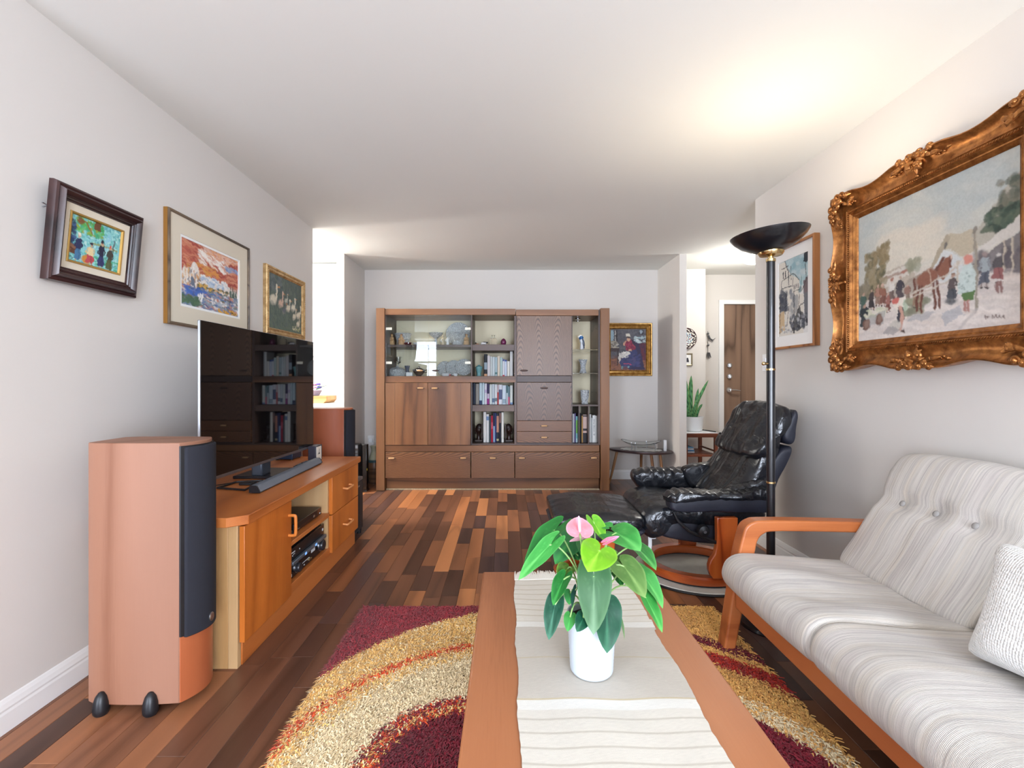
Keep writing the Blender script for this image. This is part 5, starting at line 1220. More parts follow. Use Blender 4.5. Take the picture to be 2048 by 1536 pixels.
for (px, f, lab) in ((957.5, 1, 'dark carved head bookend at the left of the bottom book row'), (1018, -1, 'dark carved head bookend at the right of the bottom book row')):
    t, o, s = shelf_thing('bookend', lab, 'bookend', px, 887.2, 5.32, 'pair of carved head bookends')
    MB().box(-0.042, 0.042, -0.035, 0.035, 0, 0.022, Matrix.Translation(o)).build('base', M_ebony, t, bevel=0.004)
    bx0 = 0.030 * f; MB().box(min(bx0, bx0 + 0.012 * f), max(bx0, bx0 + 0.012 * f), -0.032, 0.032, 0.022, 0.19, Matrix.Translation(o)).build('upright_slab', M_ebony, t, bevel=0.003)
    MB().lathe([(0.026, 0.02), (0.020, 0.04), (0.018, 0.075), (0.024, 0.09)], 18, o, cap=False).build('neck', M_ebony, t)
    mb = MB(); mb.ball(o + Vector((0, 0, 0.135)), (0.036, 0.034, 0.052), 22, 16)
    mb.tube([o + Vector((-0.030 * f, -0.004, 0.145)), o + Vector((-0.043 * f, -0.004, 0.125)), o + Vector((-0.033 * f, -0.004, 0.12))], [0.005, 0.008, 0.007], 8)
    mb.ball(o + Vector((-0.034 * f, 0, 0.106)), (0.010, 0.014, 0.007), 10, 7); mb.ball(o + Vector((-0.028 * f, 0, 0.092)), (0.014, 0.014, 0.011), 10, 7)
    mb.build('face', M_ebony, t)
    MB().ball(o + Vector((0.007 * f, 0.0, 0.150)), (0.036, 0.037, 0.044), 18, 12).build('hair', plain('carved_hair', S(36, 22, 18), 0.4, bmp=0.8, bscale=120, bdist=0.004), t)
    MB().ball(o + Vector((0.006 * f, -0.034, 0.125)), (0.007, 0.005, 0.013), 8, 6).build('ear', M_ebony, t)
# glass column ornaments
t, o, s = shelf_thing('porcelain_bird', 'blue and white porcelain bird on the upper glass shelf', 'figurine', 1163.5, 698.2, 5.36)
mw_ = plain('bird_porcelain', S(232, 236, 240), 0.2)
MB().lathe([(0, 0), (0.022, 0), (0.020, 0.02), (0.017, 0.06), (0.014, 0.075), (0, 0.08)], 18, o).build('stump', mw_, t)
T_ = Matrix.Rotation(R(-14), 3, 'Y')
MB().ball(o + Vector((0.004, 0, 0.10)), (0.026, 0.024, 0.042), 18, 12, T_).build('body', mw_, t)
mbl = plain('bird_blue', S(40, 96, 158), 0.2)
MB().ball(o + Vector((-0.006, 0, 0.135)), (0.025, 0.023, 0.026), 16, 10).build('head', mbl, t)
MB().tube([o + Vector((-0.022, 0, 0.148)), o + Vector((-0.038, 0, 0.145)), o + Vector((-0.044, 0, 0.134))], [0.012, 0.008, 0.001], 8).build('beak', mw_, t)
MB().ball(o + Vector((-0.012, 0, 0.156)), (0.018, 0.012, 0.012), 10, 6).build('crest', mw_, t)
for s_ in (-1, 1): MB().ball(o + Vector((0.014, s_ * 0.02, 0.085)), (0.012, 0.006, 0.045), 12, 8, T_).build('wing', plain('bird_wing', S(60, 70, 90), 0.25), t)
MB().tube([o + Vector((0.02, 0, 0.07)), o + Vector((0.026, 0, 0.02))], [0.009, 0.005], 8).build('tail', plain('bird_tail', S(50, 64, 90), 0.25), t)
crystal('crystal_vase', 'flared cut crystal vase on the lower glass shelf', 1166, 745.8, 5.38, [(0, 0), (0.034, 0), (0.036, 0.01), (0.026, 0.05), (0.027, 0.085), (0.042, 0.14), (0.046, 0.15), (0.042, 0.15), (0.022, 0.085), (0.02, 0.03), (0, 0.02)], 0.05, 24, mat=M_cut, cat='vase')
crystal('crystal_tumbler', 'cut crystal tumbler vase above the book slots', 1169.5, 809.4, 5.32, [(0, 0), (0.032, 0), (0.034, 0.012), (0.030, 0.016), (0.042, 0.08), (0.046, 0.15), (0.042, 0.15), (0.036, 0.07), (0.026, 0.03), (0, 0.028)], 0.04, 24, mat=M_cut, cat='vase')

# ------------------------------------------------------------ right of the unit: small portrait, pebble table
p4 = thing('sewing_painting', 'dark painting of a seated woman sewing, gold framed, right of the wall unit', 'painting', (1.437, YB - 0.001, 1.51), mat3=MXB)
w4, h4 = 0.545, 0.615
MB().frame(w4, h4, [(0, 0), (0, 0.03), (0.006, 0.036), (0.014, 0.034), (0.028, 0.018), (0.032, 0.022), (0.036, 0.020), (0.042, 0.012), (0.052, 0.014), (0.056, 0.018), (0.060, 0.012), (0.068, 0.006)]).build('frame', gold('gilt_frame', S(140, 96, 40), S(206, 166, 96), 0.32), p4, local=True, angle=28)
P = Paint(150, 176, 4); P.grad([(0, S(92, 90, 96)), (.6, S(76, 72, 80)), (.72, S(120, 76, 60)), (1, S(150, 96, 66))])
P.dabs((0, 0, 1, .7), [S(84, 84, 92), S(100, 98, 102), S(70, 68, 78), S(110, 108, 110)], 400, .04, .03, .5, .5, 1); P.dabs((0, .72, 1, 1), [S(150, 96, 64), S(120, 70, 54), S(170, 110, 76), S(90, 56, 50)], 200, .04, .016, .6)
P.poly([(0, .03), (.09, .03), (.09, .33), (0, .33)], S(150, 176, 190)); P.poly([(.1, .03), (.19, .03), (.19, .3), (.1, .33)], S(44, 36, 40)); P.line([(.135, .05), (.135, .29)], .022, S(190, 186, 180)); P.line([(.1, .17), (.19, .16)], .01, S(44, 36, 40))
P.dabs((0, .3, .2, .45), [S(170, 160, 140), S(190, 184, 170), S(110, 100, 90)], 40, .04, .02, .8); P.poly([(0, .46), (.24, .46), (.24, .53), (0, .55)], S(60, 40, 44)); P.line([(.2, .5), (.2, .86)], .02, S(50, 34, 36)); P.line([(.0, .45), (.23, .45)], .01, S(190, 180, 160))
P.poly([(.8, .02), (.92, .02), (.92, .13), (.8, .13)], S(40, 34, 40)); P.poly([(.82, .035), (.9, .035), (.9, .115), (.82, .115)], S(150, 160, 168))
P.dabs((.68, .17, 1, .33), [S(180, 196, 196), S(160, 180, 184), S(206, 214, 210), S(90, 100, 110)], 60, .04, .02, .85); P.poly([(.7, .36), (1, .34), (1, .76), (.78, .74)], S(96, 40, 52), 1, .02); P.dabs((.72, .38, 1, .74), [S(120, 50, 60), S(76, 34, 50), S(60, 40, 70)], 50, .02, .06, .7)
P.poly([(.66, .3), (.8, .36), (.96, .98), (.5, .98), (.62, .6)], S(50, 40, 72), 1, .03)
P.poly([(.3, .72), (.5, .55), (.72, .5), (.86, .92), (.3, .9), (.25, .82)], S(50, 54, 100), 1, .03); P.dabs((.32, .62, .82, .92), [S(64, 68, 120), S(40, 44, 84), S(80, 70, 110)], 70, .03, .05, .6, 1.2)
P.poly([(.4, .32), (.5, .26), (.62, .26), (.72, .36), (.7, .5), (.44, .52)], S(130, 32, 62), 1, .03); P.dabs((.44, .3, .68, .5), [S(160, 44, 76), S(110, 26, 56), S(170, 70, 90)], 40, .02, .03, .7); P.poly([(.58, .25), (.7, .3), (.72, .44), (.62, .36)], S(52, 36, 60), 1, .02)
P.ell(.5, .255, .058, .052, S(206, 160, 130), 1, .2); P.poly([(.43, .13), (.54, .11), (.56, .18), (.44, .2)], S(216, 208, 190), 1, .015); P.ell(.5, .2, .07, .025, S(70, 50, 50)); P.ell(.38, .37, .035, .04, S(206, 160, 130)); P.line([(.38, .38), (.42, .3)], .025, S(200, 150, 124)); P.ell(.55, .51, .05, .025, S(206, 160, 130))
P.poly([(.22, .7), (.26, .58), (.4, .55), (.52, .54), (.56, .6), (.4, .68), (.3, .7), (.24, .82)], S(216, 210, 200), 1, .02); P.dabs((.24, .55, .54, .7), [S(236, 230, 220), S(180, 176, 176)], 30, .02, .02, .7)
P.line([(.38, .84), (.5, .83), (.58, .86)], .01, S(200, 70, 100)); P.ell(.33, .93, .035, .05, S(110, 150, 150)); P.ell(.51, .91, .03, .03, S(120, 160, 170)); P.ell(.42, .95, .1, .04, S(70, 40, 60), .7)
P.brush(1.6); P.grain(.2); P.mesh('canvas', w4 - 0.132, h4 - 0.132, 0.0065, M_paint, p4)
MB().box(-w4 / 2 + 0.03, w4 / 2 - 0.03, -h4 / 2 + 0.03, h4 / 2 - 0.03, 0.0005, 0.004).build('backing', M_blackm, p4, local=True)

pt = thing('pebble_table', 'low dark egg-shaped wooden table with splayed legs beside the wall unit', 'table', (1.47, 5.33, 0))
def egg(u, sc=1.0):
    a = u * 2 * math.pi; r = 0.34 * sc
    x = r * math.cos(a) * (1.0); y = (0.20 + 0.035 * math.cos(a)) * sc * math.sin(a)
    q = R(-24); return Vector((1.47 + x * math.cos(q) - y * math.sin(q) * 0.9, 5.325 + x * math.sin(q) + y * math.cos(q), 0))
egz = [(0.90, 0.372), (0.985, 0.38), (1.0, 0.388), (0.992, 0.398), (0.97, 0.40)]
mb = MB(); n = 56; vs = [egg(k / n, s_) + Vector((0, 0, z)) for s_, z in egz for k in range(n)]
fs = [(j * n + k, j * n + (k + 1) % n, (j + 1) * n + (k + 1) % n, (j + 1) * n + k) for j in range(4) for k in range(n)] + [tuple(range(n))[::-1], tuple(4 * n + k for k in range(n))]
mb.add(vs, fs); mb.build('top', M_darkwood, pt)
for (tx, ty, fx, fy) in ((1.245, 5.435, 1.165, 5.47), (1.56, 5.235, 1.595, 5.19), (1.665, 5.27, 1.705, 5.255), (1.52, 5.46, 1.54, 5.56)):
    MB().tube([(tx, ty, 0.374), (tx + (fx - tx) * .4, ty + (fy - ty) * .4, 0.22), (fx, fy, 0.0)], [0.016, 0.016, 0.010], 12).build('leg', M_legwood, pt)
dl = thing('lace_doily', 'white lace doily with a scalloped edge on the dark egg-shaped table', 'doily', (1.47, 5.31, 0.4005))
def dz(u, v):
    a = u * 6.28318; r = (0.215 * v) * (1 + (0.035 * abs(math.sin(a * 16)) if v > .85 else 0))
    q = R(-22); x, y = r * math.cos(a), r * 0.62 * math.sin(a)
    return (1.475 + x * math.cos(q) - y * math.sin(q), 5.315 + x * math.sin(q) + y * math.cos(q), 0.4025 + 0.0015 * math.sin(a * 16) * v)
mb = MB(); mb.grid(dz, 160, 10, cu=True); mb.build('lace', plain('lace', S(232, 232, 228), 0.9, bmp=0.8, bscale=160, bdist=0.004, var=0.08, vscale=90), dl)
gb = thing('glass_fruit_bowl', 'wide clear glass bowl on silver legs standing on the lace doily', 'bowl', (1.475, 5.32, 0.404))
def gz(u, v, t=0.0):
    a = u * 6.28318; x, y = 0.215 * v * math.cos(a), 0.135 * v * math.sin(a); q = R(-20)
    return (1.475 + x * math.cos(q) - y * math.sin(q), 5.32 + x * math.sin(q) + y * math.cos(q), 0.43 + t + 0.075 * abs(v) ** 2.2 * (0.75 + 0.25 * math.cos(2 * a)))
mb = MB(); mb.grid(lambda u, v: gz(u, v), 56, 14, cu=True); mb.build('bowl', mixglass('bowl_glass', S(244, 249, 249), 0.97), gb).modifiers.new('thick', 'SOLIDIFY').thickness = 0.0022
for (x, y) in ((1.36, 5.27), (1.395, 5.24), (1.60, 5.22), (1.56, 5.40)): MB().tube([(x, y, 0.404), (x + 0.01, y + 0.01, 0.43), (x - 0.004, y - 0.004, 0.47), (x, y, 0.48)], [0.006, 0.006, 0.005, 0.009], 8).build('leg', M_silver, gb)
wc = thing('white_block_candle', 'slim upright white block standing at the right end of the egg-shaped table', 'candle', (1.70, 5.215, 0.4005))
B(1.687, 1.717, 5.20, 5.225, 0.4005, 0.515).build('body', plain('white_wax', S(232, 236, 240), 0.4), wc, bevel=0.003)
B(1.6995, 1.7025, 5.211, 5.214, 0.515, 0.521).build('wick', M_paper, wc)
# ------------------------------------------------------------ recliner
def leather():
    m, nt, b = newmat('black_leather'); b.inputs['Base Color'].default_value = (*S(22, 24, 29), 1); b.inputs['Roughness'].default_value = 0.27
    b.inputs['Specular IOR Level'].default_value = 0.6
    v = coords(nt, (1, 1, 1), True)
    a = noise(nt, v, 9, 2.5, 0.5, 1.8); c = noise(nt, coords(nt, (20, 4, 20)), 1.0, 2, 0.5, 1.2); f = noise(nt, v, 420, 2)
    m1 = nd(nt, 'ShaderNodeMath', operation='MULTIPLY_ADD'); m1.inputs[1].default_value = 0.8; nt.links.new(c.outputs[0], m1.inputs[0]); nt.links.new(a.outputs[0], m1.inputs[2])
    m2 = nd(nt, 'ShaderNodeMath', operation='MULTIPLY_ADD'); m2.inputs[1].default_value = 0.012; nt.links.new(f.outputs[0], m2.inputs[0]); nt.links.new(m1.outputs[0], m2.inputs[2])
    bump(nt, b, m2.outputs[0], 0.3, 0.016); return m
M_leather = leather()
M_leathers = plain('smooth_navy_leather', S(28, 30, 42), 0.5, bmp=0.25, bscale=260, bdist=0.002)
def wr(amp, sx, sy, sz, seed=0):
    def f(p):
        n = mnoise.noise(Vector((p.x * sx + seed, p.y * sy, p.z * sz))) + 0.5 * mnoise.noise(Vector((p.x * sx * 2.3, p.y * sy * 2.3 + seed, p.z * sz * 2.3)))
        return n * amp
    return f
def bumpy(amp, sx, sy, sz, seed, dirv=(0, 0, 1)):
    g = wr(amp, sx, sy, sz, seed); d = Vector(dirv)
    return lambda p: p + d * g(p)
rc = thing('recliner', 'black leather reclining armchair on a curved wooden swivel base beside the floor lamp', 'armchair', (1.14, 2.95, 0.018))
# swivel ring and legs
MB().lathe([(0.235, 0.028), (0.235, 0.066), (0.242, 0.074), (0.292, 0.074), (0.301, 0.066), (0.303, 0.045), (0.298, 0.03), (0.285, 0.024), (0.245, 0.024), (0.235, 0.028)], 64, (1.14, 2.95, 0), cap=False).build('ring_base', wood('ring_cherry', (S(120, 46, 16), S(164, 70, 28), S(186, 90, 40)), 'x', 0.8, 3, 0.25, coat=0.4), rc)
MB().lathe([(0.286, 0.018), (0.286, 0.026), (0.25, 0.026), (0.25, 0.018)], 48, (1.14, 2.95, 0), cap=False).build('glide_ring', M_black, rc)
def crop4(cx, cy, Y): px, py = 1260 + cx / 8.533, 1040 + cy / 8.533; return ((px - CX) * Y / F, CH - (py - CY) * Y / F)
nearL = [(1455, -60), (1458, 120), (1462, 300), (1450, 450), (1420, 570), (1350, 670), (1322, 760), (1325, 850), (1350, 920), (1395, 985)]
nearR = [(1600, 985), (1604, 900), (1606, 800), (1625, 720), (1700, 650), (1765, 590), (1795, 500), (1808, 380), (1812, 200), (1812, -60)]
poly = [crop4(x, y, 2.66) for x, y in nearL + nearR]
mb = MB(); mb.prism(poly, 'y', 2.638, 2.676); mb.build('leg', M_chairwood, rc, bevel=0.006, seg=3, angle=50)
farL = [(765, 60), (785, 170), (822, 290), (838, 380), (838, 440), (815, 512)]; farR = [(1080, 520), (1105, 460), (1120, 370), (1108, 280), (1082, 200), (1075, 60)]
mb = MB(); mb.prism([crop4(x, y, 3.22) for x, y in farL + farR], 'y', 3.20, 3.238); mb.build('leg', M_chairwood, rc, bevel=0.006, seg=3, angle=50)
# seat
seat = [(1.42, 0.44), (1.25, 0.452), (1.08, 0.445), (0.95, 0.455), (0.86, 0.452), (0.795, 0.428), (0.762, 0.385), (0.760, 0.335), (0.785, 0.290), (0.822, 0.272), (0.85, 0.292), (0.862, 0.325), (0.90, 0.345), (1.15, 0.345), (1.42, 0.36)]
def seatfn(p):
    e = 1 - abs((p.y - 2.95) / 0.27) ** 2.5
    n = mnoise.noise(Vector((p.x * 5, p.y * 26, 1.3))) * 0.006 + mnoise.noise(Vector((p.x * 12, p.y * 9, 7))) * 0.005
    up = 0.012 * e if p.z > 0.36 else 0
    return p + Vector((-0.012 * e * (1 if p.x < 0.9 else 0), 0, up + n))
MB().loft(seat, 2.685, 3.215, 30, 0.05, 60, seatfn).build('seat', M_leather, rc, angle=80)
hull = [(0.88, 0.335), (0.86, 0.30), (0.90, 0.275), (1.08, 0.245), (1.25, 0.235), (1.36, 0.25), (1.42, 0.31), (1.43, 0.42), (1.36, 0.44), (1.0, 0.40)]
MB().loft(hull, 2.70, 3.20, 8, 0.03, 44).build('seat_shell', M_leathers, rc, angle=80)
# arms: lower panel and gathered pad
def arm(y0, y1, xo, top, outer):
    s_ = 1 if outer > 0 else -1
    prof = [(0.885 + xo, top - 0.035), (0.875 + xo, top - 0.07), (0.90 + xo, top - 0.098), (1.05 + xo, top - 0.105), (1.30 + xo, top - 0.105), (1.41 + xo, top - 0.10), (1.425 + xo, top - 0.03), (1.30 + xo, top - 0.025), (1.05 + xo, top - 0.02), (0.93 + xo, top - 0.018)]
    MB().loft(prof, y0 + 0.012, y1 - 0.012, 8, 0.02, 44).build('arm_panel', M_leathers, rc, angle=80)
    pad = [(0.868 + xo, top - 0.018), (0.862 + xo, top - 0.04), (0.885 + xo, top - 0.055), (1.05 + xo, top - 0.045), (1.30 + xo, top - 0.04), (1.41 + xo, top - 0.03), (1.43 + xo, top + 0.02), (1.38 + xo, top + 0.022), (1.25 + xo, top + 0.004), (1.05 + xo, top), (0.92 + xo, top + 0.002)]
    def f(p):
        return p + Vector((0, 0.004 * math.sin(p.x * 90), 0.005 * math.sin(p.x * 150 + 3 * mnoise.noise(Vector((p.x * 6, p.y * 12, 0)))) * (1 if p.z > top - 0.03 else 0.3) + 0.006 * mnoise.noise(p * 14)))
    MB().loft(pad, y0, y1, 14, 0.035, 120, f).build('arm_pad', M_leather, rc, angle=80)
arm(2.575, 2.70, 0.0, 0.553, -1)
# far arm: fat gathered cushion with a wing
far = [(0.85, 0.545), (0.838, 0.515), (0.86, 0.46), (0.90, 0.435), (1.05, 0.43), (1.26, 0.43), (1.42, 0.44), (1.44, 0.57), (1.30, 0.573), (1.10, 0.567), (0.93, 0.565)]
def ff(p): return p + Vector((0.004 * math.sin(p.z * 60), 0.004 * math.sin(p.x * 80), 0.006 * math.sin(p.x * 130 + 4 * mnoise.noise(Vector((p.x * 6, p.y * 9, 2)))) * (1 if p.z > 0.53 else 0.3) + 0.008 * mnoise.noise(p * 12)))
MB().loft(far, 3.19, 3.32, 14, 0.045, 120, ff).build('arm_pad', M_leather, rc, angle=80)
wing = [(1.17, 0.585), (1.16, 0.54), (1.20, 0.46), (1.30, 0.44), (1.45, 0.46), (1.55, 0.60), (1.50, 0.72), (1.42, 0.70), (1.33, 0.62), (1.25, 0.605)]
for (y0, y1, k) in ((3.16, 3.25, 1), (2.655, 2.735, 2)):
    if k == 2: wing = [(1.24, 0.565), (1.22, 0.53), (1.26, 0.47), (1.34, 0.44), (1.42, 0.46), (1.455, 0.54), (1.45, 0.61), (1.41, 0.62), (1.36, 0.60), (1.30, 0.58)]
    w_ = wing
    MB().loft(w_, y0, y1, 10, 0.03, 60, bumpy(0.012, 16, 9, 16, k * 5.0)).build('wing', M_leather, rc, angle=80)
# back
lower = [(1.215, 0.465), (1.255, 0.44), (1.34, 0.43), (1.40, 0.46), (1.455, 0.58), (1.515, 0.74), (1.52, 0.82), (1.49, 0.84), (1.44, 0.79), (1.385, 0.70), (1.32, 0.60), (1.255, 0.525)]
def lowfn(p):
    t = (p.y - 2.95)
    rb = -0.010 * (math.exp(-((abs(t) - 0.14) / 0.012) ** 2))
    n = 0.007 * mnoise.noise(Vector((p.x * 7, p.y * 24, p.z * 7))) + 0.006 * mnoise.noise(Vector((p.x * 20, p.y * 9, p.z * 20)))
    return p + Vector((-0.86, 0, 0.5)) * (rb + n + 0.012 * (1 - (t / 0.27) ** 2))
MB().loft(lower, 2.685, 3.215, 34, 0.05, 60, lowfn).build('back_cushion', M_leather, rc, angle=80)
head = [(1.372, 0.735), (1.385, 0.705), (1.425, 0.70), (1.47, 0.74), (1.53, 0.84), (1.575, 0.92), (1.592, 0.965), (1.585, 0.995), (1.56, 1.016), (1.525, 1.012), (1.495, 0.972), (1.465, 0.91), (1.415, 0.82)]
def headfn(p):
    t = (p.y - 2.95)
    n = 0.010 * mnoise.noise(Vector((p.x * 6, p.y * 22, p.z * 6 + 4))) + 0.008 * mnoise.noise(Vector((p.x * 17, p.y * 14, p.z * 17)))
    rb = -0.012 * math.exp(-((t - 0.13) / 0.014) ** 2)
    return p + Vector((-0.86, 0, 0.5)) * (rb + n + 0.02 * (1 - (t / 0.28) ** 2)) + Vector((0, 0, 0.012 * (t / 0.27) ** 2 * (1 if p.z < 0.8 else -1.8)))
MB().loft(head, 2.665, 3.235, 40, 0.06, 64, headfn).build('headrest', M_leather, rc, angle=80)
shell = [(1.36, 0.42), (1.43, 0.44), (1.50, 0.585), (1.575, 0.755), (1.56, 0.785), (1.50, 0.755), (1.41, 0.60)]
MB().loft(shell, 2.68, 3.22, 8, 0.03, 40).build('back_shell', M_leathers, rc, angle=80)
sh2 = [(1.53, 0.81), (1.578, 0.80), (1.598, 0.88), (1.605, 0.965), (1.59, 0.985), (1.56, 0.95), (1.52, 0.87)]
MB().loft(sh2, 2.67, 3.23, 8, 0.03, 40).build('headrest_shell', M_leathers, rc, angle=80)
# tension knob and lever
kx, ky, kz = 1.072, 2.665, 0.335
MB().lathe([(0.0, -0.02), (0.022, -0.02), (0.032, 0.0), (0.034, 0.02), (0.028, 0.034), (0.012, 0.040), (0, 0.041)], 24, (kx, ky, kz), RX).build('knob', M_black, rc)
MB().lathe([(0, 0.041), (0.009, 0.041), (0.008, 0.044), (0, 0.044)], 14, (kx, ky, kz), RX).build('knob_badge', M_silver, rc)
MB().tube([(0.92, 2.672, 0.43), (0.94, 2.665, 0.385), (1.0, 2.66, 0.33), (1.06, 2.655, 0.305), (1.14, 2.655, 0.27), (1.20, 2.68, 0.25)], [0.006, 0.008, 0.009, 0.009, 0.010, 0.008], 8).build('lever', M_black, rc)
for (x, y, L, w) in ((0.845, 2.88, 0.155, 0.010), (0.872, 2.885, 0.07, 0.013)):
    MB().grid(lambda u, v: (x + (u - .5) * 2 * w + 0.008 * math.sin(v * 3), y + 0.004 * math.sin(v * 5 + u), 0.285 - L * v), 4, 10).build('care_tag', M_paper, rc)
mt = thing('round_floor_mat', 'round cream felt mat with a black rim lying under the recliner base', 'mat', (1.14, 2.95, 0.001))
MB().lathe([(0, 0.001), (0.362, 0.001), (0.368, 0.006), (0.362, 0.012), (0.352, 0.010)], 72, (1.14, 2.95, 0), cap=False).build('rim', M_black, mt)
MB().lathe([(0.355, 0.012), (0.352, 0.016), (0, 0.017)], 72, (1.14, 2.95, 0), cap=False).build('felt', plain('cream_felt', S(206, 202, 190), 0.95, var=0.10, vscale=9, bmp=0.4, bscale=300), mt)

# footstool
fs_ = thing('footstool', 'black leather footstool with wooden ring base in front of the recliner', 'footstool', (0.56, 2.9, 0))
q = [(0.33, 0.405), (0.315, 0.375), (0.34, 0.335), (0.42, 0.325), (0.60, 0.322), (0.75, 0.325), (0.80, 0.345), (0.812, 0.375), (0.79, 0.402), (0.70, 0.415), (0.58, 0.424), (0.45, 0.424)]
def qf(p):
    e = 1 - abs((p.y - 2.9) / 0.28) ** 3
    seam = -0.006 * math.exp(-((p.x - 0.555) / 0.01) ** 2) * (p.z > 0.38)
    n = 0.005 * mnoise.noise(Vector((p.x * 9, p.y * 14, 3))) * (p.z > 0.36)
    return p + Vector((0, 0, 0.012 * e * (p.z > 0.38) + seam + n - 0.02 * (2.9 - p.y) * (p.z > 0)))
MB().loft(q, 2.63, 3.18, 30, 0.06, 60, qf).build('cushion', M_leather, fs_, angle=80)
MB().loft([(0.345, 0.335), (0.345, 0.29), (0.40, 0.265), (0.72, 0.265), (0.785, 0.29), (0.785, 0.335)], 2.66, 3.15, 6, 0.03, 36).build('underside', M_leathers, fs_, angle=80)
MB().lathe([(0.16, 0.004), (0.16, 0.036), (0.168, 0.042), (0.212, 0.042), (0.222, 0.034), (0.222, 0.008), (0.212, 0.002), (0.168, 0.002), (0.16, 0.004)], 56, (0.56, 2.9, 0), cap=False).build('ring_base', bpy.data.materials['ring_cherry'], fs_)
for (y0, y1) in ((2.70, 2.73), (3.07, 3.10)):
    mb = MB(); mb.prism([(0.53, 0.285), (0.535, 0.22), (0.50, 0.15), (0.475, 0.09), (0.485, 0.038), (0.605, 0.038), (0.60, 0.09), (0.625, 0.15), (0.655, 0.21), (0.66, 0.285)], 'y', y0, y1); mb.build('leg', M_chairwood, fs_, bevel=0.006, seg=3, angle=50)
MB().lathe([(0, 0.25), (0.03, 0.25), (0.03, 0.268), (0, 0.268)], 16, (0.56, 2.9, 0)).build('pivot', M_black, fs_)
B(0.55, 0.57, 2.70, 3.10, 0.255, 0.267).build('cross_bar', M_black, fs_)

fs_.location.x -= 0.05

# ------------------------------------------------------------ torchiere
LX, LY = 1.242, 2.29
lp = thing('floor_lamp', 'tall black uplighter floor lamp with a wide bowl and brass rings', 'lamp', (LX, LY, 0))
MB().lathe([(0, 0), (0.13, 0), (0.135, 0.006), (0.13, 0.018), (0.03, 0.03), (0.02, 0.05), (0, 0.05)], 40, (LX, LY, 0)).build('base', M_lampblack, lp)
MB().lathe([(0.0185, 0.04), (0.0185, 1.705)], 24, (LX, LY, 0)).build('pole', M_lampblack, lp)
for z in (0.666, 1.193): MB().lathe([(0.0185, z), (0.0205, z + 0.001), (0.0205, z + 0.009), (0.0185, z + 0.010)], 24, (LX, LY, 0), cap=False).build('brass_ring', M_brass, lp)
MB().lathe([(0.0185, 1.70), (0.021, 1.702), (0.021, 1.714), (0.012, 1.718), (0.012, 1.724), (0.048, 1.730), (0.056, 1.742), (0.056, 1.748), (0, 1.75)], 32, (LX, LY, 0), cap=False).build('collar', M_brass, lp)
bowl_o = [(0.0, 1.744), (0.05, 1.746), (0.09, 1.762), (0.125, 1.782), (0.152, 1.806), (0.166, 1.826), (0.168, 1.832)]
lb_ = MB().lathe(bowl_o + [(0.165, 1.833)] + [(r - 0.003, z + 0.003) for r, z in bowl_o[::-1][1:-1]] + [(0, 1.748)], 56, (0, 0, 0), cap=False)
Mt_ = Matrix.Translation((LX, LY, 1.75)) @ Matrix.Rotation(R(-5.5), 4, 'Y') @ Matrix.Translation((0, 0, -1.75))
lb_.v = [tuple(Mt_ @ Vector(p)) for p in lb_.v]; lb_.build('bowl', M_lampblack, lp)
MB().tube([(LX - 0.018, LY - 0.004, 1.225), (LX - 0.034, LY - 0.008, 1.225)], 0.007, 10).build('switch', M_brass, lp)
MB().ball((LX - 0.038, LY - 0.009, 1.225), 0.009, 12, 8).build('switch_knob', M_brass, lp)
MB().tube([(LX - 0.03, LY, 1.795), (LX + 0.03, LY, 1.795)], 0.006, 8).build('bulb', emit('halogen', (1, 0.82, 0.58), 14.0), lp)
ll = bpy.data.lights.new('lamp_light', 'SPOT'); ll.energy = 15; ll.color = S(255, 236, 208); ll.shadow_soft_size = 0.05; ll.spot_size = R(165); ll.spot_blend = 0.6
lo = bpy.data.objects.new('lamp_light', ll); lo.location = (LX, LY, 1.842); lo.rotation_euler = (R(180), 0, 0); C.objects.link(lo); lo.parent = lp; lo.location = (0, 0, 1.842)

# ------------------------------------------------------------ pictures on the right wall
p5 = thing('watercolour', 'grey-blue ink and watercolour of a steep old street in a plain wooden frame', 'picture', (XR - 0.001, 3.02, 1.667), mat3=MXR)
w5, h5 = 0.475, 0.64
MB().frame(w5, h5, [(0, 0), (0, 0.034), (0.002, 0.036), (0.012, 0.036), (0.014, 0.034), (0.014, 0.012)]).build('frame', wood('honey_frame', (S(120, 72, 34), S(160, 104, 58), S(180, 124, 74)), 'y', 1, 4, 0.4), p5, local=True, angle=25)
MB().frame(w5 - 0.026, h5 - 0.026, [(0, 0.018), (0.07, 0.018), (0.07, 0.015)]).build('mat_board', M_paper, p5, local=True, angle=20)
P = Paint(140, 200, 5); P.a[:] = S(226, 226, 224)
P.ell(.5, .16, .6, .3, S(150, 184, 194), .9, 0, .5, .35); P.dabs((.25, .02, .95, .38), [S(130, 170, 184), S(170, 200, 206), S(190, 210, 214), S(206, 214, 214)], 60, .1, .06, .5)
P.poly([(.0, .02), (.22, .0), (.34, .14), (.42, .2), (.6, .26), (.72, .32), (.72, .5), (.85, .5), (.85, 1), (0, 1)], S(222, 218, 208), 1, .02)
ink, gry, dk = S(38, 42, 52), S(128, 132, 140), S(66, 72, 84)
P.dabs((.05, .4, .3, .68), [gry, dk, S(90, 96, 108)], 60, .05, .05, .6); P.poly([(.05, .42), (.3, .42), (.26, .66), (.03, .66)], dk, .7, .06)
P.dabs((.4, .42, .56, .8), [S(150, 152, 156), S(120, 124, 132)], 26, .04, .06, .6); P.poly([(.56, .48), (.68, .5), (.66, .7), (.55, .74)], S(112, 118, 128), .6, .04)
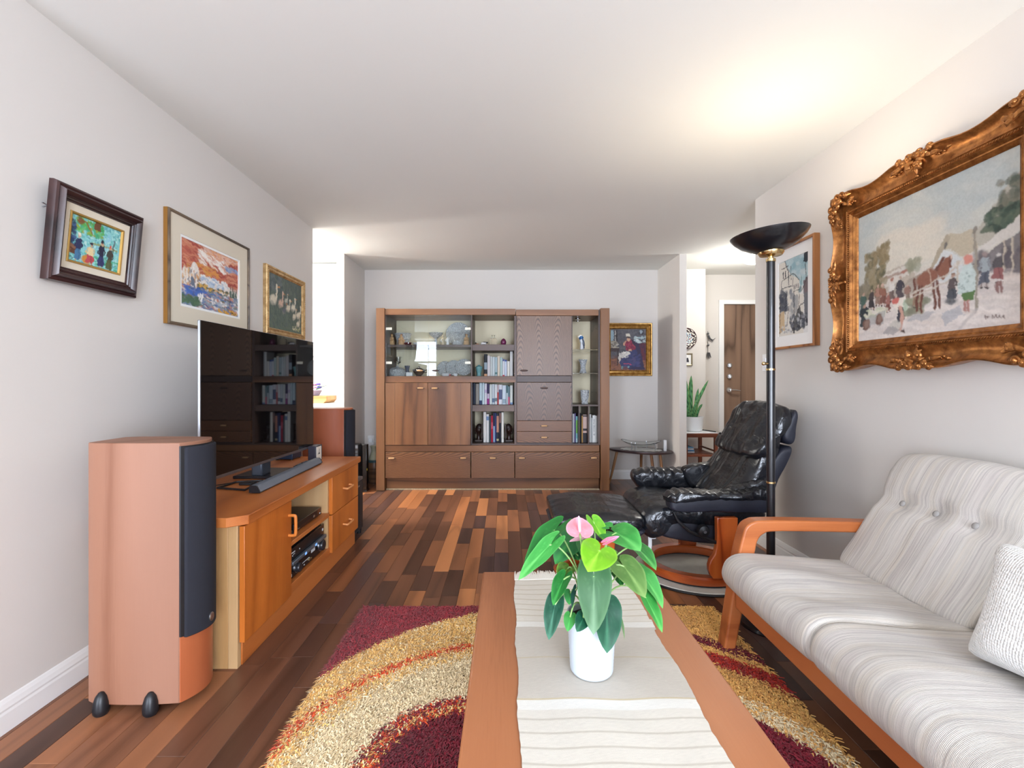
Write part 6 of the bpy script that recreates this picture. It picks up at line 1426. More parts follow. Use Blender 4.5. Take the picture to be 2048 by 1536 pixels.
P.poly([(.86, .0), (1, .0), (1, .1), (.93, .14), (.86, .1)], ink, .95, .02); P.poly([(.84, .36), (1, .28), (1, .9), (.9, .82), (.86, .6)], dk, .85, .04); P.poly([(.84, .36), (1, .28), (1, .5), (.88, .5)], S(120, 104, 106), .8, .04)
P.ell(.74, .44, .07, .05, S(70, 110, 120), .8, 0, .5, .4); P.ell(.78, .33, .02, .07, S(110, 150, 156), .8)
P.poly([(.02, .68), (.2, .66), (.22, .92), (.02, .96)], S(196, 166, 120), .8, .04); P.poly([(.45, .88), (.72, .66), (.98, .84), (.96, .92), (.5, .96)], ink, .85, .08); P.dabs((.4, .74, .95, .94), [ink, dk, S(190, 192, 196), gry], 60, .05, .03, .7, .6, 1)
P.dabs((.1, .82, .45, .98), [S(226, 226, 224), gry, S(210, 210, 208)], 26, .04, .02, .7)
for a in ([(.22, 0), (.34, .16), (.36, .34)], [(.1, .1), (.35, .08)], [(.1, .26), (.52, .2), (.5, .36)], [(.1, .26), (.1, .36), (.48, .36)], [(.36, .12), (.36, .28)], [(.44, .1), (.44, .28)], [(.52, .2), (.72, .32)], [(.3, .42), (.24, .7)], [(.54, .36), (.54, .78)], [(.54, .44), (.72, .44)], [(.72, .5), (.68, .74)], [(.45, .9), (.72, .64), (.85, .62)], [(.04, .96), (.06, .5)], [(.9, .14), (.93, .32)], [(.8, .46), (1, .28)], [(.36, .62), (.3, .86)], [(.2, .62), (.36, .58)]):
    P.line(a, .011, ink, .9)
for x in (.17, .25): P.line([(x, .14), (x, .22)], .018, ink)
for x in (.58, .63, .68): P.line([(x, .36), (x, .41)], .011, ink)
P.brush(1.4); P.grain(.1); P.mesh('print_sheet', w5 - 0.166, h5 - 0.166, 0.016, M_paintflat, p5)
MB().box(-w5 / 2 + 0.01, w5 / 2 - 0.01, -h5 / 2 + 0.01, h5 / 2 - 0.01, 0.0005, 0.012).build('backing', M_blackm, p5, local=True)

# --- the big gilt picture
cw, chh = 0.766, 0.61
p6 = thing('market_painting', 'large oil painting of a village market with a brown horse in an ornate gilt frame', 'painting', (XR - 0.001, (2.43 + 1.664) / 2, 1.645), mat3=MXR)
FW = 0.145
w6, h6 = cw + 2 * FW, chh + 2 * FW
def warp(t, ins):
    a = abs(t); k = 0.0
    if 0.22 < a < 0.74: k = math.sin((a - 0.22) / 0.52 * math.pi) ** 1.2
    return 0.024 * k * max(0, 1 - ins / 0.085)
prof = [(0.012, 0.0), (0.004, 0.045), (0.0, 0.075), (0.003, 0.082), (0.009, 0.084), (0.013, 0.078), (0.03, 0.064), (0.05, 0.055), (0.072, 0.054), (0.088, 0.060), (0.094, 0.062), (0.098, 0.058), (0.110, 0.057), (0.114, 0.060), (0.118, 0.056), (0.124, 0.050), (0.130, 0.051), (0.134, 0.046), (0.142, 0.043), (0.146, 0.036)]
MB().frame(w6, h6, prof, warp, 40).build('frame', M_gold, p6, local=True, angle=40)
mb = MB()
def rope(x0, y0, x1, y1, n, perp):
    for i in range(n):
        t = (i + .5) / n; M_ = Matrix.Rotation(R(35) if perp else R(125), 3, 'Z')
        mb.ball((x0 + (x1 - x0) * t, y0 + (y1 - y0) * t, 0.059), (0.0085, 0.0038, 0.006), 6, 4, M_)
e = 0.104; nx_, ny_ = int((w6 - 2 * e) / 0.0105), int((h6 - 2 * e) / 0.0105)
for s_ in (-1, 1):
    rope(-w6 / 2 + e, s_ * (h6 / 2 - e), w6 / 2 - e, s_ * (h6 / 2 - e), nx_, True); rope(s_ * (w6 / 2 - e), -h6 / 2 + e, s_ * (w6 / 2 - e), h6 / 2 - e, ny_, False)
mb.build('rope_moulding', M_gold, p6, local=True)
def scroll(mb, cx, cy, r, a0, turns, z, w, sg=1):
    n = 16; pts = []; rr = []
    for i in range(n + 1):
        t = i / n; a = a0 + sg * turns * 2 * math.pi * t; q = r * (1 - 0.86 * t)
        pts.append((cx + q * math.cos(a), cy + q * math.sin(a), z + 0.006 * t)); rr.append(w * (0.55 + 0.6 * math.sin(math.pi * min(1, t * 1.1))))
    mb.tube(pts, rr, 7, up=(0, 0, 1))
    mb.ball((cx, cy, z + 0.006), w * 1.15, 8, 6)
def lobe(mb, x0, y0, x1, y1, z, w):
    mb.tube([(x0, y0, z - 0.004), ((x0 * 2 + x1) / 3, (y0 * 2 + y1) / 3, z + 0.004), ((x0 + 2 * x1) / 3, (y0 + 2 * y1) / 3, z + 0.006), (x1, y1, z)], [w * .5, w, w * .8, w * .15], 7, up=(0, 0, 1), flat=.7)
def corner_orn(sx, sy):
    mb = MB(); T = lambda x, y: (sx * (w6 / 2 - x), sy * (h6 / 2 - y)); s_ = sx * sy
    def sc(x, y, r, a, tn, z=0.075, w=0.0072, g=1):
        cx, cy = T(x, y); aa = math.atan2(sy * -math.sin(a), sx * -math.cos(a)); scroll(mb, cx, cy, r, aa, tn, z, w, g * s_)
    def lb(x0, y0, x1, y1, z=0.080, w=0.0108): a = T(x0, y0); b = T(x1, y1); lobe(mb, a[0], a[1], b[0], b[1], z, w)
    mb.ball((*T(0.026, 0.026), 0.078), (0.024, 0.024, 0.014), 14, 8)
    for a in range(7):
        q = -0.6 + a * 0.46; lb(0.026 + 0.018 * math.cos(q), 0.026 + 0.018 * math.sin(q), 0.026 + 0.046 * math.cos(q), 0.026 + 0.046 * math.sin(q), 0.078, 0.0075)
    for f in (0, 1):
        g = -1 if f else 1
        def X(a, b): return (b, a) if f else (a, b)
        for (x, y, r, a) in ((0.012, 0.058, 0.018, 0.5), (0.034, 0.078, 0.022, 2.4), (0.010, 0.092, 0.014, 1.0), (0.056, 0.056, 0.018, 3.4), (0.018, 0.118, 0.015, 4.2)):
            xx, yy = X(x, y); sc(xx, yy, r, a if not f else math.pi / 2 - a, 1.25, 0.082, 0.0070, g)
        for (a, b, c_, d) in ((0.03, 0.06, 0.05, 0.10), (0.02, 0.08, 0.006, 0.125), (0.048, 0.088, 0.07, 0.135), (0.06, 0.12, 0.056, 0.165), (0.062, 0.13, 0.082, 0.155), (0.06, 0.145, 0.044, 0.17), (0.014, 0.11, 0.022, 0.15)):
            p0 = X(a, b); p1_ = X(c_, d); lb(*p0, *p1_, 0.076, 0.0112)
        for k in range(4): xx, yy = X(0.062 + 0.004 * (k % 2), 0.132 + 0.011 * k); mb.ball((*T(xx, yy), 0.066), 0.006, 8, 6)
    mb.build('corner_ornament', M_gold, p6, local=True)
def side_orn(ax, sg):
    mb = MB()
    def T(t, d): return (t, sg * (h6 / 2 - d)) if ax == 'h' else (sg * (w6 / 2 - d), t)
    def lb(t0, d0, t1, d1, z=0.080, w=0.0108): a = T(t0, d0); b = T(t1, d1); lobe(mb, a[0], a[1], b[0], b[1], z, w)
    mb.ball((*T(0, 0.045), 0.072), (0.016, 0.016, 0.012), 12, 8); lb(0, 0.03, 0, 0.092, 0.068, 0.011); mb.ball((*T(0, 0.094), 0.066), 0.008, 8, 6)
    for s_ in (-1, 1):
        for (t, d, r, a) in ((0.028, 0.012, 0.018, 0.8), (0.052, 0.020, 0.017, 2.2), (0.078, 0.008, 0.014, 0.6), (0.024, 0.056, 0.014, 3.6)):
            p = T(s_ * t, d); scroll(mb, p[0], p[1], r, a if s_ > 0 else math.pi - a, 1.25, 0.082, 0.0070, s_ * (1 if ax == 'h' else -1))
        for (t0, d0, t1, d1) in ((0.008, 0.03, 0.05, 0.044), (0.03, 0.02, 0.07, 0.034), (0.06, 0.012, 0.10, 0.004), (0.012, 0.056, 0.038, 0.078), (0.06, 0.03, 0.095, 0.045), (0.075, 0.035, 0.125, 0.045), (0.0, 0.016, 0.014, -0.004)):
            lb(s_ * t0, d0, s_ * t1, d1)
        if ax == 'h':
            for k in range(5): mb.ball((*T(s_ * (0.085 + 0.012 * k), 0.040 + 0.006 * (k % 2)), 0.062), 0.0062, 8, 6)
            lb(s_ * 0.12, 0.042, s_ * 0.155, 0.036, 0.062, 0.007)
    mb.build('side_ornament', M_gold, p6, local=True)
for sx in (-1, 1):
    for sy in (-1, 1): corner_orn(sx, sy)
for s_ in (-1, 1): side_orn('h', s_); side_orn('v', s_)
MB().box(-w6 / 2 + 0.04, w6 / 2 - 0.04, -h6 / 2 + 0.03, h6 / 2 - 0.03, 0.0005, 0.033).build('backing', M_blackm, p6, local=True)
P = Paint(260, 207, 6); P.grad([(0, S(176, 182, 178)), (.3, S(196, 194, 182)), (.5, S(206, 200, 186)), (.62, S(196, 186, 176)), (1, S(214, 204, 198))])
P.dabs((0, 0, 1, .5), [S(170, 178, 176), S(196, 196, 184), S(210, 202, 184), S(186, 190, 184), S(160, 172, 176)], 160, .14, .06, .28, .2, .5)
P.dabs((.2, .25, .6, .5), [S(214, 202, 182), S(206, 196, 178)], 40, .1, .05, .3)
P.poly([(.1, .62), (.24, .5), (.42, .47), (.44, .6), (.12, .66)], S(176, 160, 142), .8, .02); P.poly([(.2, .53), (.36, .49), (.4, .5), (.39, .56), (.2, .62)], S(206, 200, 190), .8, .015); P.line([(.2, .55), (.4, .52)], .012, S(150, 110, 90), .7); P.poly([(.34, .515), (.39, .51), (.39, .53), (.34, .54)], S(170, 100, 84), .8)
P.dabs((.06, .32, .22, .64), [S(120, 110, 78), S(140, 126, 90), S(96, 92, 66), S(154, 138, 104)], 170, .018, .022, .7); P.dabs((.13, .28, .24, .42), [S(136, 118, 80), S(150, 130, 92)], 60, .014, .018, .7); P.line([(.15, .6), (.145, .74)], .012, S(96, 84, 66)); P.dabs((0, .55, .1, .75), [S(140, 130, 106), S(120, 112, 92)], 50, .02, .03, .6); P.dabs((.38, .46, .46, .54), [S(140, 142, 116), S(156, 152, 126)], 30, .015, .02, .6)
P.poly([(.5, .62), (.56, .5), (.6, .44), (.66, .48), (.72, .56), (.72, .66), (.52, .7)], S(196, 200, 200), 1, .008); P.poly([(.58, .44), (.62, .37), (.76, .385), (.8, .43), (.8, .52), (.72, .54), (.66, .46)], S(186, 172, 146), 1, .01); P.poly([(.57, .45), (.62, .37), (.65, .385), (.52, .62), (.5, .62)], S(170, 156, 132), 1, .006); P.line([(.62, .42), (.62, .44)], .01, S(110, 106, 100))
P.poly([(.2, .66), (.5, .56), (.56, .6), (.56, .74), (.2, .78)], S(150, 138, 122), .7, .02)
P.poly([(.76, .42), (.84, .34), (.92, .22), (1, .14), (1, .44), (.8, .5)], S(176, 168, 152), .9, .02); P.dabs((.9, .17, 1, .4), [S(110, 108, 92), S(80, 92, 80), S(130, 126, 108)], 70, .02, .024, .6); P.dabs((.83, .3, 1, .44), [S(64, 84, 72), S(80, 100, 84), S(54, 70, 62), S(100, 112, 92)], 90, .018, .016, .75)
P.poly([(.66, .58), (.82, .5), (1, .39), (1, .47), (.9, .51), (.68, .6)], S(204, 198, 190), 1, .008); P.poly([(.76, .6), (.9, .52), (1, .48), (1, .73), (.78, .72)], S(112, 106, 110), .9, .01); P.dabs((.78, .54, 1, .74), [S(96, 88, 94), S(130, 124, 126), S(86, 80, 90)], 60, .02, .03, .5)
for x in (.69, .92, .955): P.line([(x, .56 - (x - .69) * .2), (x, .74)], .006, S(190, 176, 156))
P.dabs((0, .68, 1, 1), [S(216, 206, 200), S(202, 192, 188), S(224, 214, 206), S(190, 180, 176), S(210, 196, 186)], 360, .06, .012, .45, .1, .25)
rg = random.Random(2)
for (x, y, h_, t_, b_, hd) in ((.04, .8, .2, S(70, 100, 90), S(84, 100, 96), S(180, 140, 120)), (.11, .76, .16, S(76, 66, 66), S(66, 60, 64), S(190, 150, 126)), (.16, .74, .17, S(170, 120, 100), S(150, 120, 104), S(200, 160, 140)), (.2, .75, .18, S(150, 96, 76), S(130, 84, 70), S(200, 160, 140)), (.27, .73, .18, S(210, 204, 196), S(120, 100, 94), S(170, 110, 90)), (.33, .74, .19, S(70, 66, 76), S(90, 80, 84), S(180, 150, 130)), (.38, .76, .14, S(150, 110, 96), S(140, 120, 104), S(190, 150, 130)), (.24, .8, .15, S(160, 100, 90), S(130, 76, 66), S(196, 150, 126))):
    P.person(x, y, h_, t_, b_, hd, None, 0, .3)
P.person(.055, .9, .2, S(50, 60, 66), S(60, 70, 74), S(176, 140, 120), None, 0, .4); P.dabs((.06, .76, .22, .82), [S(206, 204, 180), S(190, 196, 160), S(216, 210, 196)], 40, .02, .01, .8); P.poly([(.06, .81), (.22, .78), (.2, .88), (.08, .88)], S(160, 160, 160), .7, .01)
for (x, y) in ((.065, .87), (.17, .845)): P.ell(x, y, .035, .05, S(120, 84, 72), 1, .3, .25); P.ell(x + .005, y - .005, .024, .036, S(150, 120, 106), .8, .3, .4)
P.poly([(.27, .72), (.36, .71), (.39, .78), (.38, .87), (.32, .88), (.3, .8)], S(220, 210, 196), 1, .01); P.poly([(.315, .78), (.37, .78), (.36, .88), (.3, .89)], S(60, 60, 72), 1, .01); P.poly([(.35, .73), (.385, .74), (.385, .84), (.36, .84)], S(176, 196, 170), .9, .01); P.ell(.295, .725, .028, .03, S(206, 96, 84), 1, .3); P.line([(.33, .78), (.35, .85), (.33, .93)], .014, S(200, 150, 130)); P.ell(.29, .91, .05, .045, S(190, 186, 176), .9, 0, .3, .2); P.poly([(.19, .95), (.25, .9), (.33, .94), (.28, .98)], S(150, 144, 146), .7, .02); P.line([(.34, .95), (.36, .95)], .01, S(80, 60, 56))
P.dabs((.38, .74, .5, .84), [S(130, 132, 108), S(150, 150, 120), S(116, 112, 96)], 50, .03, .016, .7); P.person(.43, .8, .14, S(160, 130, 104), S(150, 120, 96), S(180, 140, 120)); P.person(.47, .82, .13, S(170, 140, 110), S(150, 120, 100), S(160, 120, 100))
hc, hd_ = S(142, 88, 66), S(112, 64, 50)
P.ell(.51, .62, .082, .065, hc, 1, -.1, .25); P.poly([(.56, .58), (.63, .51), (.655, .53), (.66, .57), (.6, .66)], hc, 1); P.ell(.645, .535, .022, .035, hc, 1, .2); P.line([(.648, .52), (.657, .58)], .012, hd_); P.ell(.655, .515, .008, .018, S(210, 180, 160)); P.line([(.61, .51), (.57, .58)], .012, hd_)
for x, dx in ((.455, -.01), (.475, .0), (.555, .0), (.575, .005)): P.line([(x, .66), (x + dx, .76), (x + dx, .83)], .011, hd_)
P.line([(.43, .6), (.425, .7)], .012, hd_); P.line([(.4, .7), (.56, .65), (.68, .6)], .007, S(190, 176, 160)); P.line([(.42, .72), (.56, .7), (.7, .64)], .006, S(190, 176, 160)); P.line([(.52, .56), (.54, .68)], .006, S(180, 150, 130)); P.poly([(.38, .88), (.46, .84), (.56, .86), (.5, .9)], S(150, 152, 160), .6, .02)
P.person(.66, .8, .17, S(96, 84, 84), S(80, 84, 92), S(180, 140, 120), S(140, 110, 86), 0, .36); P.ell(.65, .8, .045, .03, S(90, 94, 100), .9, 0, .4, .2); P.poly([(.6, .87), (.7, .84), (.72, .9), (.62, .96)], S(154, 160, 172), .6, .02)
P.poly([(.70, .66), (.72, .6), (.75, .585), (.78, .6), (.79, .76), (.74, .79), (.685, .76)], S(188, 204, 200), 1, .01); P.dabs((.695, .62, .785, .77), [S(120, 140, 140), S(160, 180, 176)], 30, .006, .005, .6); P.ell(.742, .565, .026, .035, S(212, 130, 112), 1); P.poly([(.71, .77), (.78, .76), (.775, .82), (.72, .82)], S(90, 124, 70), 1, .008)
for x in (.73, .75): P.line([(x, .82), (x, .875)], .011, S(176, 120, 110))
P.line([(.783, .41), (.79, .88)], .009, S(150, 140, 124)); P.ell(.782, .4, .012, .028, S(130, 122, 110), .9); P.line([(.79, .88), (.7, .98)], .012, S(180, 172, 170), .6)
P.person(.83, .76, .22, S(150, 160, 166), S(86, 92, 106), S(150, 130, 126), None, 0, .3); P.person(.895, .74, .17, S(90, 86, 90), S(150, 90, 90), S(206, 200, 196), None, 0, .34); P.line([(.89, .74), (.888, .79)], .01, S(140, 100, 96)); P.line([(.905, .74), (.908, .79)], .01, S(140, 100, 96))
P.line([(.83, .945), (.832, .925), (.84, .94), (.85, .928)], .003, S(110, 86, 80), .9); P.line([(.86, .945), (.868, .925), (.873, .944), (.885, .93), (.89, .944), (.9, .934), (.91, .943), (.92, .93), (.925, .95)], .003, S(110, 86, 80), .9)
P.brush(1.8); P.a = P.a * .78 + P.a.mean(2, keepdims=True) * .22 * np.array((1.0, 1.0, .97)); P.grain(.10); P.mesh('canvas', cw, chh, 0.0345, M_paintflat, p6)
# ------------------------------------------------------------ sofa
def sofa_fabric():
    m, nt, b = newmat('sofa_fabric'); v = coords(nt, (3.0, 185, 3.0), False); n = noise(nt, v, 1.0, 5, 0.7, 0.15)
    v2 = coords(nt, (1.6, 38, 1.6), False); n2 = noise(nt, v2, 1.0, 3, 0.5)
    r = ramp(nt, [(0.27, S(156, 149, 146)), (0.42, S(190, 184, 177)), (0.55, S(207, 201, 193)), (0.75, S(220, 214, 206))])
    r2 = ramp(nt, [(0.35, S(242, 239, 241)), (0.5, (1, 1, 1)), (0.68, S(253, 248, 241))])
    nt.links.new(n.outputs[0], r.inputs[0]); nt.links.new(n2.outputs[0], r2.inputs[0])
    nt.links.new(mixc(nt, 'MULTIPLY', 0.8, r.outputs[0], r2.outputs[0]), b.inputs['Base Color'])
    b.inputs['Roughness'].default_value = 0.95; b.inputs['Specular IOR Level'].default_value = 0.1; b.inputs['Sheen Weight'].default_value = 0.25
    w = nd(nt, 'ShaderNodeTexWave'); w.inputs['Scale'].default_value = 120; w.inputs['Distortion'].default_value = 2.0; w.inputs['Detail'].default_value = 1; w.bands_direction = 'Y'
    tc = nd(nt, 'ShaderNodeTexCoord'); nt.links.new(tc.outputs['Object'], w.inputs['Vector'])
    f = noise(nt, coords(nt, (90, 400, 90), False), 1.0, 2)
    ad = nd(nt, 'ShaderNodeMath', operation='ADD'); nt.links.new(w.outputs['Fac'], ad.inputs[0]); nt.links.new(f.outputs[0], ad.inputs[1])
    bump(nt, b, ad.outputs[0], 0.35, 0.003); return m
M_fab = sofa_fabric()
sf = thing('sofa', 'wood-framed three-seat sofa with pale striped woven cushions along the right wall', 'sofa', (1.35, 1.15, 0))
SY0, SY1 = 0.22, 2.10
def sofa_arm(yc):
    a, b = yc - 0.034, yc + 0.034
    # front leg and arm rest are one bent piece
    pts_o = [(0.905, 0.0), (0.935, 0.20), (0.965, 0.40), (0.985, 0.49), (1.0, 0.535), (1.03, 0.557), (1.08, 0.564), (1.30, 0.562), (1.66, 0.552)]
    pts_i = [(1.66, 0.508), (1.30, 0.517), (1.12, 0.518), (1.075, 0.508), (1.05, 0.48), (1.036, 0.42), (1.0, 0.25), (0.952, 0.0)]
    po = [tuple(p) for p in spline(pts_o, 36, False)]; pi = [tuple(p) for p in spline(pts_i, 36, False)]
    mb = MB(); mb.prism(po + pi, 'y', a, b); mb.build('armrest', M_sofawood, sf, bevel=0.008, seg=3, angle=50)
    mb = MB(); mb.prism([(1.62, 0.0), (1.67, 0.0), (1.73, 0.52), (1.65, 0.52), (1.60, 0.3)], 'y', a, b); mb.build('leg', M_sofawood, sf, bevel=0.006, angle=50)
sofa_arm(SY1 - 0.034); sofa_arm(SY0 + 0.034)
B(0.955, 0.985, SY0 + 0.07, SY1 - 0.07, 0.205, 0.285).build('front_rail', M_sofawoodz, sf, bevel=0.004)
B(1.55, 1.58, SY0 + 0.07, SY1 - 0.07, 0.18, 0.25).build('rear_rail', M_sofawoodz, sf, bevel=0.004)
for k in range(7): B(0.985, 1.55, 0.36 + k * 0.25, 0.40 + k * 0.25, 0.235, 0.25).build('slat', M_sofawood, sf)
mb = MB(); mb.prism([(1.58, 0.25), (1.62, 0.25), (1.76, 0.72), (1.73, 0.72)], 'y', SY0 + 0.07, SY1 - 0.07); mb.build('back_frame', M_sofawoodz, sf)
NS = 3; y1 = 2.035; wS = 0.585
for k in range(NS):
    yb, ya = y1 - k * wS, y1 - (k + 1) * wS; yc = (ya + yb) / 2
    prof = [(0.925, 0.30), (0.895, 0.335), (0.893, 0.375), (0.915, 0.415), (0.97, 0.437), (1.10, 0.432), (1.25, 0.418), (1.42, 0.405), (1.58, 0.40), (1.585, 0.28), (1.40, 0.262), (1.20, 0.262), (1.02, 0.272)]
    def f(p, yc=yc, k=k):
        t = (p.y - yc) / (wS / 2); top = 1 if p.z > 0.36 else 0
        eg = 1 - t ** 6
        n = 0.009 * eg * mnoise.noise(Vector((p.x * 4.5 + k * 9, p.y * 7, 2))) + 0.007 * eg * mnoise.noise(Vector((p.x * 3, p.y * 13 + p.x * 9, 5 + k)))
        dip = 0.007 * eg * math.sin(t * 4.5 + k) * math.exp(-((p.x - 1.05) / 0.2) ** 2)
        return p + Vector((-0.008 * (1 - t * t) * (p.x < 1.0), 0, top * (n + dip)))
    MB().loft(prof, ya + 0.001, yb - 0.001, 26, 0.028, 64, f).build('seat_cushion', M_fab, sf, angle=80)
    bp = [(1.375, 0.405), (1.42, 0.395), (1.50, 0.40), (1.56, 0.50), (1.66, 0.72), (1.735, 0.80), (1.735, 0.835), (1.70, 0.853), (1.645, 0.845), (1.605, 0.80), (1.545, 0.685), (1.44, 0.505)]
    def g(p, yc=yc, k=k):
        t = (p.y - yc) / (wS / 2)
        along = (p.z - 0.40) / 0.44; fr = 1 if (p.x - 1.375) < (p.z - 0.40) * 0.62 + 0.06 else 0
        seam = -0.020 * math.exp(-((along - 0.62) / 0.05) ** 2) * (1 - 0.35 * abs(t) ** 4)
        for q in (-0.5, 0.0, 0.5): seam -= 0.016 * math.exp(-(((along - 0.62) / 0.07) ** 2 + ((t - q) / 0.13) ** 2))
        puff = 0.020 * (1 - t * t)
        n = 0.006 * mnoise.noise(Vector((p.z * 8, p.y * 8, 3 + k)))
        d = Vector((-0.87, 0, 0.49)) * (fr * (seam + puff + n))
        return p + d - Vector((0, 0, 0.010 * t * t * (p.z > 0.78)))
    bc = MB().loft(bp, ya + 0.003, yb - 0.003, 34, 0.035, 72, g).build('back_cushion', M_fab, sf, angle=80)
    mbb = plain('button_fabric', S(150, 146, 142), 0.95)
    for q in (-0.5, 0.0, 0.5):
        c = Vector((1.532, yc + q * wS / 2, 0.672)); 
        MB().ball(c, (0.012, 0.012, 0.006), 14, 8, Matrix.Rotation(R(-61), 3, 'Y')).build('button', mbb, bc)
# under-sofa dark lining
B(1.0, 1.55, 0.30, 2.02, 0.19, 0.2).build('underside', M_blackm, sf)

# white knit cushion
kn, nt, b = newmat('white_knit'); b.inputs['Base Color'].default_value = (*S(236, 234, 230), 1); b.inputs['Roughness'].default_value = 0.95; b.inputs['Sheen Weight'].default_value = 0.3
ck_ = nd(nt, 'ShaderNodeTexChecker'); ck_.inputs['Scale'].default_value = 130; nt.links.new(coords(nt, (1, 1, 1), False), ck_.inputs['Vector'])
wv = nd(nt, 'ShaderNodeTexVoronoi'); wv.inputs['Scale'].default_value = 150; wv.inputs['Randomness'].default_value = 0.25; nt.links.new(coords(nt, (1, 1, 1), False), wv.inputs['Vector'])
inv_ = nd(nt, 'ShaderNodeMath', operation='SUBTRACT'); inv_.inputs[0].default_value = 1.0; nt.links.new(wv.outputs['Distance'], inv_.inputs[1]); bump(nt, b, inv_.outputs[0], 0.8, 0.006)
Mk = Matrix.Rotation(R(-27), 3, 'Y') 
kc_ = Vector((1.285, 1.075, 0.580))
kp = thing('knit_cushion', 'white knitted cushion with a fringed lower edge leaning on the sofa back', 'cushion', tuple(kc_ - Vector((0, 0, 0.17))))
Mkk = (Matrix.Rotation(R(20), 3, 'Y') @ Matrix.Rotation(R(-3), 3, 'X'))
def kf(w):
    yy, zz = w.y / 0.225, w.z / 0.155; e = max(abs(yy), abs(zz)); ear = (abs(yy) * abs(zz)) ** 3
    th = max(0.06, (1 - min(1, abs(yy)) ** 4) * (1 - min(1, abs(zz)) ** 4)) ** 0.5
    pin = 1 - 0.15 * (1 - abs(zz) ** 2) * (abs(yy) ** 3); pz = 1 - 0.10 * (1 - abs(yy) ** 2) * (abs(zz) ** 3)
    return Vector((w.x * (0.18 + 0.82 * th) + 0.006 * mnoise.noise(w * 14), w.y * pin * (1 + 0.05 * ear), w.z * pz * (1 + 0.05 * ear)))
mb = MB(); mb.cushion((0, 0, 0), (0.085, 0.225, 0.155), 24, 9, kf); mb.v = [tuple(Mkk @ Vector(p) + kc_) for p in mb.v]; mb.build('cover', kn, kp, angle=80)
mb = MB(); rk = random.Random(4)
for (sy, sz) in ((-1, -1), (1, -1)):
    for k in range(24):
        p = Vector((rk.uniform(-0.008, 0.008), sy * 0.215, sz * 0.15)) if sz > 0 else Vector((rk.uniform(-0.008, 0.008), rk.uniform(-0.21, 0.05), -0.142)); d = Vector((rk.uniform(-0.015, 0.015), sy * 0.035 + rk.uniform(-0.012, 0.012), sz * 0.022 + (-0.02 if sz < 0 else 0) + rk.uniform(-0.012, 0.012)))
        q = [Mkk @ (p + d * t) + kc_ for t in (0, .5, 1)]
        for i_ in range(3): q[i_].z = max(q[i_].z, 0.437)
        mb.tube(q, 0.0028, 5)
mb.build('tassel', kn, kp, kind='stuff')

# ------------------------------------------------------------ rug
RX0, RX1, RYf, RYn = -0.69, 1.02, 2.43, 0.55
rugo = thing('shag_rug', 'long-pile rug with maroon, cream, gold and orange ring pattern under the coffee table', 'rug', ((RX0 + RX1) / 2, 1.5, 0.001))
B(RX0, RX1, RYn, RYf, 0.001, 0.010).build('backing', plain('rug_backing', S(120, 60, 50), 0.95), rugo)
RUGB = True
maroon, maroon2, cream, yel, gold_, orange = S(168, 52, 62), S(126, 30, 44), S(255, 234, 190), S(255, 208, 124), S(246, 188, 104), S(236, 84, 36)
def rugcol(x, y, rnd):
    Yp = y / 1.0652; j = (rnd.random() - .5)
    if x < 0.52:
        r1 = math.hypot(x - 0.17, Yp - 1.29) + j * 0.012; r2 = math.hypot(x - 0.03, Yp - 1.21) + j * 0.03; r3 = math.hypot(x + 0.127, Yp - 1.32) + j * 0.03
        if r1 > 0.972: return maroon
        if r3 < 0.235: return maroon2
        if r3 < 0.26: return rnd.choice((yel, orange, maroon2, orange))
        if r3 < 0.28: return rnd.choice((cream, yel, orange, maroon2))
        if r3 < 0.305: return rnd.choice((maroon2, maroon2, maroon, orange))
        if 0.735 < r2 < 0.762 and rnd.random() < 0.8: return orange
        if r2 > 0.762: return yel if rnd.random() < 0.8 else cream
        if r2 > 0.66: 
            return yel if rnd.random() < (r2 - 0.62) / 0.14 else cream
        return cream
    r = math.hypot(x - 0.2, Yp - 0.95) + j * 0.02
    if r > 1.25: return gold_
    if r > 1.185: return maroon2 if rnd.random() < .85 else gold_
    if r > 1.145: return gold_
    if r > 1.07: return S(186, 44, 26) if rnd.random() < .85 else maroon
    if r > 0.93: return gold_ if rnd.random() < .85 else yel
    if r > 0.85: return cream if rnd.random() < .7 else gold_
    return maroon2
rr_ = random.Random(8)
sv, sf_, sc_ = [], [], []
def strands(x0, x1, y0, y1, dens):
    n = int((x1 - x0) * (y1 - y0) * dens)
    for _ in range(n):
        x, y = x0 + rr_.random() * (x1 - x0), y0 + rr_.random() * (y1 - y0); c = rugcol(x, y, rr_); k = 0.85 + 0.3 * rr_.random(); c = tuple(a * k for a in c)
        a = rr_.gauss(-2.0, 0.65) + 0.7 * mnoise.noise(Vector((x * 5, y * 5, 0))); L = 0.027 * (0.75 + 0.5 * rr_.random()); w = 0.0022
        dx, dy = math.cos(a), math.sin(a); px_, py_ = -dy * w, dx * w; h = 0.007 + 0.008 * rr_.random()
        o = len(sv)
        b0 = (x, y, 0.019); m_ = (x + dx * L * .4, y + dy * L * .4, 0.020 + h); t_ = (x + dx * L, y + dy * L, 0.020 + h * (0.5 + .7 * rr_.random()))
        for (q, s_) in ((b0, 1), (m_, 1.1), (t_, .35)):
            sv.append((q[0] - px_ * s_, q[1] - py_ * s_, q[2])); sv.append((q[0] + px_ * s_, q[1] + py_ * s_, q[2] + 0.001))
        dk = tuple(v * .62 for v in c)
        sc_.extend([c] * 6)
        sf_.extend([(o, o + 1, o + 3, o + 2), (o + 2, o + 3, o + 5, o + 4)])
strands(RX0, 0.0, 1.25, RYf, 75000); strands(0.0, 0.62, 1.25, RYf, 12000); strands(0.62, RX1, 1.25, RYf, 65000); strands(RX0, RX1, RYn, 1.25, 5000)
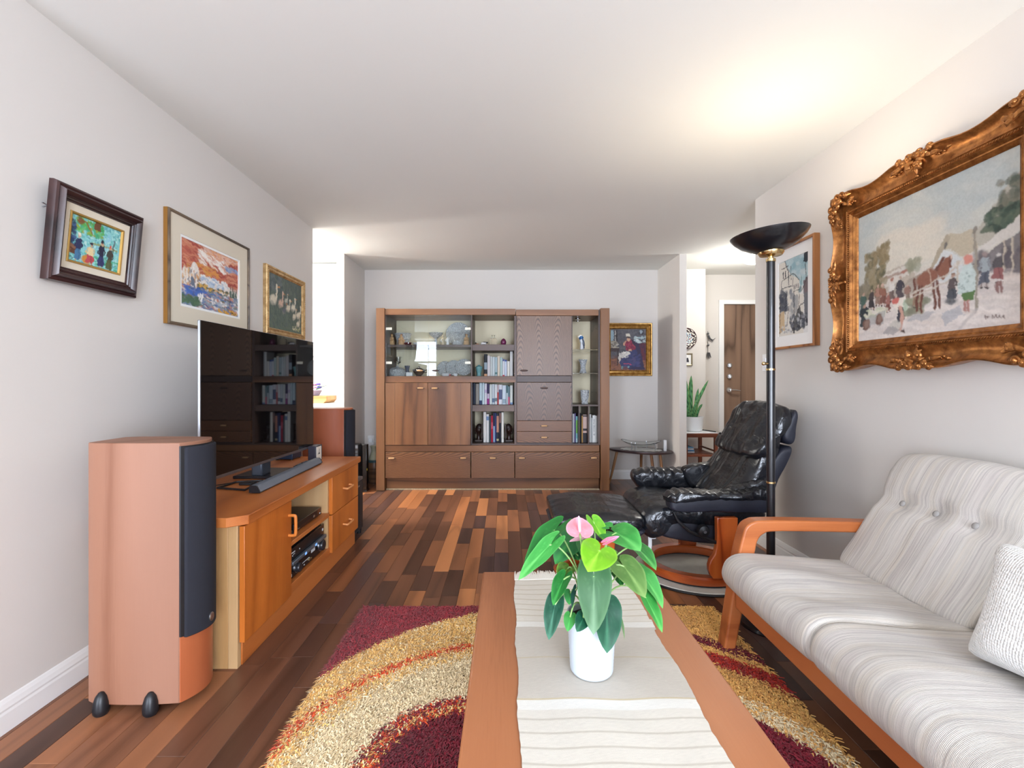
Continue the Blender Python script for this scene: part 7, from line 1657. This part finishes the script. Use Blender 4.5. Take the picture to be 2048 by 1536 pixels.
def pile_pt(u, v):
    e = min(u, 1 - u, v, 1 - v); return (RX0 + (RX1 - RX0) * u, RYn + (RYf - RYn) * v, 0.0105 + 0.010 * min(1, e * 40) + 0.002 * mnoise.noise(Vector((u * 40, v * 40, 0))))
mb = MB(); mb.grid(pile_pt, 200, 220, colfn=lambda u, v: rugcol(RX0 + (RX1 - RX0) * u, RYn + (RYf - RYn) * v, rr_))
M_yarn = vcol('rug_yarn', 0.9, spec=0.1, sheen=0.2)
mb.build('pile_bed', M_yarn, rugo, fix=False)
mb = MB(); mb.v, mb.f, mb.c = sv, sf_, sc_
mb.build('pile', M_yarn, rugo, smooth=False, fix=False, kind='stuff')

# ------------------------------------------------------------ coffee table, runner
ct = thing('coffee_table', 'long teak coffee table with a woven cream runner in the foreground', 'table', (0.215, 1.2, 0))
TZ = 0.45
mb = MB(); mb.prism([(-0.088, 0.55), (0.515, 0.55), (0.515, 1.785), (-0.080, 1.785)], 'z', TZ - 0.032, TZ); mb.build('top', M_table, ct, bevel=0.006, seg=3)
for (x, y) in ((-0.055, 0.60), (0.445, 0.60), (-0.055, 1.70), (0.445, 1.70)):
    mb = MB(); mb.tube([(x + 0.02, y + 0.02, TZ - 0.033), (x + 0.02, y + 0.02, 0.03)], [0.024, 0.017], 14); mb.build('leg', M_table, ct)
for (x0, x1, y0, y1) in ((-0.05, 0.48, 1.73, 1.75), (-0.05, 0.48, 0.59, 0.61)): B(x0, x1, y0, y1, TZ - 0.09, TZ - 0.033).build('apron', M_table, ct, bevel=0.003)
for x in (-0.055, 0.465): B(x, x + 0.02, 0.61, 1.73, TZ - 0.09, TZ - 0.033).build('apron', M_table, ct, bevel=0.003)
tr = thing('table_runner', 'cream woven table runner with thin stripes and a fringed end on the coffee table', 'table runner', (0.22, 1.2, TZ + 0.0005))
ca_, cb_, cc_ = S(220, 214, 202), S(200, 192, 180), S(228, 225, 217)
def runcol(u, v):
    y = 0.60 + v * 1.105
    if y > 1.405: c = S(200, 190, 170) if (y * 1000 % 36) < 5 else ca_
    elif y > 1.375: c = cc_
    elif y > 1.068: c = cb_ if not (1.222 < y < 1.226) else S(196, 184, 160)
    elif y > 1.062: c = S(200, 186, 156)
    elif y > 1.03: c = cc_
    else: c = S(200, 192, 178) if (y * 1000 % 40) < 5 else ca_
    k = 0.96 + 0.08 * mnoise.noise(Vector((u * 160, v * 500, 0))) ; return tuple(min(1, a * k) for a in c)
def runp(u, v):
    y = 0.60 + v * 1.105; l = 0.026 + 0.006 * v + 0.003 * math.sin(y * 23) + 0.002 * mnoise.noise(Vector((y * 40, 0, 0))); r = 0.408 + 0.014 * v + 0.004 * math.sin(y * 17 + 1) + 0.0025 * mnoise.noise(Vector((y * 40, 5, 0)))
    if 1.36 < y < 1.42: r += 0.006
    x = l + (r - l) * u
    return (x, y + 0.003 * math.sin(x * 30 + y * 9), TZ + 0.0035 + 0.0012 * mnoise.noise(Vector((x * 12, y * 12, 0))))
mb = MB(); mb.grid(runp, 50, 420, colfn=runcol); mb.build('cloth', vcol('runner_cloth', 0.95, 0.6, 700, 0.1, 0.001), tr, fix=False)
mb = MB(); rk = random.Random(6)
for k in range(170):
    u = k / 169; x, y, z = runp(u, 1.0); cl = mnoise.noise(Vector((u * 14, 0, 3))) * 0.012
    L = 0.055 + 0.025 * rk.random(); mb.tube([(x, y - 0.002, z), (x + cl * .5, y + L * .5, z + 0.002), (x + cl + rk.uniform(-.004, .004), y + L, TZ + 0.0026)], 0.0018, 5)
mb.build('fringe', plain('fringe_cotton', S(236, 232, 222), 0.95), tr, kind='stuff')

# ------------------------------------------------------------ anthurium
PX, PY = 0.206, 1.167
an = thing('potted_anthurium', 'flowering anthurium with heart-shaped leaves in a ribbed white pot on the table runner', 'plant', (PX, PY, TZ + 0.0055))
PZ = TZ + 0.0055
prof = [(0, 0), (0.046, 0), (0.0495, 0.004)] 
for k in range(30): z = 0.006 + k * 0.0042; prof.append((0.0500 + 0.0075 * z / 0.139 + (0.0004 if k % 2 else 0), z))
prof += [(0.0578, 0.136), (0.0578, 0.139), (0.0545, 0.139), (0.053, 0.12), (0, 0.118)]
MB().lathe(prof, 48, (PX, PY, PZ)).build('pot', plain('white_pot', S(192, 201, 209), 0.35), an)
MB().lathe([(0.0535, 0.122), (0.03, 0.126), (0, 0.127)], 24, (PX, PY, PZ), cap=False).build('soil', M_soil, an)
M_leaf = vcol('anthurium_leaf', 0.4, 0.2, 60, 0.3, 0.002)
M_stem = plain('anthurium_stem', S(142, 178, 104), 0.45)
def cp(cx, cy, Y): return at(1020 + cx / 4.388, 1010 + cy / 4.388, Y)
def heart(base, tip, w, nrm, c0, c1, fold=.25, droop=.25, mat=None, name='leaf', seed=0, curl=0.0):
    d = tip - base; L = d.length; d = d / L; side = d.cross(nrm).normalized(); n = side.cross(d).normalized()
    na, nr = 33, 9; vs, fs, cs = [], [], []
    rl = []
    for i in range(na):
        th = -math.pi + 2 * math.pi * i / (na - 1); a = abs(th)
        tab = [(0, 1.0), (0.12, .93), (.3, .82), (.55, .70), (.9, .60), (1.25, .54), (1.6, .52), (2.0, .51), (2.4, .50), (2.72, .46), (2.95, .30), (3.1416, .05)]
        for (a0, r0), (a1, r1) in zip(tab, tab[1:]):
            if a0 <= a <= a1: rl.append(r0 + (r1 - r0) * (a - a0) / (a1 - a0)); break
        else: rl.append(.07)
    mw = max(r * abs(math.sin(-math.pi + 2 * math.pi * i / (na - 1))) for i, r in enumerate(rl))
    for j in range(nr):
        f = j / (nr - 1)
        for i in range(na):
            th = -math.pi + 2 * math.pi * i / (na - 1); r = rl[i] * f
            x = r * math.cos(th) * L; y = r * math.sin(th) * (w / 2 / mw)
            ax, ay = x / L, y / (w / 2)
            zz = fold * abs(ay) ** 1.3 * w * .5 - droop * max(0, ax) ** 2 * L * .5 - droop * .25 * L * max(0, -ax) ** 1.5 + curl * ay * w * .3 + 0.02 * L * math.sin(ax * 9 + seed) * abs(ay)
            vs.append(base + d * x + side * y + n * (zz + droop * L * .5 * max(0, ax) ** 1.0 * 0.0))
            vein = max(0, 1 - abs(ay) / .035) * .8 + max(0, 1 - abs(((ax * 1.4 - abs(ay) * .75) * 5) % 1.0 - .5) / .09) * .28 * (f > .1) + (.5 if f > .985 else 0)
            vein = min(1, vein); nn = .5 + .5 * mnoise.noise(Vector((ax * 4 + seed, ay * 4, seed)))
            cc = tuple(a * (1 - .35 * nn) + b_ * .35 * nn for a, b_ in zip(c0, c1)); vc = tuple(min(1, c * 1.5 + .02) for c in c1)
            cs.append(tuple(a * (1 - vein * .55) + b_ * vein * .55 for a, b_ in zip(cc, vc)))
    for j in range(nr - 1):
        for i in range(na - 1): fs.append((j * na + i, j * na + i + 1, (j + 1) * na + i + 1, (j + 1) * na + i))
    mb = MB().add(vs, fs, cs); return mb.build(name, mat or M_leaf, an, fix=False, angle=180)
G1, G2 = S(20, 92, 36), S(60, 146, 62)        # mid
D1, D2 = S(10, 58, 40), S(36, 98, 66)         # dark
L1, L2 = S(94, 160, 14), S(146, 192, 56)      # lime
P1_, P2_ = S(40, 128, 50), S(96, 170, 86)    # pale
O1, O2 = S(68, 106, 48), S(118, 146, 80)      # olive
cam_dir = Vector((0, -1, 0.35))
leaves = [  # base(x, y, Y), tip(x, y, Y), width px, colours, normal, fold, droop
    ((385, 222, 1.20), (78, 540, 1.12), 215, G1, G2, (-.5, -.5, .9), .25, .5), ((348, 352, 1.15), (66, 634, 1.10), 150, P1_, P2_, (-.3, -.7, .6), .15, .25),
    ((930, 245, 1.24), (1140, 345, 1.17), 300, P1_, P2_, (.2, -.7, .8), .15, .45), ((1112, 375, 1.20), (1297, 534, 1.14), 190, G1, P2_, (.4, -.5, .9), .22, .35),
    ((1160, 608, 1.16), (1372, 872, 1.10), 205, S(60, 140, 66), P2_, (.5, -.4, .9), .28, .35), ((1192, 815, 1.12), (1357, 1106, 1.07), 175, P1_, P2_, (.6, -.6, .6), .2, .2),
    ((1000, 540, 1.15), (1195, 775, 1.08), 250, O1, O2, (.2, -.8, .7), .15, .35), ((785, 405, 1.10), (690, 568, 1.03), 290, L1, L2, (.0, -.8, .75), .12, .15),
    ((735, 632, 1.105), (738, 1140, 1.05), 270, S(48, 88, 54), S(84, 118, 78), (.0, -1, .35), .22, .14), ((850, 922, 1.10), (858, 1300, 1.05), 235, D1, D2, (.15, -1, .3), .15, .12),
    ((395, 875, 1.12), (335, 1175, 1.07), 150, D1, S(70, 120, 96), (-.35, -.9, .5), .25, .2), ((470, 655, 1.14), (372, 865, 1.09), 135, G1, G2, (-.5, -.8, .3), .35, .2),
    ((505, 560, 1.18), (430, 640, 1.15), 150, O1, L2, (-.4, -.7, .6), .3, .3), ((560, 262, 1.24), (396, 490, 1.19), 235, S(52, 112, 68), G2, (-.2, -.8, .6), .2, .4),
    ((735, 150, 1.26), (828, 308, 1.22), 150, S(78, 150, 40), L2, (.5, -.8, .3), .3, .1), ((528, 985, 1.10), (505, 1105, 1.075), 95, S(60, 130, 62), G2, (-.2, -1, .4), .2, .2),
    ((645, 990, 1.085), (590, 1108, 1.06), 118, D1, D2, (-.1, -1, .4), .12, .2), ((530, 775, 1.13), (520, 872, 1.10), 95, S(54, 120, 66), G2, (-.3, -.9, .3), .3, .1),
    ((575, 750, 1.12), (540, 900, 1.09), 60, S(26, 54, 50), D2, (-.8, -.6, .1), .4, .1), ((880, 845, 1.13), (1062, 1150, 1.09), 95, S(74, 100, 76), O2, (.8, -.3, .6), .5, .45),
    ((650, 330, 1.20), (640, 450, 1.16), 130, S(40, 96, 52), G2, (0, -.9, .4), .2, .2), ((935, 600, 1.20), (985, 705, 1.17), 120, G1, G2, (.3, -.8, .5), .25, .2),
    ((860, 190, 1.25), (800, 165, 1.27), 90, P1_, P2_, (0, -.6, .8), .2, .1), ((400, 205, 1.22), (398, 130, 1.24), 55, G1, G2, (.4, -.8, .2), .3, .0), ((365, 350, 1.19), (372, 290, 1.2), 80, O1, O2, (.2, -.8, .5), .3, .2),
    ((680, 250, 1.25), (700, 300, 1.24), 80, G1, P2_, (.2, -.8, .6), .2, .1), ((560, 420, 1.21), (600, 480, 1.19), 130, D1, G2, (.2, -.8, .6), .2, .2), ((905, 470, 1.19), (1120, 745, 1.14), 120, O1, O2, (.2, -.6, .8), .3, .2)]
soil = Vector((PX, PY, PZ + 0.126)); rk = random.Random(12)
for i, (b_, t_, w, c0, c1, nv, fo_, dr_) in enumerate(leaves):
    B_, T_2 = cp(*b_), cp(*t_); sc = (b_[2] + t_[2]) / 2 / F / 4.388
    heart(B_, T_2, w * 1.15 * sc, Vector(nv), c0, c1, fo_, dr_, seed=i * 1.7)
    s0 = soil + Vector((rk.uniform(-.02, .02), rk.uniform(-.018, .018), 0)); mid = (s0 + B_) / 2 + Vector((0, 0, 0.02 + 0.25 * abs(B_.x - PX)))
    if i in (22, 23, 24, 25): continue
    MB().tube([tuple(p) for p in spline([s0, s0 * .6 + mid * .4 + Vector((0, 0, .01)), mid, mid * .4 + B_ * .6 + Vector((0, 0, .012)), B_], 14, False)], 0.0019, 7).build('stem', M_stem, an)
M_sp1 = vcol('spathe_pink', 0.3, spec=0.5)
for (b_, t_, w, c0, c1, nv, pad) in (((612, 232, 1.13), (600, 100, 1.17), 240, S(240, 120, 132), S(250, 170, 180), (0, -.75, .66), ((612, 228, 1.125), (603, 95, 1.115))), ((640, 285, 1.16), (520, 320, 1.13), 75, S(236, 190, 206), S(226, 160, 180), (-.2, -.35, .9), None), ((640, 280, 1.17), (720, 300, 1.15), 70, S(238, 140, 150), S(240, 160, 170), (.2, -.4, .9), None), ((850, 320, 1.17), (960, 272, 1.17), 70, S(226, 100, 120), S(214, 170, 214), (0, -.4, .9), None)):
    B_, T_2 = cp(*b_), cp(*t_); sc = b_[2] / F / 4.388
    fl_ = heart(B_, T_2, w * sc, Vector(nv), c0, c1, .12, .05, M_sp1, 'flower')
    if pad:
        a, e_ = cp(*pad[0]), cp(*pad[1]); MB().tube([tuple(a + (e_ - a) * t) for t in (0, .3, .7, .95, 1)], [0.0032, 0.0036, 0.003, 0.002, 0.0004], 10).build('spadix', plain('spadix_lilac', S(226, 176, 206), 0.5), fl_)
    s0 = soil + Vector((rk.uniform(-.015, .015), rk.uniform(-.01, .01), 0)); mid = (s0 + B_) / 2
    MB().tube([tuple(p) for p in spline([s0, mid, B_], 12, False)], 0.0021, 7).build('stem', M_stem, an)
